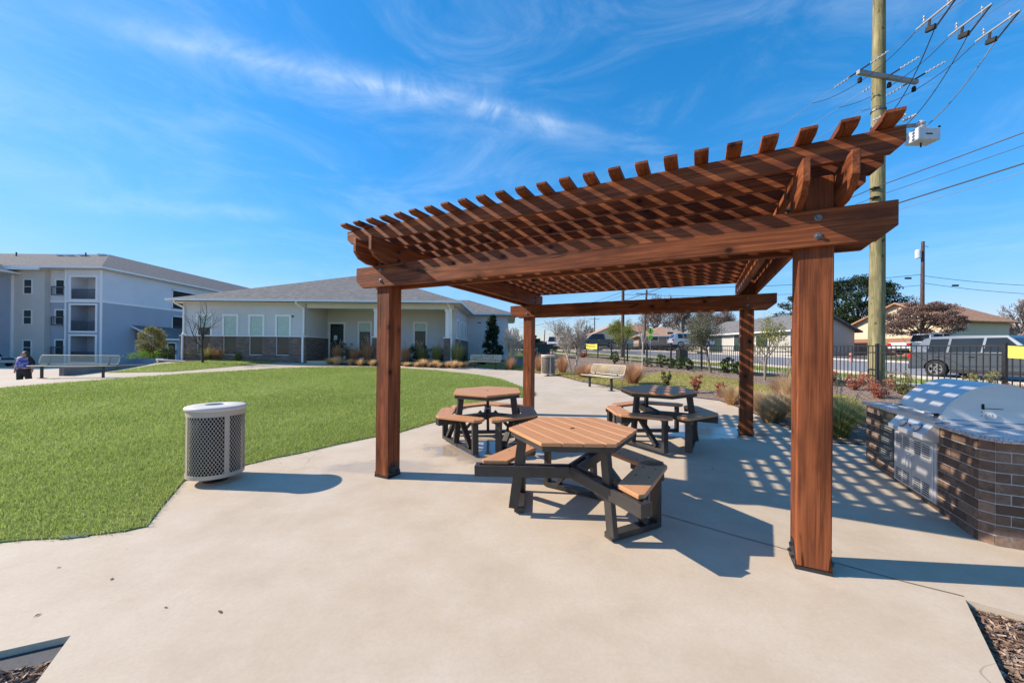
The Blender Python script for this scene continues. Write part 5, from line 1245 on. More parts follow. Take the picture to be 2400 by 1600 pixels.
# chain link fence of the house yard
clf = empty('chain_link_fence', (PX(1960, 38), 38, g1(PX(1960, 38), 38)), radians(3), 'low galvanised chain link fence in front of the cream gabled house', 'fence'); gal = simple('galvanised_pipe', (.42, .42, .43), .4, metal=.6)
for k in range(5): mb = MB(); mb.tube([(k*2.3, 0, -.2), (k*2.3, 0, 1.25)], .03, 6); mb.build('fence_post', gal, clf)
mb = MB(); mb.tube([(0, 0, 1.22), (9.2, 0, 1.22)], .022, 6); mb.build('top_rail', gal, clf); mb = MB()
for k in range(-6, 62):
    for f in (-1, 1):
        x0 = k*.15; x1_ = x0+1.15*1; a_, b_ = (x0, .05), (x1_, 1.2)
        if f < 0: a_, b_ = (x0, 1.2), (x1_, .05)
        if a_[0] >= 0 and b_[0] <= 9.2: mb.obox((a_[0], 0, a_[1]), (b_[0], 0, b_[1]), .004, .004, up=(0, 1, 0))
ms = mb.build('wire_mesh', gal, clf); tag(ms, kind='stuff')
# ------------------------------------------------------------------ utility poles and wires
M['pole_green'] = wood('weathered_treated_pole', (.20, .18, .085), (.40, .36, .20), knots=True, rough=.85)
M['pole_brown'] = wood('old_brown_pole', (.10, .06, .045), (.20, .13, .10), knots=False, rough=.9)
M['insul'] = simple('grey_porcelain', (.42, .43, .46), .25); M['wire'] = simple('black_wire', (.02, .022, .03), .5); M['alum_wire'] = simple('aluminium_wire', (.16, .17, .19), .5, metal=.2); M['xfmr'] = simple('pale_transformer', (.58, .60, .64), .4); M['arm'] = simple('grey_crossarm', (.30, .29, .29), .7, var=.2)
def pole(loc, H_, r0, r1_, mat, label, lean=(0, 0), group='utility poles'):
    o = empty('utility_pole', loc, 0, label, 'utility pole', group); mb = MB(); n = 14
    prof = [(r0+(r1_-r0)*i/n, H_*i/n) for i in range(n+1)]
    # length along local x for the grain
    vs = []; k = 16
    for r, z in prof:
        for j in range(k): t = 2*pi*j/k; rr = r*(1+.02*sin(3*t+z)); vs.append((z, rr*cos(t), rr*sin(t)))
    mb.add(vs, [(i*k+j, i*k+(j+1) % k, (i+1)*k+(j+1) % k, (i+1)*k+j) for i in range(n) for j in range(k)]); 
    mb.build('pole', mat, o, smooth=True, rot=(Matrix(((0, 1, 0), (0, 0, 1), (1, 0, 0)))).to_euler()); return o
UP = Vector((11.30, 11.6, 0)); UP.z = g1(UP.x, UP.y)
up = pole(UP-Vector((0, 0, .3)), 15.5, .205, .135, M['pole_green'], 'tall weathered green utility pole just beyond the iron fence')
def L(p): return Vector(p)-Vector(up.location)
aZ = PZ(2060, 190, 11.6)
pz = up.location.z
hb = [(z, a) for z, a in ((aZ-.35-pz, 0), (aZ-1.1-pz, 0), (aZ-1.55-pz, 0))]
mb = MB()
for z in (aZ-.95, aZ-1.45): mb.lathe([(.19, z-pz), (.19, z-pz+.05), (.16, z-pz+.05)], 14)
mb.build('pole_band', M['bolt'], up)
ARM = RN.normalized(); AL = 1.12
mb = MB(); ca = UP.copy(); ca.z = aZ; mb.obox(L(ca-ARM*1.02-RD*.18), L(ca+ARM*1.22-RD*.18), .10, .12); arm = mb.build('crossarm', M['arm'], up, bevel=.006)
for s_ in (-.95, .15, 1.1):
    mb = MB(); mb.lathe([(.05, 0), (.062, .04), (.045, .07), (.058, .10), (.03, .15), (0, .15)], 10); c = L(ca+ARM*s_-RD*.18+Vector((0, 0, -.30))); mb.build('arrester', M['slot'], up, loc=c)
def insul(parent, p, q, n=4, r=.035, mat='insul'):
    p, q = Vector(p), Vector(q); d = (q-p); Ln = d.length; mb = MB(); prof = [(0, 0), (.012, 0)]
    for i in range(n): z = Ln*(i+.2)/n; prof += [(.012, z), (r, z+.01), (r*.8, z+.03), (.012, z+.04)]
    prof += [(.012, Ln), (0, Ln)]; mb.lathe(prof, 8); return mb.build('insulator', M[mat], parent, loc=p, rot=d.to_track_quat('Z', 'Y').to_euler())
def catenary(a, b, sag, n=14):
    a, b = Vector(a), Vector(b); return [a.lerp(b, i/n)-Vector((0, 0, sag*4*(i/n)*(1-i/n))) for i in range(n+1)]
def wire(pts, r, mat, label, name='overhead_wire', group='overhead wires'):
    mb = MB(); mb.tube(pts, r, 5); o = mb.build(name, M[mat], None); return tag(o, label, 'wire', group)
far_dir = RD; k = 0
for i, s_ in enumerate((-.95, .15, 1.1)):
    a_ = ca+ARM*s_-RD*.18+Vector((0, 0, .06))
    for sg, nm in ((1, 'far'), (-1, 'near')):
        e1 = a_+RD*sg*.28; e2 = a_+RD*sg*.75; mb = MB(); mb.tube([L(a_), L(e1)], .022, 6); mb.build('strain_rod', M['slot'], up); insul(up, L(e1), L(e2), 5, .04)
        end = (a_+RD*58+Vector((0, 0, -.4)), a_-RD*26+Vector((0, 0, 1.1)))[0 if sg > 0 else 1]
        wire(catenary(e2, end, .5 if sg > 0 else .25, 20), .007, 'alum_wire', ['leftmost', 'middle', 'rightmost'][i]+(' upper line running away from the tall pole crossarm' if sg > 0 else ' upper line coming overhead from the tall pole crossarm'))
    # slack jumper under the arm
    j0 = a_+RD*1.5+Vector((0, 0, -.02)); j1 = a_-RD*1.35+Vector((0, 0, .03)); m_ = ca+ARM*s_-RD*.1+Vector((0, 0, -.28))
    mb = MB(); q = []
    for t_ in np.linspace(0, 1, 16): q.append(L(j0*(1-t_)**3+(j0+(m_-j0)*.6-Vector((0, 0, .22)))*3*t_*(1-t_)**2+(j1+(m_-j1)*.6-Vector((0, 0, .30)))*3*t_*t_*(1-t_)+j1*t_**3))
    mb.tube(q, .009, 5); mb.build('jumper_wire', M['wire'], up)
    # switch frame hanging on the line toward the camera
    c0 = a_-RD*(1.75+.0*i)+Vector((0, 0, .16)); sw_ = empty('line_switch', c0, 0, ['leftmost', 'middle', 'rightmost'][i]+' hanging fuse switch frame on the upper line', 'line switch', 'fuse switches hanging on the upper lines')
    def Q(a, b): return (-RD*a)+Vector((0, 0, b))
    mb = MB(); mb.obox(Q(-.38, -.09), Q(.44, .05), .035, .035); mb.build('switch_bar', M['arm'], sw_)
    mb = MB(); mb.obox(Q(.42, .03), Q(.02, -.36), .03, .028); mb.build('fuse_tube', M['slot'], sw_)
    mb = MB(); mb.obox(Q(-.10, -.07), Q(-.12, -.24), .025, .05); mb.obox(Q(-.17, -.29), Q(.02, -.33), .09, .11); mb.build('fuse_head', M['slot'], sw_)
    for t_ in (-.22, .26): insul(sw_, Q(t_, -.04), Q(t_, .14), 2, .035)
    # drop lead curving back to the equipment on the pole
    tgt = UP+Vector((.1, -.1, 0))+ARM*(.10+.30*i); tgt.z = (aZ-1.15, aZ-1.62, aZ-1.80)[i]
    st = c0+Q(.0, -.38); cpt = st.lerp(tgt, .55)-Vector((0, 0, .55+.12*i)); mb = []
    for t_ in np.linspace(0, 1, 20): mb.append(st*(1-t_)**2+cpt*2*t_*(1-t_)+tgt*t_*t_)
    wire(mb, .012, 'wire', ['leftmost', 'middle', 'rightmost'][i]+' black drop lead curving from its switch to the transformer', 'drop_lead', 'drop leads')
# lower equipment: cutout brackets and transformer
tz = PZ(2150, 335, 11.6)-pz
mb = MB(); mb.obox((0, 0, tz+.42), (.95, -.25, tz+.40), .07, .09); mb.build('equipment_arm', M['arm'], up)
for i, x in enumerate((-.28, .28, .62)): insul(up, (x-.12, -.25, tz+.52), (x+.28, -.3, tz+.70), 5, .05)
mb = MB(); mb.box(.70, 1.38, -.50, -.10, -.17, .20); tb = mb.build('transformer_tank', M['xfmr'], up, bevel=.03, loc=(0, 0, tz))
mb = MB(); mb.box(.93, 1.12, -.515, -.505, -.02, .01); mb.build('tank_label', M['slot'], tb)
mb = MB(); mb.lathe([(.10, .20), (.13, .27), (.10, .33), (.13, .40), (.05, .50), (0, .5)], 12, (.98, -.3, 0)); mb.build('bushing', M['insul'], tb); mb = MB(); mb.tube([(1.3, -.3, .1), (1.48, -.35, .22), (1.50, -.35, .32)], .03, 6); mb.build('side_terminal', M['slot'], tb); mb = MB(); mb.tube([(1.0, -.3, -.17), (1.0, -.3, -.30)], .02, 6); mb.build('drain_valve', M['slot'], tb)
# lower cables passing the pole
for i, (py, r, m_) in enumerate(((440, .014, 'wire'), (462, .008, 'wire'), (493, .020, 'wire'), (508, .007, 'alum_wire'))):
    z = PZ(2052, py+4, 11.6); c = Vector((UP.x-.22, UP.y-.1, z)); a_ = c-RD*26+Vector((0, 0, .5)); b_ = c+RD*56+Vector((0, 0, -.2)); 
    wire(catenary(a_, c, .22, 12)+catenary(c, b_, .7, 14)[1:], r, m_, ORD[i]+' cable from the top of the four lower cables on the tall pole', group='lower cables')
    mb = MB(); mb.box(-.26, -.10, -.16, .0, z-pz-.03, z-pz+.02); mb.build('cable_clamp', M['slot'], up)
# guy wires to yellow guard
ga = Vector((PX(2158, 22), 22, 0)); ga.z = g1(ga.x, ga.y)
for i, (px, py, dy) in enumerate(((2043, 679, 0), (1960, 655, .6))):
    b_ = Vector((PX(px, 12.5), 12.5, PZ(px, py, 12.5))); g = ga+Vector((-.3*i*2, dy, 0)); wire([g, b_], .008, 'alum_wire', ('thin guy wire sloping down to the yellow guard', 'thin guy wire crossing behind the pole toward the tree')[i], 'guy_wire', 'guy wires')
gd_ = ga.lerp(Vector((PX(2043, 12.5), 12.5, PZ(2043, 679, 12.5))), .06); gd2 = ga.lerp(Vector((PX(2043, 12.5), 12.5, PZ(2043, 679, 12.5))), .32)
mb = MB(); mb.tube([ga, gd2], .045, 8); tag(mb.build('guy_guard', simple('yellow_plastic', (.75, .50, .06), .5), smooth=True), 'yellow plastic guard around a guy wire behind the fence', 'guy guard')
# far poles
def farpole(px, pyb, pyt, Y, r, label, cross=None, lean=0, mat='pole_brown'):
    x = PX(px, Y); z0 = min(PZ(px, pyb, Y), g1(x, Y)+.5)-1.5; z1 = PZ(px, pyt, Y); o = pole((x, Y, z0), z1-z0, r, r*.7, M[mat], label)
    o.rotation_euler = (0, lean, 0)
    if cross: mb = MB(); mb.obox((-cross, 0, z1-z0-.5), (cross, .3, z1-z0-.45), .09, .11); mb.build('crossarm', M['arm'], o)
    return o
fp1 = farpole(2161, 800, 566, 34, .17, 'brown utility pole with pale box behind the white pickup')
mb = MB(); h1_ = PZ(2161, 596, 34)-fp1.location.z; mb.lathe([(0, -.35), (.21, -.35), (.21, .35), (.15, .42), (0, .42)], 14, (-.42, 0, h1_)); mb.build('transformer_can', M['xfmr'], fp1, smooth=False)
mb = MB(); mb.obox((0, 0, h1_+.75), (.5, 0, h1_+.7), .04, .04); mb.build('bracket_arm', M['arm'], fp1)
farpole(1459, 825, 660, 33, .17, 'dark brown utility pole left of the tan roofed house', mat='pole_brown')
farpole(1508, 815, 679, 45, .15, 'leaning utility pole with a short crossarm by the crossing sign', cross=1.3, lean=radians(2.2))
farpole(1393, 815, 743, 95, .17, 'distant utility pole with double crossarm beyond the parked trucks', cross=1.3)
farpole(1274, 815, 772, 110, .17, 'small distant pole right of the rear left pergola post', lean=radians(3))
farpole(1735*1.0, 815, 700, 70, .14, 'thin far pole hidden among the bare trees', lean=0)
# distant wires between far poles
def W3(px, py, Y): return Vector((PX(px, Y), Y, PZ(px, py, Y)))
for i, (a_, b_, r) in enumerate([((2161, 646, 34), (2690, 668, 34), .02), ((2161, 663, 34), (2680, 690, 34), .02), ((2161, 643, 34), (1460, 672, 40), .022), ((2161, 668, 34), (1460, 690, 40), .018)]):
    wire(catenary(W3(*a_), W3(*b_), .5, 12), r, 'wire', ['upper', 'lower', 'upper', 'lower'][i]+(' distant cable right of the brown pole' if i < 2 else ' distant cable left of the brown pole'), group='distant cables')
for px, py in ((2127, 652), (2238, 669)):
    c = W3(px, py, 33.5); mb = MB(); mb.obox(c-Vector((.28, 0, .0)), c+Vector((.28, 0, 0)), .13, .16); tag(mb.build('splice_case', M['slot'], bevel=.04), ('black splice case hanging left of the brown pole', 'black splice case hanging right of the brown pole')[px > 2200], 'splice case')
# pedestrian crossing sign
Y = 30; sx = PX(1524, Y); sz = g1(sx, Y); sg_ = empty('crossing_sign', (sx, Y, sz), 0, 'fluorescent yellow green diamond pedestrian sign with arrow plate', 'road sign')
mb = MB(); zt = PZ(1524, 776, Y)-sz; mb.tube([(0, .02, -.3), (0, .02, zt+.3)], .03, 6); mb.build('sign_post', gal if 'gal' in globals() else M['bolt'], sg_)
flu = simple('fluorescent_yellow', (.42, .80, .03), .5, var=.03); mb = MB(); r = .30; mb.prism([(0, zt+r), (r, zt), (0, zt-r), (-r, zt)], 'y', -.02, -.01); dm = mb.build('diamond_plate', flu, sg_)
mb = MB(); mb.prism([(-.17, zt-.62), (.17, zt-.62), (.17, zt-.34), (-.17, zt-.34)], 'y', -.02, -.01); ap_ = mb.build('arrow_plate', flu, sg_)
mb = MB(); f = -.022; mb.lathe([(0, 0), (.035, 0), (.035, .004), (0, .004)], 10, (0, 0, 0)); hd = mb.build('figure_head', M['slot'], dm, loc=(.0, -.021, zt+.17), rot=(pi/2, 0, 0))
mb = MB(); mb.obox((0, f, zt+.12), (-.01, f, zt-.02), .07, .003, up=(0, 1, 0)); mb.obox((-.01, f, zt-.02), (.09, f, zt-.17), .035, .003, up=(0, 1, 0)); mb.obox((-.01, f, zt-.02), (-.09, f, zt-.17), .035, .003, up=(0, 1, 0)); mb.obox((0, f, zt+.10), (.09, f, zt+.03), .025, .003, up=(0, 1, 0)); mb.obox((0, f, zt+.10), (-.09, f, zt+.03), .025, .003, up=(0, 1, 0)); mb.build('walking_figure', M['slot'], dm)
mb = MB(); mb.obox((.10, f, zt-.40), (-.07, f, zt-.55), .035, .003, up=(0, 1, 0)); mb.prism([(-.12, zt-.59), (-.01, zt-.57), (-.10, zt-.48)], 'y', -.0235, -.021); mb.build('arrow', M['slot'], ap_)
# green utility cabinets and hydrant
def cabinet(px, py, w, h, Y, label, mat):
    x = PX(px, Y); z = g1(x, Y); o = empty('utility_cabinet', (x, Y, z), 0, label, 'utility cabinet'); mb = MB(); mb.box(-w/2, w/2, 0, .7, -.2, h*.93); mb.build('cabinet_body', mat, o, bevel=.02); mb = MB(); mb.box(-w/2-.03, w/2+.03, -.03, .73, h*.935, h); mb.build('cabinet_lid', mat, o, bevel=.02); return o
grn = simple('dark_green_cabinet', (.018, .045, .036), .5); cabinet(1268, 830, 1.5, 1.15, 31, 'dark green utility cabinet behind the rear left pergola post', grn)
cabinet(1603, 818, .55, .85, 26, 'small black litter box beyond the iron fence', M['black_metal'])
hx = PX(1995, 27); hyd = empty('fire_hydrant', (hx, 27, g1(hx, 27)), 0, 'faded red fire hydrant on the verge across the road', 'fire hydrant')
mb = MB(); mb.lathe([(.14, 0), (.10, .05), (.10, .45), (.13, .47), (.11, .58), (.03, .66), (0, .66)], 12); mb.build('hydrant_body', simple('faded_red', (.50, .20, .15), .6), hyd, smooth=True); mb = MB(); mb.tube([(-.19, 0, .38), (.19, 0, .38)], .05, 8); mb.build('nozzle', M['bolt'], hyd)
# ------------------------------------------------------------------ plants
M['g_tan'] = leafmat('straw_grass', (.34, .22, .10), (.70, .49, .26), (.88, .70, .46), .45, .7)
M['g_green'] = leafmat('green_gold_grass', (.13, .15, .04), (.38, .38, .13), (.66, .55, .28), .45, .7)
M['g_straw'] = leafmat('pale_straw_tuft', (.44, .29, .13), (.80, .56, .29), (.92, .74, .48), .45, .7)
M['g_russet'] = leafmat('russet_grass', (.34, .16, .09), (.62, .36, .20), (.80, .56, .36), .45, .7)
M['plume'] = leafmat('seed_plume', (.42, .32, .22), (.66, .54, .40), (.82, .74, .60), .5, .8)
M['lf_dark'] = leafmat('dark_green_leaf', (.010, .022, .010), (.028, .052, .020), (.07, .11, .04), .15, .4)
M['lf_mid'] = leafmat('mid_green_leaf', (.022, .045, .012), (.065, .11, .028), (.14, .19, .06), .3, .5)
M['lf_grey'] = leafmat('grey_green_leaf', (.07, .08, .05), (.16, .18, .11), (.30, .30, .20), .3, .6)
M['lf_olive'] = leafmat('olive_leaf', (.12, .13, .04), (.30, .28, .11), (.52, .44, .20), .35, .6)
M['lf_yellow'] = leafmat('yellow_green_leaf', (.12, .15, .02), (.32, .34, .06), (.52, .48, .12), .45, .6)
M['lf_red'] = leafmat('russet_leaf', (.20, .05, .04), (.45, .14, .09), (.62, .34, .20), .3, .6)
M['lf_bright'] = leafmat('bright_green_leaf', (.05, .12, .01), (.14, .28, .03), (.25, .40, .07), .4, .6)
M['lf_brown'] = leafmat('brown_twig_leaf', (.09, .055, .045), (.22, .14, .115), (.38, .27, .22), .2, .8)
M['lf_ever'] = leafmat('evergreen_needle', (.012, .026, .012), (.035, .060, .024), (.08, .11, .05), .15, .6)
M['bark'] = simple('grey_brown_bark', (.20, .165, .13), .9, var=.3, scale=9, bump=.5); M['bark_pale'] = simple('pale_smooth_bark', (.50, .44, .37), .8, var=.2, scale=7); M['bark_dark'] = simple('dark_bark', (.075, .06, .05), .9, var=.3, scale=9)
M['bark_haze'] = simple('far_bare_branches', (.27, .22, .19), .9, var=.15)
def strips(n, base, dirs, out, h, w, curve, droop, rg):
    """n arching blades; returns V,F arrays"""
    ts = np.array([0, .35, .7, 1.0]); k = len(ts)
    r = out[:, None]*ts[None]**curve[:, None]; z = h[:, None]*(ts[None]*(1+droop[:, None])-droop[:, None]*ts[None]**2.4)
    P = base[:, None, :]+dirs[:, None, :]*r[..., None]; P[..., 2] += z
    sd = np.stack([-dirs[:, 1], dirs[:, 0], 0*dirs[:, 0]], 1); wt = np.array([1, .85, .55, .1])
    A = P-sd[:, None, :]*(w[:, None]*wt[None])[..., None]/2; B = P+sd[:, None, :]*(w[:, None]*wt[None])[..., None]/2
    V = np.stack([A, B], 2).reshape(-1, 3); b = np.arange(n)[:, None]*(2*k); q = []
    for i in range(k-1): q.append(b+np.array([[2*i, 2*i+1, 2*i+3, 2*i+2]]))
    return V, np.concatenate(q, 0), P[:, -1]
def grass_plant(loc, h, spread, n, mat, label, group, plumes=0, pl=.16, name='ornamental_grass', w=.006, cat='ornamental grass', seed=0, up=.6, pmat='plume'):
    rg = np.random.default_rng(seed); o = empty(name, loc, rg.uniform(0, 6), label, cat, group)
    az = rg.uniform(0, 2*pi, n); d = np.stack([np.cos(az), np.sin(az), 0*az], 1); base = d*rg.uniform(0, .16*spread, n)[:, None]
    out = spread*rg.uniform(.05, 1, n)**.8*.62; hh = h*rg.uniform(.45, 1, n)*(1-.35*(out/spread)); V, Fc, tips = strips(n, base, d, out, hh, w*rg.uniform(.7, 1.3, n), rg.uniform(1.2, 2.2, n), rg.uniform(0, .9, n)*(1-up*.5), rg)
    T = np.repeat(np.clip(rg.normal(.5, .22, n), 0, 1), 8); T = np.clip(T+np.tile([-.25, -.25, -.1, -.1, .1, .1, .2, .2], n), 0, 1)
    npmesh('blades', V, Fc, mat, o, colr=T)
    if plumes:
        vs = []; m = plumes; az = rg.uniform(0, 2*pi, m); d = np.stack([np.cos(az), np.sin(az), 0*az], 1); out = spread*rg.uniform(.1, .8, m)*.55; hh = h*rg.uniform(.85, 1.18, m)
        V, Fc, tips = strips(m, d*.03, d, out, hh, np.full(m, .004), rg.uniform(1.1, 1.6, m), rg.uniform(0, .25, m), rg); npmesh('stems', V, Fc, mat, o, colr=np.full(len(V), .6))
        PV = []; PT = []
        for i in range(m):
            ax = d[i]*.35+np.array([0, 0, 1.]); ax /= np.linalg.norm(ax); q = 46; L_ = pl*rg.uniform(.7, 1.2)
            t = rg.uniform(-.85, .35, q); c = tips[i]+ax*(t*L_)[:, None]; fuzz = rg.normal(0, 1, (q, 3)); fuzz += ax*1.4; fuzz /= np.linalg.norm(fuzz, axis=1)[:, None]
            l_ = L_*.26*(1-np.abs(t+.2)*.7)[:, None]; s_ = np.cross(fuzz, ax); s_ /= (np.linalg.norm(s_, axis=1)[:, None]+1e-6)
            PV.append(np.stack([c-s_*.004, c+s_*.004, c+fuzz*l_], 1)); PT.append(np.repeat(rg.uniform(.2, 1, q), 3))
        V = np.concatenate(PV).reshape(-1, 3); Fc = np.arange(len(V)).reshape(-1, 3); npmesh('plumes', V, Fc, M[pmat], o, colr=np.concatenate(PT))
    return o
def leaf_quads(C, size, rg, up=.3, asp=.5):
    n = len(C); d = rg.normal(0, 1, (n, 3)); d[:, 2] += up; d /= np.linalg.norm(d, axis=1)[:, None]; s = np.cross(d, rg.normal(0, 1, (n, 3))); s /= np.linalg.norm(s, axis=1)[:, None]
    L_ = size*rg.uniform(.6, 1.3, n)[:, None]; V = np.stack([C-d*L_/2, C+s*L_*asp/2, C+d*L_/2, C-s*L_*asp/2], 1).reshape(-1, 3)
    return V, np.arange(4*n).reshape(-1, 4)
def shrub(loc, h, w, n, size, mat, label, group=None, name='shrub', cat='shrub', seed=0, stems=7, sparse=0.0, shape='round', stemmat='bark_dark', clumps=26, asp=.5):
    rg = np.random.default_rng(seed+100); o = empty(name, loc, rg.uniform(0, 6), label, cat, group)
    mb = MB(); cl = []
    for i in range(clumps):
        a = rg.uniform(0, 2*pi); t = rg.uniform(0.12, 1)
        prof = {'round': sqrt(max(0, 1-(2*t-1.05)**2)), 'cone': (1.05-t)**.7, 'vase': .35+.65*t, 'low': sqrt(max(0.05, 1-t*t))}[shape]
        r = w/2*prof*rg.uniform(.25, 1)**.5; cl.append((r*cos(a), r*sin(a), h*t*.94, rg.uniform(.6, 1.25)))
    for i in range(stems):
        c = cl[i % len(cl)]; mb.tube([(c[0]*.05, c[1]*.05, 0), (c[0]*.5, c[1]*.5, c[2]*.55), (c[0], c[1], c[2])], [h*.014+.004, h*.008+.003, .003], 5)
    mb.build('stem', M[stemmat], o); cl = np.array(cl); k = rg.integers(0, len(cl), n); cr = w*.17 if shape != 'cone' else w*.15
    off = rg.normal(0, 1, (n, 3)); off /= np.linalg.norm(off, axis=1)[:, None]; off *= (rg.random(n)**(1/2.2))[:, None]*cr*cl[k, 3][:, None]*np.array([1, 1, .85]); C = cl[k, :3]+off; C[:, 2] = np.maximum(C[:, 2], .03)
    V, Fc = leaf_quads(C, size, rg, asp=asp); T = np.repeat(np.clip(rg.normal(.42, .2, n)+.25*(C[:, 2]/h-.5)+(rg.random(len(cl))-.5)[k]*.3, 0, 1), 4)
    npmesh('foliage', V, Fc, mat, o, colr=T); return o
def tree(loc, h, label, barkm='bark', leafm=None, nleaf=0, lsize=.05, trunk=.04, crown_base=.35, spread=.5, levels=4, kids=4, seed=0, multi=1, name='tree', cat='tree', group=None, up=.55, r_leaf=.25, wander=.18, minr=.003, leafasp=.5, twig=1.0, lean=(0, 0)):
    rg = random.Random(seed*13+5); o = empty(name, loc, 0, label, cat, group); mt = MB(); mbr = MB(); tips = []
    def seg(p, d, L_, r, lv):
        n = 4 if lv < 2 else 3; pts = [Vector(p)]; dd = Vector(d)
        for i in range(n):
            dd = (dd+Vector((rg.gauss(0, wander), rg.gauss(0, wander), rg.gauss(0, wander*.6)+up*.10))).normalized(); pts.append(pts[-1]+dd*(L_/n))
        rr = [max(minr, r*(1-.5*i/n)) for i in range(n+1)]
        (mt if lv == 0 else mbr).tube(pts, rr, 8 if lv == 0 else (5 if lv == 1 else 3), cap=False)
        if lv >= levels: tips.append(pts[-1]); tips.append(pts[-2]); return
        if lv >= levels-1: tips.append(pts[-1])
        kk = kids if lv else kids+2
        for j in range(kk):
            t = (crown_base+(1-crown_base)*(j+.6)/kk) if lv == 0 else (.30+.70*(j+.5)/kk); t = min(1, t); f = t*n; i0 = min(n-1, int(f)); q = pts[i0].lerp(pts[i0+1], f-i0)
            a = rg.uniform(0, 2*pi); sp_ = spread*rg.uniform(.7, 1.3); par = (pts[i0+1]-pts[i0]).normalized(); sd = par.cross(Vector((cos(a), sin(a), .2))).normalized(); nd = (par*(1-sp_*.55)+sd*sp_+Vector((0, 0, up*.35))).normalized()
            seg(q, nd, L_*rg.uniform(.50, .72)*(1-.25*t if lv == 0 else 1), rr[i0]*.62, lv+1)
        if lv > 0 or True: seg(pts[-1], dd, L_*.55, rr[-1], lv+1)
    for m_ in range(multi):
        a = 2*pi*m_/max(1, multi)+.4; d0 = Vector((cos(a)*.22, sin(a)*.22, 1)).normalized() if multi > 1 else Vector((lean[0], lean[1], 1)).normalized()
        seg((cos(a)*.05*(multi > 1), sin(a)*.05*(multi > 1), -.05), d0, h*.52, trunk*(1 if multi == 1 else .6), 0)
    mt.build('trunk', M[barkm], o, smooth=True); mbr.build('branches', M[barkm], o)
    zm = max((t.z for t in tips), default=1)
    for c_ in o.children: c_.scale = (h/zm,)*3 if False else (1, 1, h/max(zm, .1))
    if leafm:
        g = np.random.default_rng(seed); P_ = np.array([(t.x, t.y, t.z*h/zm) for t in tips]); k = g.integers(0, len(P_), nleaf); C = P_[k]+g.normal(0, r_leaf*.45, (nleaf, 3)); V, Fc = leaf_quads(C, lsize, g, asp=leafasp)
        T = np.repeat(np.clip(g.normal(.45, .2, nleaf)+(g.random(len(P_))-.5)[k]*.4, 0, 1), 4); npmesh('crown', V, Fc, M[leafm], o, colr=T)
    return o
def hp(px, pyb, pyt):      # base point and height of an upright thing seen from pyb up to pyt
    p = at(px, pyb); return p, (pyb-pyt)*p.y/F

# clubhouse bed: front row of straw tufts
tufts = [(757, 843, 14, 20), (773, 853, 16, 20), (790, 855, 22, 28), (821, 855.5, 16, 16), (845, 856.5, 17, 22), (873, 857, 17, 20), (953, 858, 11, 20), (976, 859.5, 12, 16), (990, 859, 20, 26), (1006, 860.5, 12, 12), (1018, 860, 18, 24), (1029, 861.8, 13, 14), (1049, 861.2, 16, 16), (1062, 862.8, 20, 22), (1078, 861.5, 15, 14), (1092, 861, 16, 15), (1108, 858.5, 17, 20)]
for i, (px, pb, hp_, wp) in enumerate(tufts):
    p = at(px, pb); k = p.y/F; grass_plant(p, hp_*k*1.12, wp*k*1.45, 520, M['g_straw'], f'low straw coloured grass tuft, {ORD[i]} from the left along the front of the clubhouse bed', 'straw tufts along the clubhouse bed', seed=i, up=.2, w=.012, name='grass_tuft')
# taller russet grasses with plumes behind
tall = [(792, 850, 38, 26, 'g_russet', 9), (833, 852, 36, 26, 'g_russet', 7), (863, 852, 46, 28, 'g_russet', 9), (950, 852, 38, 22, 'g_russet', 6), (990, 850, 34, 28, 'g_green', 10), (1024, 852, 42, 28, 'g_green', 12), (1070, 856, 50, 34, 'g_green', 14)]
for i, (px, pb, hh, ww, mm, pl_) in enumerate(tall):
    p = at(px, pb); k = p.y/F; grass_plant(p, hh*k*1.25, ww*k*1.4, 700, M[mm], f'tall plumed grass, {ORD[i]} from the left in the clubhouse bed behind the straw tufts', 'tall plumed grasses in the clubhouse bed', plumes=int(pl_*1.8), pl=.26, seed=40+i, w=.017)
for i, (px, pb, hh, ww) in enumerate([(815, 846, 42, 26), (960, 847, 34, 30), (978, 845, 38, 34), (1000, 848, 40, 40), (1040, 850, 36, 34), (868, 845, 34, 26), (1084, 850, 30, 26), (1124, 855, 22, 30)]):
    p = at(px, pb); k = p.y/F; shrub(p, hh*k, ww*k*1.1, 1600, .075, M['lf_grey' if i % 2 == 0 else 'lf_dark'], f'{"loose grey green" if i % 2 == 0 else "dense dark green"} shrub, {ORD[i // 2]} of its colour from the left in the clubhouse bed', 'shrubs in the clubhouse bed', seed=i, shape='vase' if i % 2 == 0 else 'round')
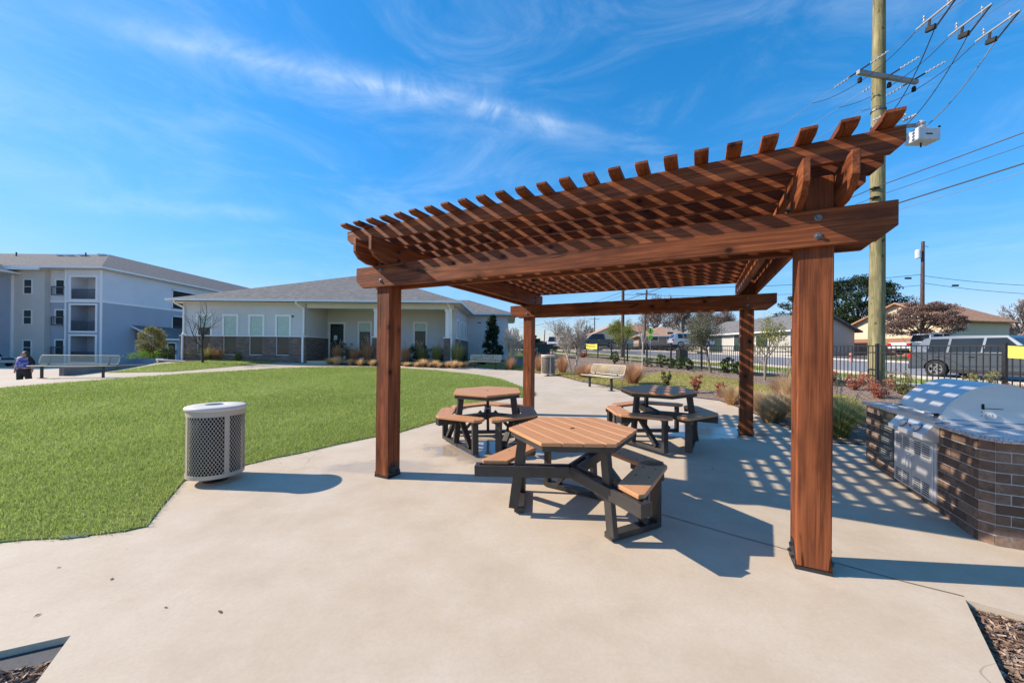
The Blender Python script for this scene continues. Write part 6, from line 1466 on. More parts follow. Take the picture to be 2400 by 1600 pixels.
# left clubhouse bed
for i, (px, pb, hh, ww, mm) in enumerate([(462, 843, 36, 40, 'g_green'), (490, 844, 38, 34, 'g_green'), (516, 844, 38, 40, 'g_russet'), (440, 842, 26, 28, 'g_green')]):
    p = at(px, pb); k = p.y/F; grass_plant(p, hh*k*1.0, ww*k*1.35, 900, M[mm], f'feathery green grass clump, {ORD[i]} placed under the leftmost clubhouse windows', 'feathery clumps under the left windows', plumes=8, pl=.25, seed=70+i, w=.011, pmat='plume')
for i, (px, pb, hh, ww, mm, sh_) in enumerate([(565, 844, 24, 28, 'lf_dark', 'round'), (594, 843.5, 28, 26, 'lf_dark', 'round'), (622, 843, 26, 22, 'lf_dark', 'round'), (655, 842.5, 24, 24, 'lf_dark', 'round'), (540, 843, 22, 22, 'lf_dark', 'round'), (708, 840, 36, 44, 'lf_mid', 'low'), (702, 839.5, 22, 30, 'lf_bright', 'low'), (395, 842, 30, 30, 'lf_mid', 'round'), (380, 840, 20, 26, 'lf_bright', 'round'), (335, 842, 16, 60, 'lf_bright', 'low'), (558, 846, 20, 12, 'lf_yellow', 'round')]):
    p = at(px, pb) if px > 420 else Vector((PX(px, 24), 24, PZ(px, pb-1, 24))); k = p.y/F
    lab = ['small dark round shrub, first right of the feathery clumps', 'small dark round shrub below the third window', 'small dark round shrub between third and fourth windows', 'small dark round shrub below the fourth window', 'small dark shrub close beside the feathery clumps', 'spreading green juniper at the corner by the porch', 'bright green patch of juniper below the corner downspout', 'mid green mound by the left clubhouse downspout', 'bright green bush left of the clubhouse corner', 'low bright green spreading plant in the planter wall', 'thin yellow green plant in the left bed'][i]
    shrub(p, hh*k, ww*k, 1500, .07, M[mm], lab, seed=30+i, shape=sh_, clumps=30)
p = Vector((PX(357, 25), 25, PZ(357, 840, 25))); shrub(p, 74*25/F, 50*25/F, 11000, .085, M['lf_olive'], 'tall rounded olive green live oak shrub at the clubhouse left corner', seed=77, clumps=110, stems=12)
# young bare tree by the clubhouse
p, h_ = hp(475, 850.5, 702); tree(p, h_, 'leafless young tree on the grass strip before the leftmost clubhouse windows', 'bark_dark', trunk=.075, crown_base=.42, spread=.62, levels=3, kids=3, seed=3, wander=.07, up=.6, minr=.006)
# magnolia and crepe myrtles
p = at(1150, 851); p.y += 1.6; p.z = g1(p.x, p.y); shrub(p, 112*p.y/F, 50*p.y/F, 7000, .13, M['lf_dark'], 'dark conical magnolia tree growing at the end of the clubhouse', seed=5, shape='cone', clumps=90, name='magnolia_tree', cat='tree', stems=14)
p, h_ = hp(1199, 859.5, 765); tree(p, h_, 'pale bare multi stemmed tree beside the rear left pergola post', 'bark_pale', trunk=.075, crown_base=.35, spread=.42, levels=4, kids=3, seed=11, multi=5, wander=.06, up=.5, minr=.008)
p, h_ = hp(1344, 876, 742); tree(p, h_, 'bare pinkish crepe myrtle with a double trunk behind the far trash can', 'bark_pale', 'lf_brown', 2600, .05, trunk=.085, crown_base=.42, spread=.55, levels=4, kids=4, seed=12, multi=2, wander=.07, up=.55, minr=.007, r_leaf=.2)
p, h_ = hp(1235, 858, 800); p.y += 3; tree(p, h_*1.2, 'small bare tree just left of the far trash can', 'bark', trunk=.05, levels=3, kids=3, seed=14, multi=2)
p, h_ = hp(1463, 851.5, 748); tree(p, h_, 'slim young tree with fine yellow green leaves by the dark pole', 'bark_dark', 'lf_yellow', 4200, .05, trunk=.04, crown_base=.5, spread=.5, levels=4, kids=3, seed=15, wander=.05, minr=.004)
p, h_ = hp(1505.5, 866, 735); tree(p, h_, 'slim bare sapling with a pale straight trunk before the tan roofed house', 'bark_pale', trunk=.045, crown_base=.72, spread=.3, levels=3, kids=2, seed=16, wander=.03, minr=.004)
p, h_ = hp(1666, 874, 722); tree(p, h_, 'young grey green live oak inside the fence left of the rear right post', 'bark', 'lf_grey', 9000, .05, trunk=.06, crown_base=.50, spread=.72, levels=4, kids=4, seed=17, wander=.08, minr=.005, r_leaf=.22)
p, h_ = hp(1792, 893, 735); tree(p, h_, 'small yellow leaved tree between the two right posts', 'bark', 'lf_yellow', 2600, .05, trunk=.045, crown_base=.52, spread=.70, levels=4, kids=3, seed=18, wander=.07, minr=.004, r_leaf=.12)
# right bed grasses and shrubs
rb = [(1262, 872, 46, 24, 'g_russet', 6, 'russet grass just left of the far trash can'), (1318, 876, 50, 34, 'g_russet', 8, 'russet plumed grass just right of the far trash can'), (1372, 886, 38, 52, 'g_russet', 0, 'wide mound of amber grass left of the middle bench'),
      (1408, 880, 30, 46, 'g_tan', 10, 'tan grass with pale plumes behind the middle bench'), (1483, 902, 58, 50, 'g_russet', 12, 'large upright amber grass at the right end of the middle bench'), (1196, 866, 34, 26, 'g_russet', 5, 'russet grass at the foot of the pale multi stemmed tree'),
      (1715, 948, 50, 46, 'g_tan', 0, 'golden grass just left of the rear right pergola post'), (1820, 985, 78, 70, 'g_tan', 0, 'large golden feather grass just right of the rear right post'), (1855, 975, 110, 60, 'g_tan', 14, 'tallest plumed tan grass beside the front right post'), (1778, 965, 56, 44, 'g_tan', 0, 'mid sized golden grass hugging the rear right post'),
      (1965, 1024, 100, 92, 'g_green', 8, 'shaggy grey green grass with dry seed heads left of the grill island'), (1905, 1018, 70, 66, 'g_green', 0, 'low shaggy grass hidden behind the front right post'), (1800, 990, 66, 50, 'g_tan', 0, 'front clump of golden grass at the slab edge right of the rear post'), (1840, 935, 60, 60, 'g_russet', 8, 'amber grass farther back between the two right posts'), (1900, 940, 60, 60, 'g_tan', 8, 'tan grass farther back beside the front right post'), (1985, 985, 60, 70, 'g_green', 0, 'green gold clump against the left end of the grill island')]
for i, (px, pb, hh, ww, mm, pl_, lab) in enumerate(rb):
    p = at(px, pb); k = p.y/F; grass_plant(p, hh*k*1.05, ww*k*1.3, 1500 if ww > 40 else 900, M[mm], lab, 'ornamental grasses in the right bed', plumes=pl_, pl=.16, seed=90+i, w=.006 if p.y < 9 else .010)
sb = [(1560, 908, 42, 24, 'lf_olive', 'airy olive shrub in the bed behind the right far table'), (1631, 922, 48, 30, 'lf_red', 'russet nandina shrub left of the rear right post'), (1690, 932, 38, 28, 'lf_red', 'thin red leaved shrub between nandina and rear right post'),
      (1550, 862, 34, 26, 'lf_mid', 'green shrub, first from the left at the foot of the iron fence'), (1571, 863, 28, 22, 'lf_mid', 'green shrub, second from the left at the foot of the iron fence'), (1590, 866, 34, 24, 'lf_mid', 'green shrub, third from the left at the foot of the iron fence'), (1612, 869, 32, 22, 'lf_mid', 'green shrub, fourth from the left at the foot of the iron fence'), (1518, 860, 24, 26, 'lf_grey', 'greyish shrub at the fence foot beside the slim sapling'),
      (1706, 875, 40, 30, 'lf_mid', 'leafy green shrub at the fence seen left of the rear right post'), (1730, 878, 34, 22, 'lf_mid', 'leafy green shrub touching the rear right post outline'),
      (1440, 853, 34, 20, 'lf_mid', 'narrow green conifer shrub at the far fence'), (1290, 842, 18, 16, 'lf_red', 'small orange shrub far behind the trash can'), (1366, 838, 16, 20, 'lf_red', 'small orange shrub by the far fence corner'),
      (2005, 915, 44, 46, 'lf_red', 'red leaved shrub at the fence behind the grill counter left end'), (2060, 934, 52, 60, 'lf_red', 'largest dark red shrub just left of the grill hood'), (2110, 925, 60, 50, 'lf_olive', 'bronze green shrub touching the grill hood'), (2300, 935, 70, 60, 'lf_olive', 'twiggy bronze shrub behind the grill hood'), (2390, 960, 70, 50, 'lf_red', 'red shrub behind the grill at the right edge'), (1940, 900, 36, 40, 'lf_red', 'pale red shrub beside the front right post'), (1860, 900, 40, 40, 'lf_olive', 'dry shrub behind the tallest tan grass'), (1960, 905, 26, 30, 'lf_grey', 'silvery low plant in front of the red shrubs')]
for i, (px, pb, hh, ww, mm, lab) in enumerate(sb):
    p = at(px, pb); k = p.y/F; near = p.y < 12; shrub(p, hh*k*.95, ww*k, 1500 if near else 1100, .034 if near else .06, M[mm], lab, 'shrubs in the right garden bed', seed=60+i, shape='vase' if mm in ('lf_red', 'lf_olive') else 'round', clumps=34, stems=16, asp=.55)
# trees beyond the road
def ftree(px, pyb, pyt, Y, **k):
    x = PX(px, Y); z0 = PZ(px, pyb, Y); z1 = PZ(px, pyt, Y); return tree((x, Y, z0), z1-z0, **k)
ftree(1530, 806, 690, 78, label='wide bare oak rising behind the tan roofed house', barkm='bark_haze', trunk=.5, crown_base=.25, spread=.75, levels=4, kids=5, seed=21, wander=.14, up=.25, minr=.035, leafm='lf_brown', nleaf=2200, lsize=.22, r_leaf=.9)
ftree(1600, 806, 700, 84, label='bare hazy tree right of the tan roofed house', barkm='bark_haze', trunk=.45, crown_base=.25, spread=.65, levels=4, kids=5, seed=22, wander=.12, up=.3, minr=.035, leafm='lf_brown', nleaf=3500, lsize=.22, r_leaf=.9)
ftree(1650, 806, 705, 70, label='brownish bare tree behind the young live oak', barkm='bark_haze', trunk=.4, crown_base=.2, spread=.65, levels=4, kids=5, seed=23, wander=.12, up=.3, minr=.03, leafm='lf_brown', nleaf=4500, lsize=.2, r_leaf=.8)
ftree(1710, 806, 715, 66, label='bare tree glimpsed just left of the rear right post', barkm='bark_haze', trunk=.4, crown_base=.2, spread=.65, levels=4, kids=5, seed=24, wander=.12, up=.3, minr=.03, leafm='lf_brown', nleaf=3500, lsize=.2, r_leaf=.8)
ftree(1448, 812, 748, 64, label='yellow leaved tree left of the dark brown pole', barkm='bark', trunk=.2, crown_base=.3, spread=.5, levels=4, kids=4, seed=25, leafm='lf_yellow', nleaf=5000, lsize=.2, r_leaf=.5)
ftree(1380, 812, 760, 88, label='bare distant tree left of the distant double arm pole', barkm='bark_haze', trunk=.35, crown_base=.2, spread=.6, levels=4, kids=4, seed=26, minr=.04)
ftree(1302, 812, 768, 95, label='small bare distant tree above the far parked van', barkm='bark_haze', trunk=.3, crown_base=.3, spread=.5, levels=3, kids=4, seed=27, minr=.05)
def cloudtree(px, pyb, pyt, Y, wpx, n, size, mat, label, shape='round', seed=0, clumps=80, trunkm='bark_dark'):
    x = PX(px, Y); z0 = PZ(px, pyb, Y); z1 = PZ(px, pyt, Y); h = z1-z0; w = wpx*Y/F; rg = np.random.default_rng(seed); o = empty('tree', (x, Y, z0), 0, label, 'tree'); mb = MB()
    cl = []
    for i in range(clumps):
        a = rg.uniform(0, 2*pi); t = rg.uniform(.0, 1); prof = {'round': sqrt(max(0, 1-(2*t-1)**2)), 'flat': (1-(abs(t-.45)/.62)**2), 'egg': sqrt(max(0, 1-(1.6*t-.6)**2))}[shape]; r = w/2*max(prof, .1)*rg.uniform(.2, 1)**.5
        cl.append((r*cos(a), r*sin(a)*.8, h*(.25+.72*t), rg.uniform(.6, 1.4)))
    mb.tube([(0, 0, -1), (0.1, 0, h*.3), (-.1, 0, h*.6)], [h*.035, h*.028, h*.012], 7); mb.build('trunk', M[trunkm], o); mb = MB()
    for c in cl[:26]: mb.tube([(0, 0, h*.22), (c[0]*.5, c[1]*.5, c[2]*.75), c[:3]], [h*.014, h*.008, h*.003], 4, cap=False)
    mb.build('branches', M[trunkm], o); cl = np.array(cl); k = rg.integers(0, len(cl), n); off = rg.normal(0, 1, (n, 3)); off /= np.linalg.norm(off, axis=1)[:, None]; off *= (rg.random(n)**.45)[:, None]*w*.085*cl[k, 3][:, None]*np.array([1.25, 1.25, .55]); C = cl[k, :3]+off
    V, Fc = leaf_quads(C, size, rg, up=.8); T = np.repeat(np.clip(rg.normal(.4, .2, n)+(rg.random(len(cl))-.5)[k]*.35, 0, 1), 4); npmesh('crown', V, Fc, M[mat], o, colr=T); return o
cloudtree(2010, 800, 652, 62, 205, 30000, .30, 'lf_ever', 'large dark cedar spreading behind the tall green pole', 'flat', 31, 120)
cloudtree(1880, 806, 690, 66, 120, 9000, .30, 'lf_ever', 'grey green conifer seen left of the front right post', 'round', 32, 60)
cloudtree(2160, 806, 706, 33.0, 150, 20000, .13, 'lf_brown', 'brown twiggy tree with purple tint around the brown pole', 'egg', 33, 90, 'bark_dark')
cloudtree(1407, 812, 777, 80, 26, 2600, .3, 'lf_ever', 'small dark dome shaped tree beyond the distant trucks', 'round', 34, 30)
cloudtree(1252, 812, 786, 60, 30, 2600, .25, 'lf_dark', 'dark round tree right of the rear left pergola post', 'round', 35, 30)
cloudtree(1178, 806, 770, 55, 26, 2600, .22, 'lf_ever', 'dark tree behind the pale multi stemmed tree', 'round', 36, 30)
ftree(2388, 812, 690, 58, label='bare twisted tree against the sky at the right edge', barkm='bark_haze', trunk=.3, crown_base=.25, spread=.6, levels=4, kids=4, seed=41, minr=.03, wander=.16)
ftree(2330, 812, 752, 90, label='low hazy bare tree above the orange roofed house', barkm='bark_haze', trunk=.3, crown_base=.2, spread=.6, levels=4, kids=5, seed=42, minr=.05, leafm='lf_brown', nleaf=3000, lsize=.25, r_leaf=.9)
# distant tree line
def treeline(a_, b_, hmin, hmax, mat, label, n=16000, size=.5, seed=1, depth=10):
    rg = np.random.default_rng(seed); t = rg.random(n); X = a_[0]+(b_[0]-a_[0])*t; Yy = a_[1]+(b_[1]-a_[1])*t+rg.uniform(0, depth, n); hh = hmin+(hmax-hmin)*(.5+.5*np.sin(t*19+seed))*(.6+.4*np.sin(t*47)); Z = G(X, Yy)+rg.random(n)**.7*hh
    V, Fc = leaf_quads(np.stack([X, Yy, Z], 1), size, rg, up=.5, asp=.8); return tag(npmesh('tree_line', V, Fc, M[mat], colr=np.repeat(np.clip(rg.normal(.45, .2, n), 0, 1), 4)), label, 'tree line', kind='stuff')
treeline((-40, 175), (75, 150), 3, 7, 'lf_brown', 'hazy brown line of distant trees on the horizon', 20000, .8, 1)
treeline((60, 105), (140, 70), 3, 8, 'lf_brown', 'hazy distant trees behind the houses on the right', 16000, .7, 2)

# ------------------------------------------------------------------ vehicles
def paint(name, c, metal=.3): 
    t = NT(name); t.base(t.ramp(t.noise(t.map(), 1.5, 3), [(.3, tuple(x*.95 for x in c)), (.7, c)])); t.set(Metallic=metal); t.rough(.25); t.b.inputs['Coat Weight'].default_value = .6; t.b.inputs['Coat Roughness'].default_value = .06; return t.m
M['cglass'] = glassm('car_glass', (.02, .028, .035)); M['tyre'] = simple('tyre_rubber', (.02, .02, .021), .8); M['rim'] = simple('alloy_rim', (.55, .55, .56), .3, metal=.8); M['tail'] = simple('tail_lamp', (.45, .02, .02), .25); M['head'] = simple('headlamp', (.7, .72, .75), .1); M['chrome'] = simple('chrome', (.6, .6, .6), .15, metal=1.0); M['trimblk'] = simple('black_trim', (.025, .025, .027), .5)
def vehicle(loc, rz, kind, pm, label, name, cat='car', group=None, L_=4.7, Wd=1.85, H_=1.7):
    """local x runs from rear (0) to front (L); y across; wheels touch z=0"""
    v = empty(name, loc, rz, label, cat, group); w = Wd/2; wr = .36 if kind != 'sedan' else .32; wx = (.95, L_-.92); gc = .24
    def arch(cx, n=9): return [(cx+(wr+.07)*cos(pi-pi*i/n), max(gc, wr+(wr+.05)*sin(pi*i/n)-.0)) for i in range(n+1)]
    belt = {'suv': 1.02, 'sedan': .86, 'pickup': 1.08, 'van': 1.15}[kind]; low = [(0.06, gc+.12)]+arch(wx[0])+arch(wx[1])+[(L_-.06, gc+.10), (L_, .55)]
    if kind == 'pickup': top = [(L_-.05, belt-.10), (L_-.30, belt-.02), (L_-1.35, belt+.03), (L_-1.45, belt), (.02, belt), (0, .6)]
    elif kind == 'suv': top = [(L_-.04, .78), (L_-.22, .92), (L_-1.10, belt+.01), (.16, belt+.06), (.0, belt-.15), (0, .55)]
    elif kind == 'van': top = [(L_-.03, .80), (L_-.2, .98), (L_-.8, belt), (.03, belt), (0, .55)]
    else: top = [(L_-.05, .62), (L_-.35, .74), (L_-1.25, belt), (.65, belt+.03), (.08, belt-.04), (0, .55)]
    poly = low+top; mb = MB(); n = len(poly); ys = [-w, -w+.09, w-.09, w]
    def P(x, z, y): s = (abs(y) > w-.01); return (L_/2+(x-L_/2)*(1-.035*s if True else 1), y*(1-.0*s), z)
    rings = []
    for y in (-w+.12, -w+.02, -w, w, w-.02, w-.12):
        sh_ = {w-.12: 0.0, w-.02: .02, w: .07}[round(abs(y), 6)] if False else (0.0 if abs(abs(y)-(w-.12)) < 1e-6 else (.015 if abs(abs(y)-(w-.02)) < 1e-6 else .05))
        c_ = (L_/2, .62); rings.append([(c_[0]+(x-c_[0])*(1-sh_*.5), y, c_[1]+(z-c_[1])*(1-(sh_ if z > .7 else 0))) for x, z in poly])
    vs = [p for r in rings for p in r]; fs = []
    for k in range(5): fs += [(k*n+i, (k+1)*n+i, (k+1)*n+(i+1) % n, k*n+(i+1) % n) for i in range(n)]
    fs += [tuple(range(0, n)), tuple(range(6*n-1, 5*n-1, -1))]
    # middle faces between ring 2 and 3 already bridge across; drop end caps of inner rings
    rings2 = [rings[2], rings[1], rings[0], rings[5], rings[4], rings[3]]; vs = [p for r in rings2 for p in r]; fs = []
    for k in range(5): fs += [(k*n+i, (k+1)*n+i, (k+1)*n+(i+1) % n, k*n+(i+1) % n) for i in range(n)]
    fs += [tuple(range(n)), tuple(range(6*n-1, 5*n-1, -1))]; mb.add(vs, fs)
    # greenhouse
    if kind == 'pickup': gh = [(1.75, belt), (1.85, H_-.08), (2.15, H_), (3.35, H_-.02), (4.15, belt)]
    elif kind == 'suv': gh = [(.10, belt+.05), (.42, H_-.12), (.75, H_-.03), (1.6, H_), (2.9, H_-.04), (L_-1.15, belt)]
    elif kind == 'van': gh = [(.05, belt), (.15, H_-.05), (.5, H_), (3.2, H_-.02), (L_-.9, belt)]
    else: gh = [(.25, belt+.02), (1.05, H_-.08), (1.6, H_), (2.5, H_-.02), (L_-1.35, belt)]
    m = len(gh); wi = w-.30; k_ = H_-belt
    def gy(z): return w-.05-(w-.05-wi)*max(0, (z-belt))/k_
    vs = [(x, -gy(z), z) for x, z in gh]+[(x, gy(z), z) for x, z in gh]; b0 = len(mb.v); mb.add(vs, [(i, i+m, (i+1) % m+m, (i+1) % m) for i in range(m)]+[tuple(range(m)), tuple(range(2*m-1, m-1, -1))])
    body = mb.build('body', pm, v, bevel=.06)
    body.modifiers['bevel'].segments = 3
    # side glass, split by pillars
    x0, x1 = gh[0][0], gh[-1][0]; zt_ = H_-.13; zb_ = belt+.05
    def gx(z, front):
        pts_ = gh if not front else gh[::-1]
        for a_, b_ in zip(pts_[:-1], pts_[1:]):
            lo_, hi_ = min(a_[1], b_[1]), max(a_[1], b_[1])
            if lo_ <= z <= hi_ and hi_ > lo_: return a_[0]+(b_[0]-a_[0])*(z-a_[1])/(b_[1]-a_[1])
        return pts_[0][0]
    cuts = {'pickup': [2.05, 2.85, 3.9], 'suv': [.62, 1.30, 2.32, 3.5], 'van': [.5, 1.7, 2.9, 3.9], 'sedan': [.95, 2.05, 3.2]}[kind]
    for a_, b_ in zip(cuts[:-1], cuts[1:]):
        for s_ in (-1, 1):
            q = []
            for x, z in ((a_+.04, zb_), (b_-.04, zb_), (b_-.04, zt_), (a_+.04, zt_)):
                x = max(x, gx(z, False)+.10); x = min(x, gx(z, True)-.12); q.append((x, s_*(gy(z)+.006), z))
            m2 = MB(); m2.add(q, [(0, 1, 2, 3)]); m2.build('side_window', M['cglass'], v)
    def slant(z0, z1, front, nm, off=.012):
        xa, xb = gx(z0, front), gx(z1, front); s_ = 1 if front else -1; m2 = MB(); m2.add([(xa+s_*off, -gy(z0)+.10, z0), (xa+s_*off, gy(z0)-.10, z0), (xb+s_*off, gy(z1)-.10, z1), (xb+s_*off, -gy(z1)+.10, z1)], [(0, 1, 2, 3)]); m2.build(nm, M['cglass'], v)
    slant(belt+.06, H_-.14, True, 'windscreen'); slant(belt+.10, H_-.18, False, 'rear_window')
    for x in wx:
        for s_ in (-1, 1):
            m2 = MB(); c = s_*(w-.12); m2.lathe([(wr*.62, -.10), (wr*.97, -.10), (wr, -.06), (wr, .06), (wr*.97, .10), (wr*.66, .105), (wr*.62, .09)], 24); wh = m2.build('wheel', M['tyre'], v, loc=(x, c, wr), rot=(pi/2, 0, 0), smooth=True)
            m2 = MB(); m2.lathe([(0, .03), (wr*.62, .03)], 18); so_ = s_*-1
            m2.v = [(a_, b_, so_*-.02*0+(-s_)*.03) for a_, b_, c_ in m2.v]; m2.build('wheel_disc', M['trimblk'], wh)
            m2 = MB(); zc = -s_*.075
            for i in range(5):
                t = 2*pi*i/5; m2.obox((cos(t)*.03, sin(t)*.03, zc), (cos(t)*wr*.62, sin(t)*wr*.62, zc), wr*.20, .03)
            for i in range(24): t, t2 = 2*pi*i/24, 2*pi*(i+1)/24; m2.obox((cos(t)*wr*.62, sin(t)*wr*.62, zc), (cos(t2)*wr*.62, sin(t2)*wr*.62, zc), .035, .05)
            m2.build('rim', M['rim'], wh)
    for s_ in (-1, 1):
        m2 = MB(); m2.box(-.02, .16, min(s_*(w-.30), s_*(w+.004)), max(s_*(w-.30), s_*(w+.004)), belt-.22 if kind != 'pickup' else belt-.35, belt-.02 if kind != 'pickup' else belt-.05); m2.build('tail_lamp', M['tail'], v, bevel=.01)
        m2 = MB(); m2.box(L_-.30, L_-.02, min(s_*(w-.45), s_*(w-.01)), max(s_*(w-.45), s_*(w-.01)), .68, .82); m2.build('headlamp', M['head'], v, bevel=.02)
        m2 = MB(); xm = cuts[-1]-.05; m2.box(xm-.1, xm+.1, min(s_*(w+.02), s_*(w+.20)), max(s_*(w+.02), s_*(w+.20)), belt+.02, belt+.17); m2.build('wing_mirror', pm, v, bevel=.03)
        m2 = MB()
        for xd in cuts[1:-1]: m2.box(xd-.35, xd-.17, min(s_*(w-.01), s_*(w+.03)), max(s_*(w-.01), s_*(w+.03)), belt-.15, belt-.12)
        m2.build('door_handle', M['chrome'], v)
        m2 = MB(); m2.box(wx[0]+.5, wx[1]-.5, min(s_*(w-.02), s_*(w+.012)), max(s_*(w-.02), s_*(w+.012)), gc-.02, gc+.14); m2.build('sill_trim', M['trimblk'], v)
    m2 = MB(); m2.box(-.06, .1, -w+.1, w-.1, gc+.10, gc+.32); m2.build('bumper', M['trimblk'] if kind != 'sedan' else pm, v, bevel=.03); m2 = MB(); m2.box(L_-.1, L_+.05, -w+.1, w-.1, gc+.08, gc+.36); m2.build('bumper', M['trimblk'] if kind != 'sedan' else pm, v, bevel=.03)
    m2 = MB(); m2.box(L_-.04, L_+.01, -w*.5, w*.5, .58, .80); m2.build('grille', M['trimblk'], v)
    return v
def zon(x, y, d=0.0): return (x, y, g1(x, y)+d)
grey = paint('grey_blue_paint', (.13, .155, .18), .5); whitep = paint('white_paint', (.68, .68, .68), 0); silver = paint('silver_paint', (.38, .42, .46), .5); darkp = paint('dark_paint', (.03, .035, .05), .3); palep = paint('pale_silver_paint', (.45, .50, .55), .4)
vehicle((17.75+.95, 16.95, g1(18.4, 15.5)-.03), atan2(-.984, .177), 'suv', grey, 'dark grey blue sport utility car parked on the road behind the iron fence', 'parked_car', 'car', L_=4.85, Wd=1.95, H_=1.76)
Yt = 32.5; vehicle((PX(2106, Yt), Yt, PZ(2170, 832, Yt)), radians(-3), 'pickup', whitep, 'white crew cab pickup truck parked behind the grey car', 'pickup_truck', 'pickup truck', L_=5.6, Wd=2.0, H_=1.92)
Yt = 46; vehicle((PX(1570, Yt), Yt, PZ(1600, 814, Yt)), radians(-4), 'suv', palep, 'pale silver sport utility car before the tan roofed house', 'parked_car', 'car', 'cars parked across the road', L_=4.9, Wd=1.9, H_=1.75)
Yt = 50; vehicle((PX(1662, Yt), Yt, PZ(1660, 812, Yt)), radians(170), 'sedan', whitep, 'white sedan nose poking out right of the silver car', 'parked_car', 'car', 'cars parked across the road', H_=1.45) if False else None
Yt = 50; vehicle((PX(1447, Yt), Yt, PZ(1430, 814, Yt)), radians(180-4), 'pickup', darkp, 'dark pickup truck parked beyond the far yellow banner', 'pickup_truck', 'pickup truck', 'pickups in the distance', L_=5.2, Wd=1.9, H_=1.8)
Yt = 58; vehicle((PX(1331, Yt), Yt+4, PZ(1325, 817, Yt)), radians(-100), 'pickup', whitep, 'white pickup truck facing the camera down the far road', 'pickup_truck', 'pickup truck', 'pickups in the distance', L_=5.2, Wd=1.9, H_=1.85)
Yt = 64; vehicle((PX(1300, Yt), Yt+4, PZ(1303, 817, Yt)), radians(-95), 'van', whitep, 'white boxy van parked left of the white pickup', 'parked_van', 'van', L_=4.8, Wd=1.9, H_=2.2)
Yc = 35; vehicle((PX(46, Yc), Yc+.9, -.41), radians(180), 'sedan', silver, 'silver hatchback parked at the far left behind the walking person', 'parked_car', 'car', L_=4.1, Wd=1.75, H_=1.5) if False else vehicle((PX(46, Yc)-4.3, Yc-.8, -.41), 0, 'sedan', silver, 'silver hatchback parked at the far left behind the walking person', 'parked_car', 'car', L_=4.3, Wd=1.75, H_=1.5)

# ------------------------------------------------------------------ person on the drive at the left
def skinned(name, V, E_, R, mat, parent, root=0, sub=2):
    me = bpy.data.meshes.new(name); me.from_pydata(V, E_, []); o = bpy.data.objects.new(name, me); col.objects.link(o); o.parent = parent
    s = o.modifiers.new('skin', 'SKIN'); s.use_smooth_shade = True; sv = me.skin_vertices[0].data if me.skin_vertices else None
    if sv is None:
        bm = bmesh.new(); bm.from_mesh(me); bm.verts.layers.skin.verify(); bm.to_mesh(me); bm.free(); sv = me.skin_vertices[0].data
    for i, r in enumerate(R): sv[i].radius = r if hasattr(r, '__len__') else (r, r); sv[i].use_root = (i == root)
    ss_ = o.modifiers.new('sub', 'SUBSURF'); ss_.levels = sub; ss_.render_levels = sub; me.materials.append(mat); return o
PP = Vector((PX(57, 16.6), 16.6, -.415))
per = empty('person', PP, radians(8), 'person with long dark hair in black cardigan, blue patterned blouse and black trousers walking', 'person')
skinm = simple('skin', (.46, .26, .19), .55, var=.05); blk = simple('black_cloth', (.018, .018, .022), .85, var=.3, bump=.2, bscale=40)
t = NT('blue_patterned_blouse'); n_ = t.noise(t.map(), 9, 3, .6, 1.5); t.base(t.ramp(n_, [(.40, (.035, .045, .22)), (.53, (.06, .08, .34)), (.58, (.42, .44, .62)), (.66, (.05, .06, .28))])); t.rough(.8); blouse = t.m
hairm = simple('dark_brown_hair', (.045, .025, .018), .55, var=.3)
# whole body in one skin
V = [(0, 0, .88), (0, 0, 1.02), (0, -.02, 1.18), (0, 0, 1.34), (0, 0, 1.42), (0, -.015, 1.50), (0, -.02, 1.59),
     (-.17, 0, 1.33), (-.27, .02, 1.13), (-.29, -.03, .93), (-.29, -.05, .80), (.17, 0, 1.33), (.28, .03, 1.13), (.34, -.02, .94), (.37, -.04, .82),
     (-.10, 0, .82), (-.11, -.06, .50), (-.11, .02, .12), (-.11, -.12, .05), (.10, 0, .82), (.12, .05, .50), (.12, .16, .13), (.12, .04, .05)]
E_ = [(0, 1), (1, 2), (2, 3), (3, 4), (4, 5), (5, 6), (3, 7), (7, 8), (8, 9), (9, 10), (3, 11), (11, 12), (12, 13), (13, 14), (0, 15), (15, 16), (16, 17), (17, 18), (0, 19), (19, 20), (20, 21), (21, 22)]
R = [(.21, .16), (.22, .18), (.21, .17), (.17, .12), (.06, .06), (.095, .105), (.09, .10), .075, .062, .045, .035, .075, .062, .045, .035, .13, .085, .055, .045, .13, .085, .055, .045]
skinned('body', V, E_, R, skinm, per)
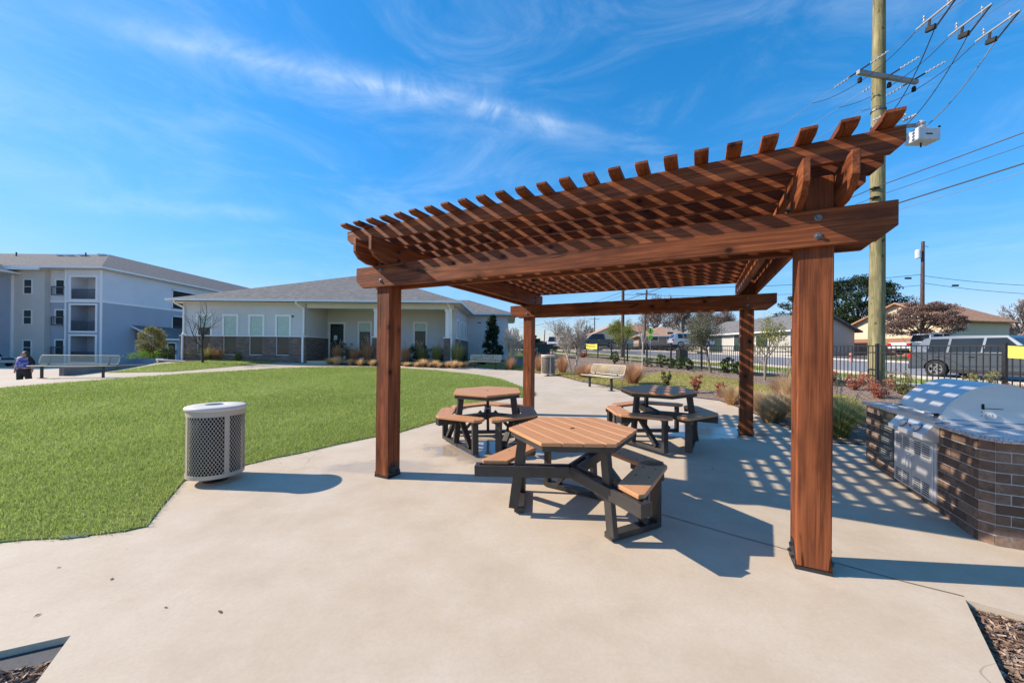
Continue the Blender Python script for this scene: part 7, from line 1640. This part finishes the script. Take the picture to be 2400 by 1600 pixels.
# clothing shells, slightly larger than the body
skinned('blouse', [(0, -.01, .86), (0, -.03, 1.02), (0, -.035, 1.18), (0, -.01, 1.33), (0, 0, 1.40)], [(0, 1), (1, 2), (2, 3), (3, 4)], [(.245, .20), (.25, .205), (.24, .195), (.215, .15), (.13, .10)], blouse, per)
skinned('trousers', [(0, 0, .96), (0, 0, .84), (-.11, 0, .70), (-.115, -.06, .46), (-.115, .02, .10), (.11, 0, .70), (.125, .05, .46), (.125, .15, .11)], [(0, 1), (1, 2), (2, 3), (3, 4), (1, 5), (5, 6), (6, 7)], [(.24, .19), (.22, .18), .145, .105, .085, .145, .105, .085], blk, per)
skinned('cardigan', [(0, .10, .92), (0, .09, 1.15), (0, .05, 1.34), (-.17, .02, 1.34), (-.275, .035, 1.13), (-.30, -.0, .99), (.17, .02, 1.34), (.285, .045, 1.13), (.325, .0, 1.00)], [(0, 1), (1, 2), (2, 3), (3, 4), (4, 5), (2, 6), (6, 7), (7, 8)], [(.24, .12), (.24, .13), (.15, .11), .10, .092, .075, .10, .092, .075], blk, per, root=1)
skinned('hair', [(0, .02, 1.655), (0, .075, 1.57), (0, .12, 1.40), (-.08, .13, 1.20), (-.115, .05, 1.42), (.105, .05, 1.44)], [(0, 1), (1, 2), (2, 3), (1, 4), (1, 5)], [(.095, .085), (.115, .07), (.11, .06), .055, .045, .040], hairm, per)
for s_ in (-1, 1):
    for i in range(4): mb = MB(); 
    hx_, hz_ = (-.29, .835) if s_ < 0 else (.37, .855); hy_ = -.05; V = [(hx_, hy_, hz_)]; E2 = []; R2 = [.030]
    V.append((hx_+s_*.005, hy_-.01, hz_-.06)); E2.append((0, 1)); R2.append(.034)
    for i in range(4): b_ = len(V); V += [(hx_+(i-1.5)*.016, hy_-.012, hz_-.095), (hx_+(i-1.5)*.017, hy_-.02, hz_-.125-.006*(i in (1, 2))), (hx_+(i-1.5)*.016, hy_-.03, hz_-.145-.008*(i in (1, 2)))]; E2 += [(1, b_), (b_, b_+1), (b_+1, b_+2)]; R2 += [.010, .009, .008]
    b_ = len(V); V += [(hx_-s_*.03, hy_-.02, hz_-.06), (hx_-s_*.038, hy_-.03, hz_-.09)]; E2 += [(0, b_), (b_, b_+1)]; R2 += [.012, .009]; skinned('hand', V, E2, R2, skinm, per, sub=1)
mb = MB(); mb.lathe([(0, -.012), (.010, -.008), (.012, 0), (.010, .008), (0, .012)], 8)
for s_ in (-1, 1): link = mb.build('eye', M['slot'], per, loc=(s_*.034, -.118, 1.565), smooth=True)
m2 = MB(); m2.prism([(-.012, 0), (.012, 0), (0, .045)], 'y', -.128, -.09); m2.build('nose', skinm, per, loc=(0, -.004, 1.525)); m2 = MB(); m2.box(-.025, .025, -.118, -.10, 1.492, 1.502); m2.build('mouth', simple('lips', (.30, .08, .07), .5), per)
for s_ in (-1, 1): m2 = MB(); m2.box(s_*.12-.05, s_*.12+.05, -.16 if s_ < 0 else -.02, .09 if s_ < 0 else .20, 0.0, .08); m2.build('shoe', blk, per, bevel=.03)
bpy.context.view_layer.update()
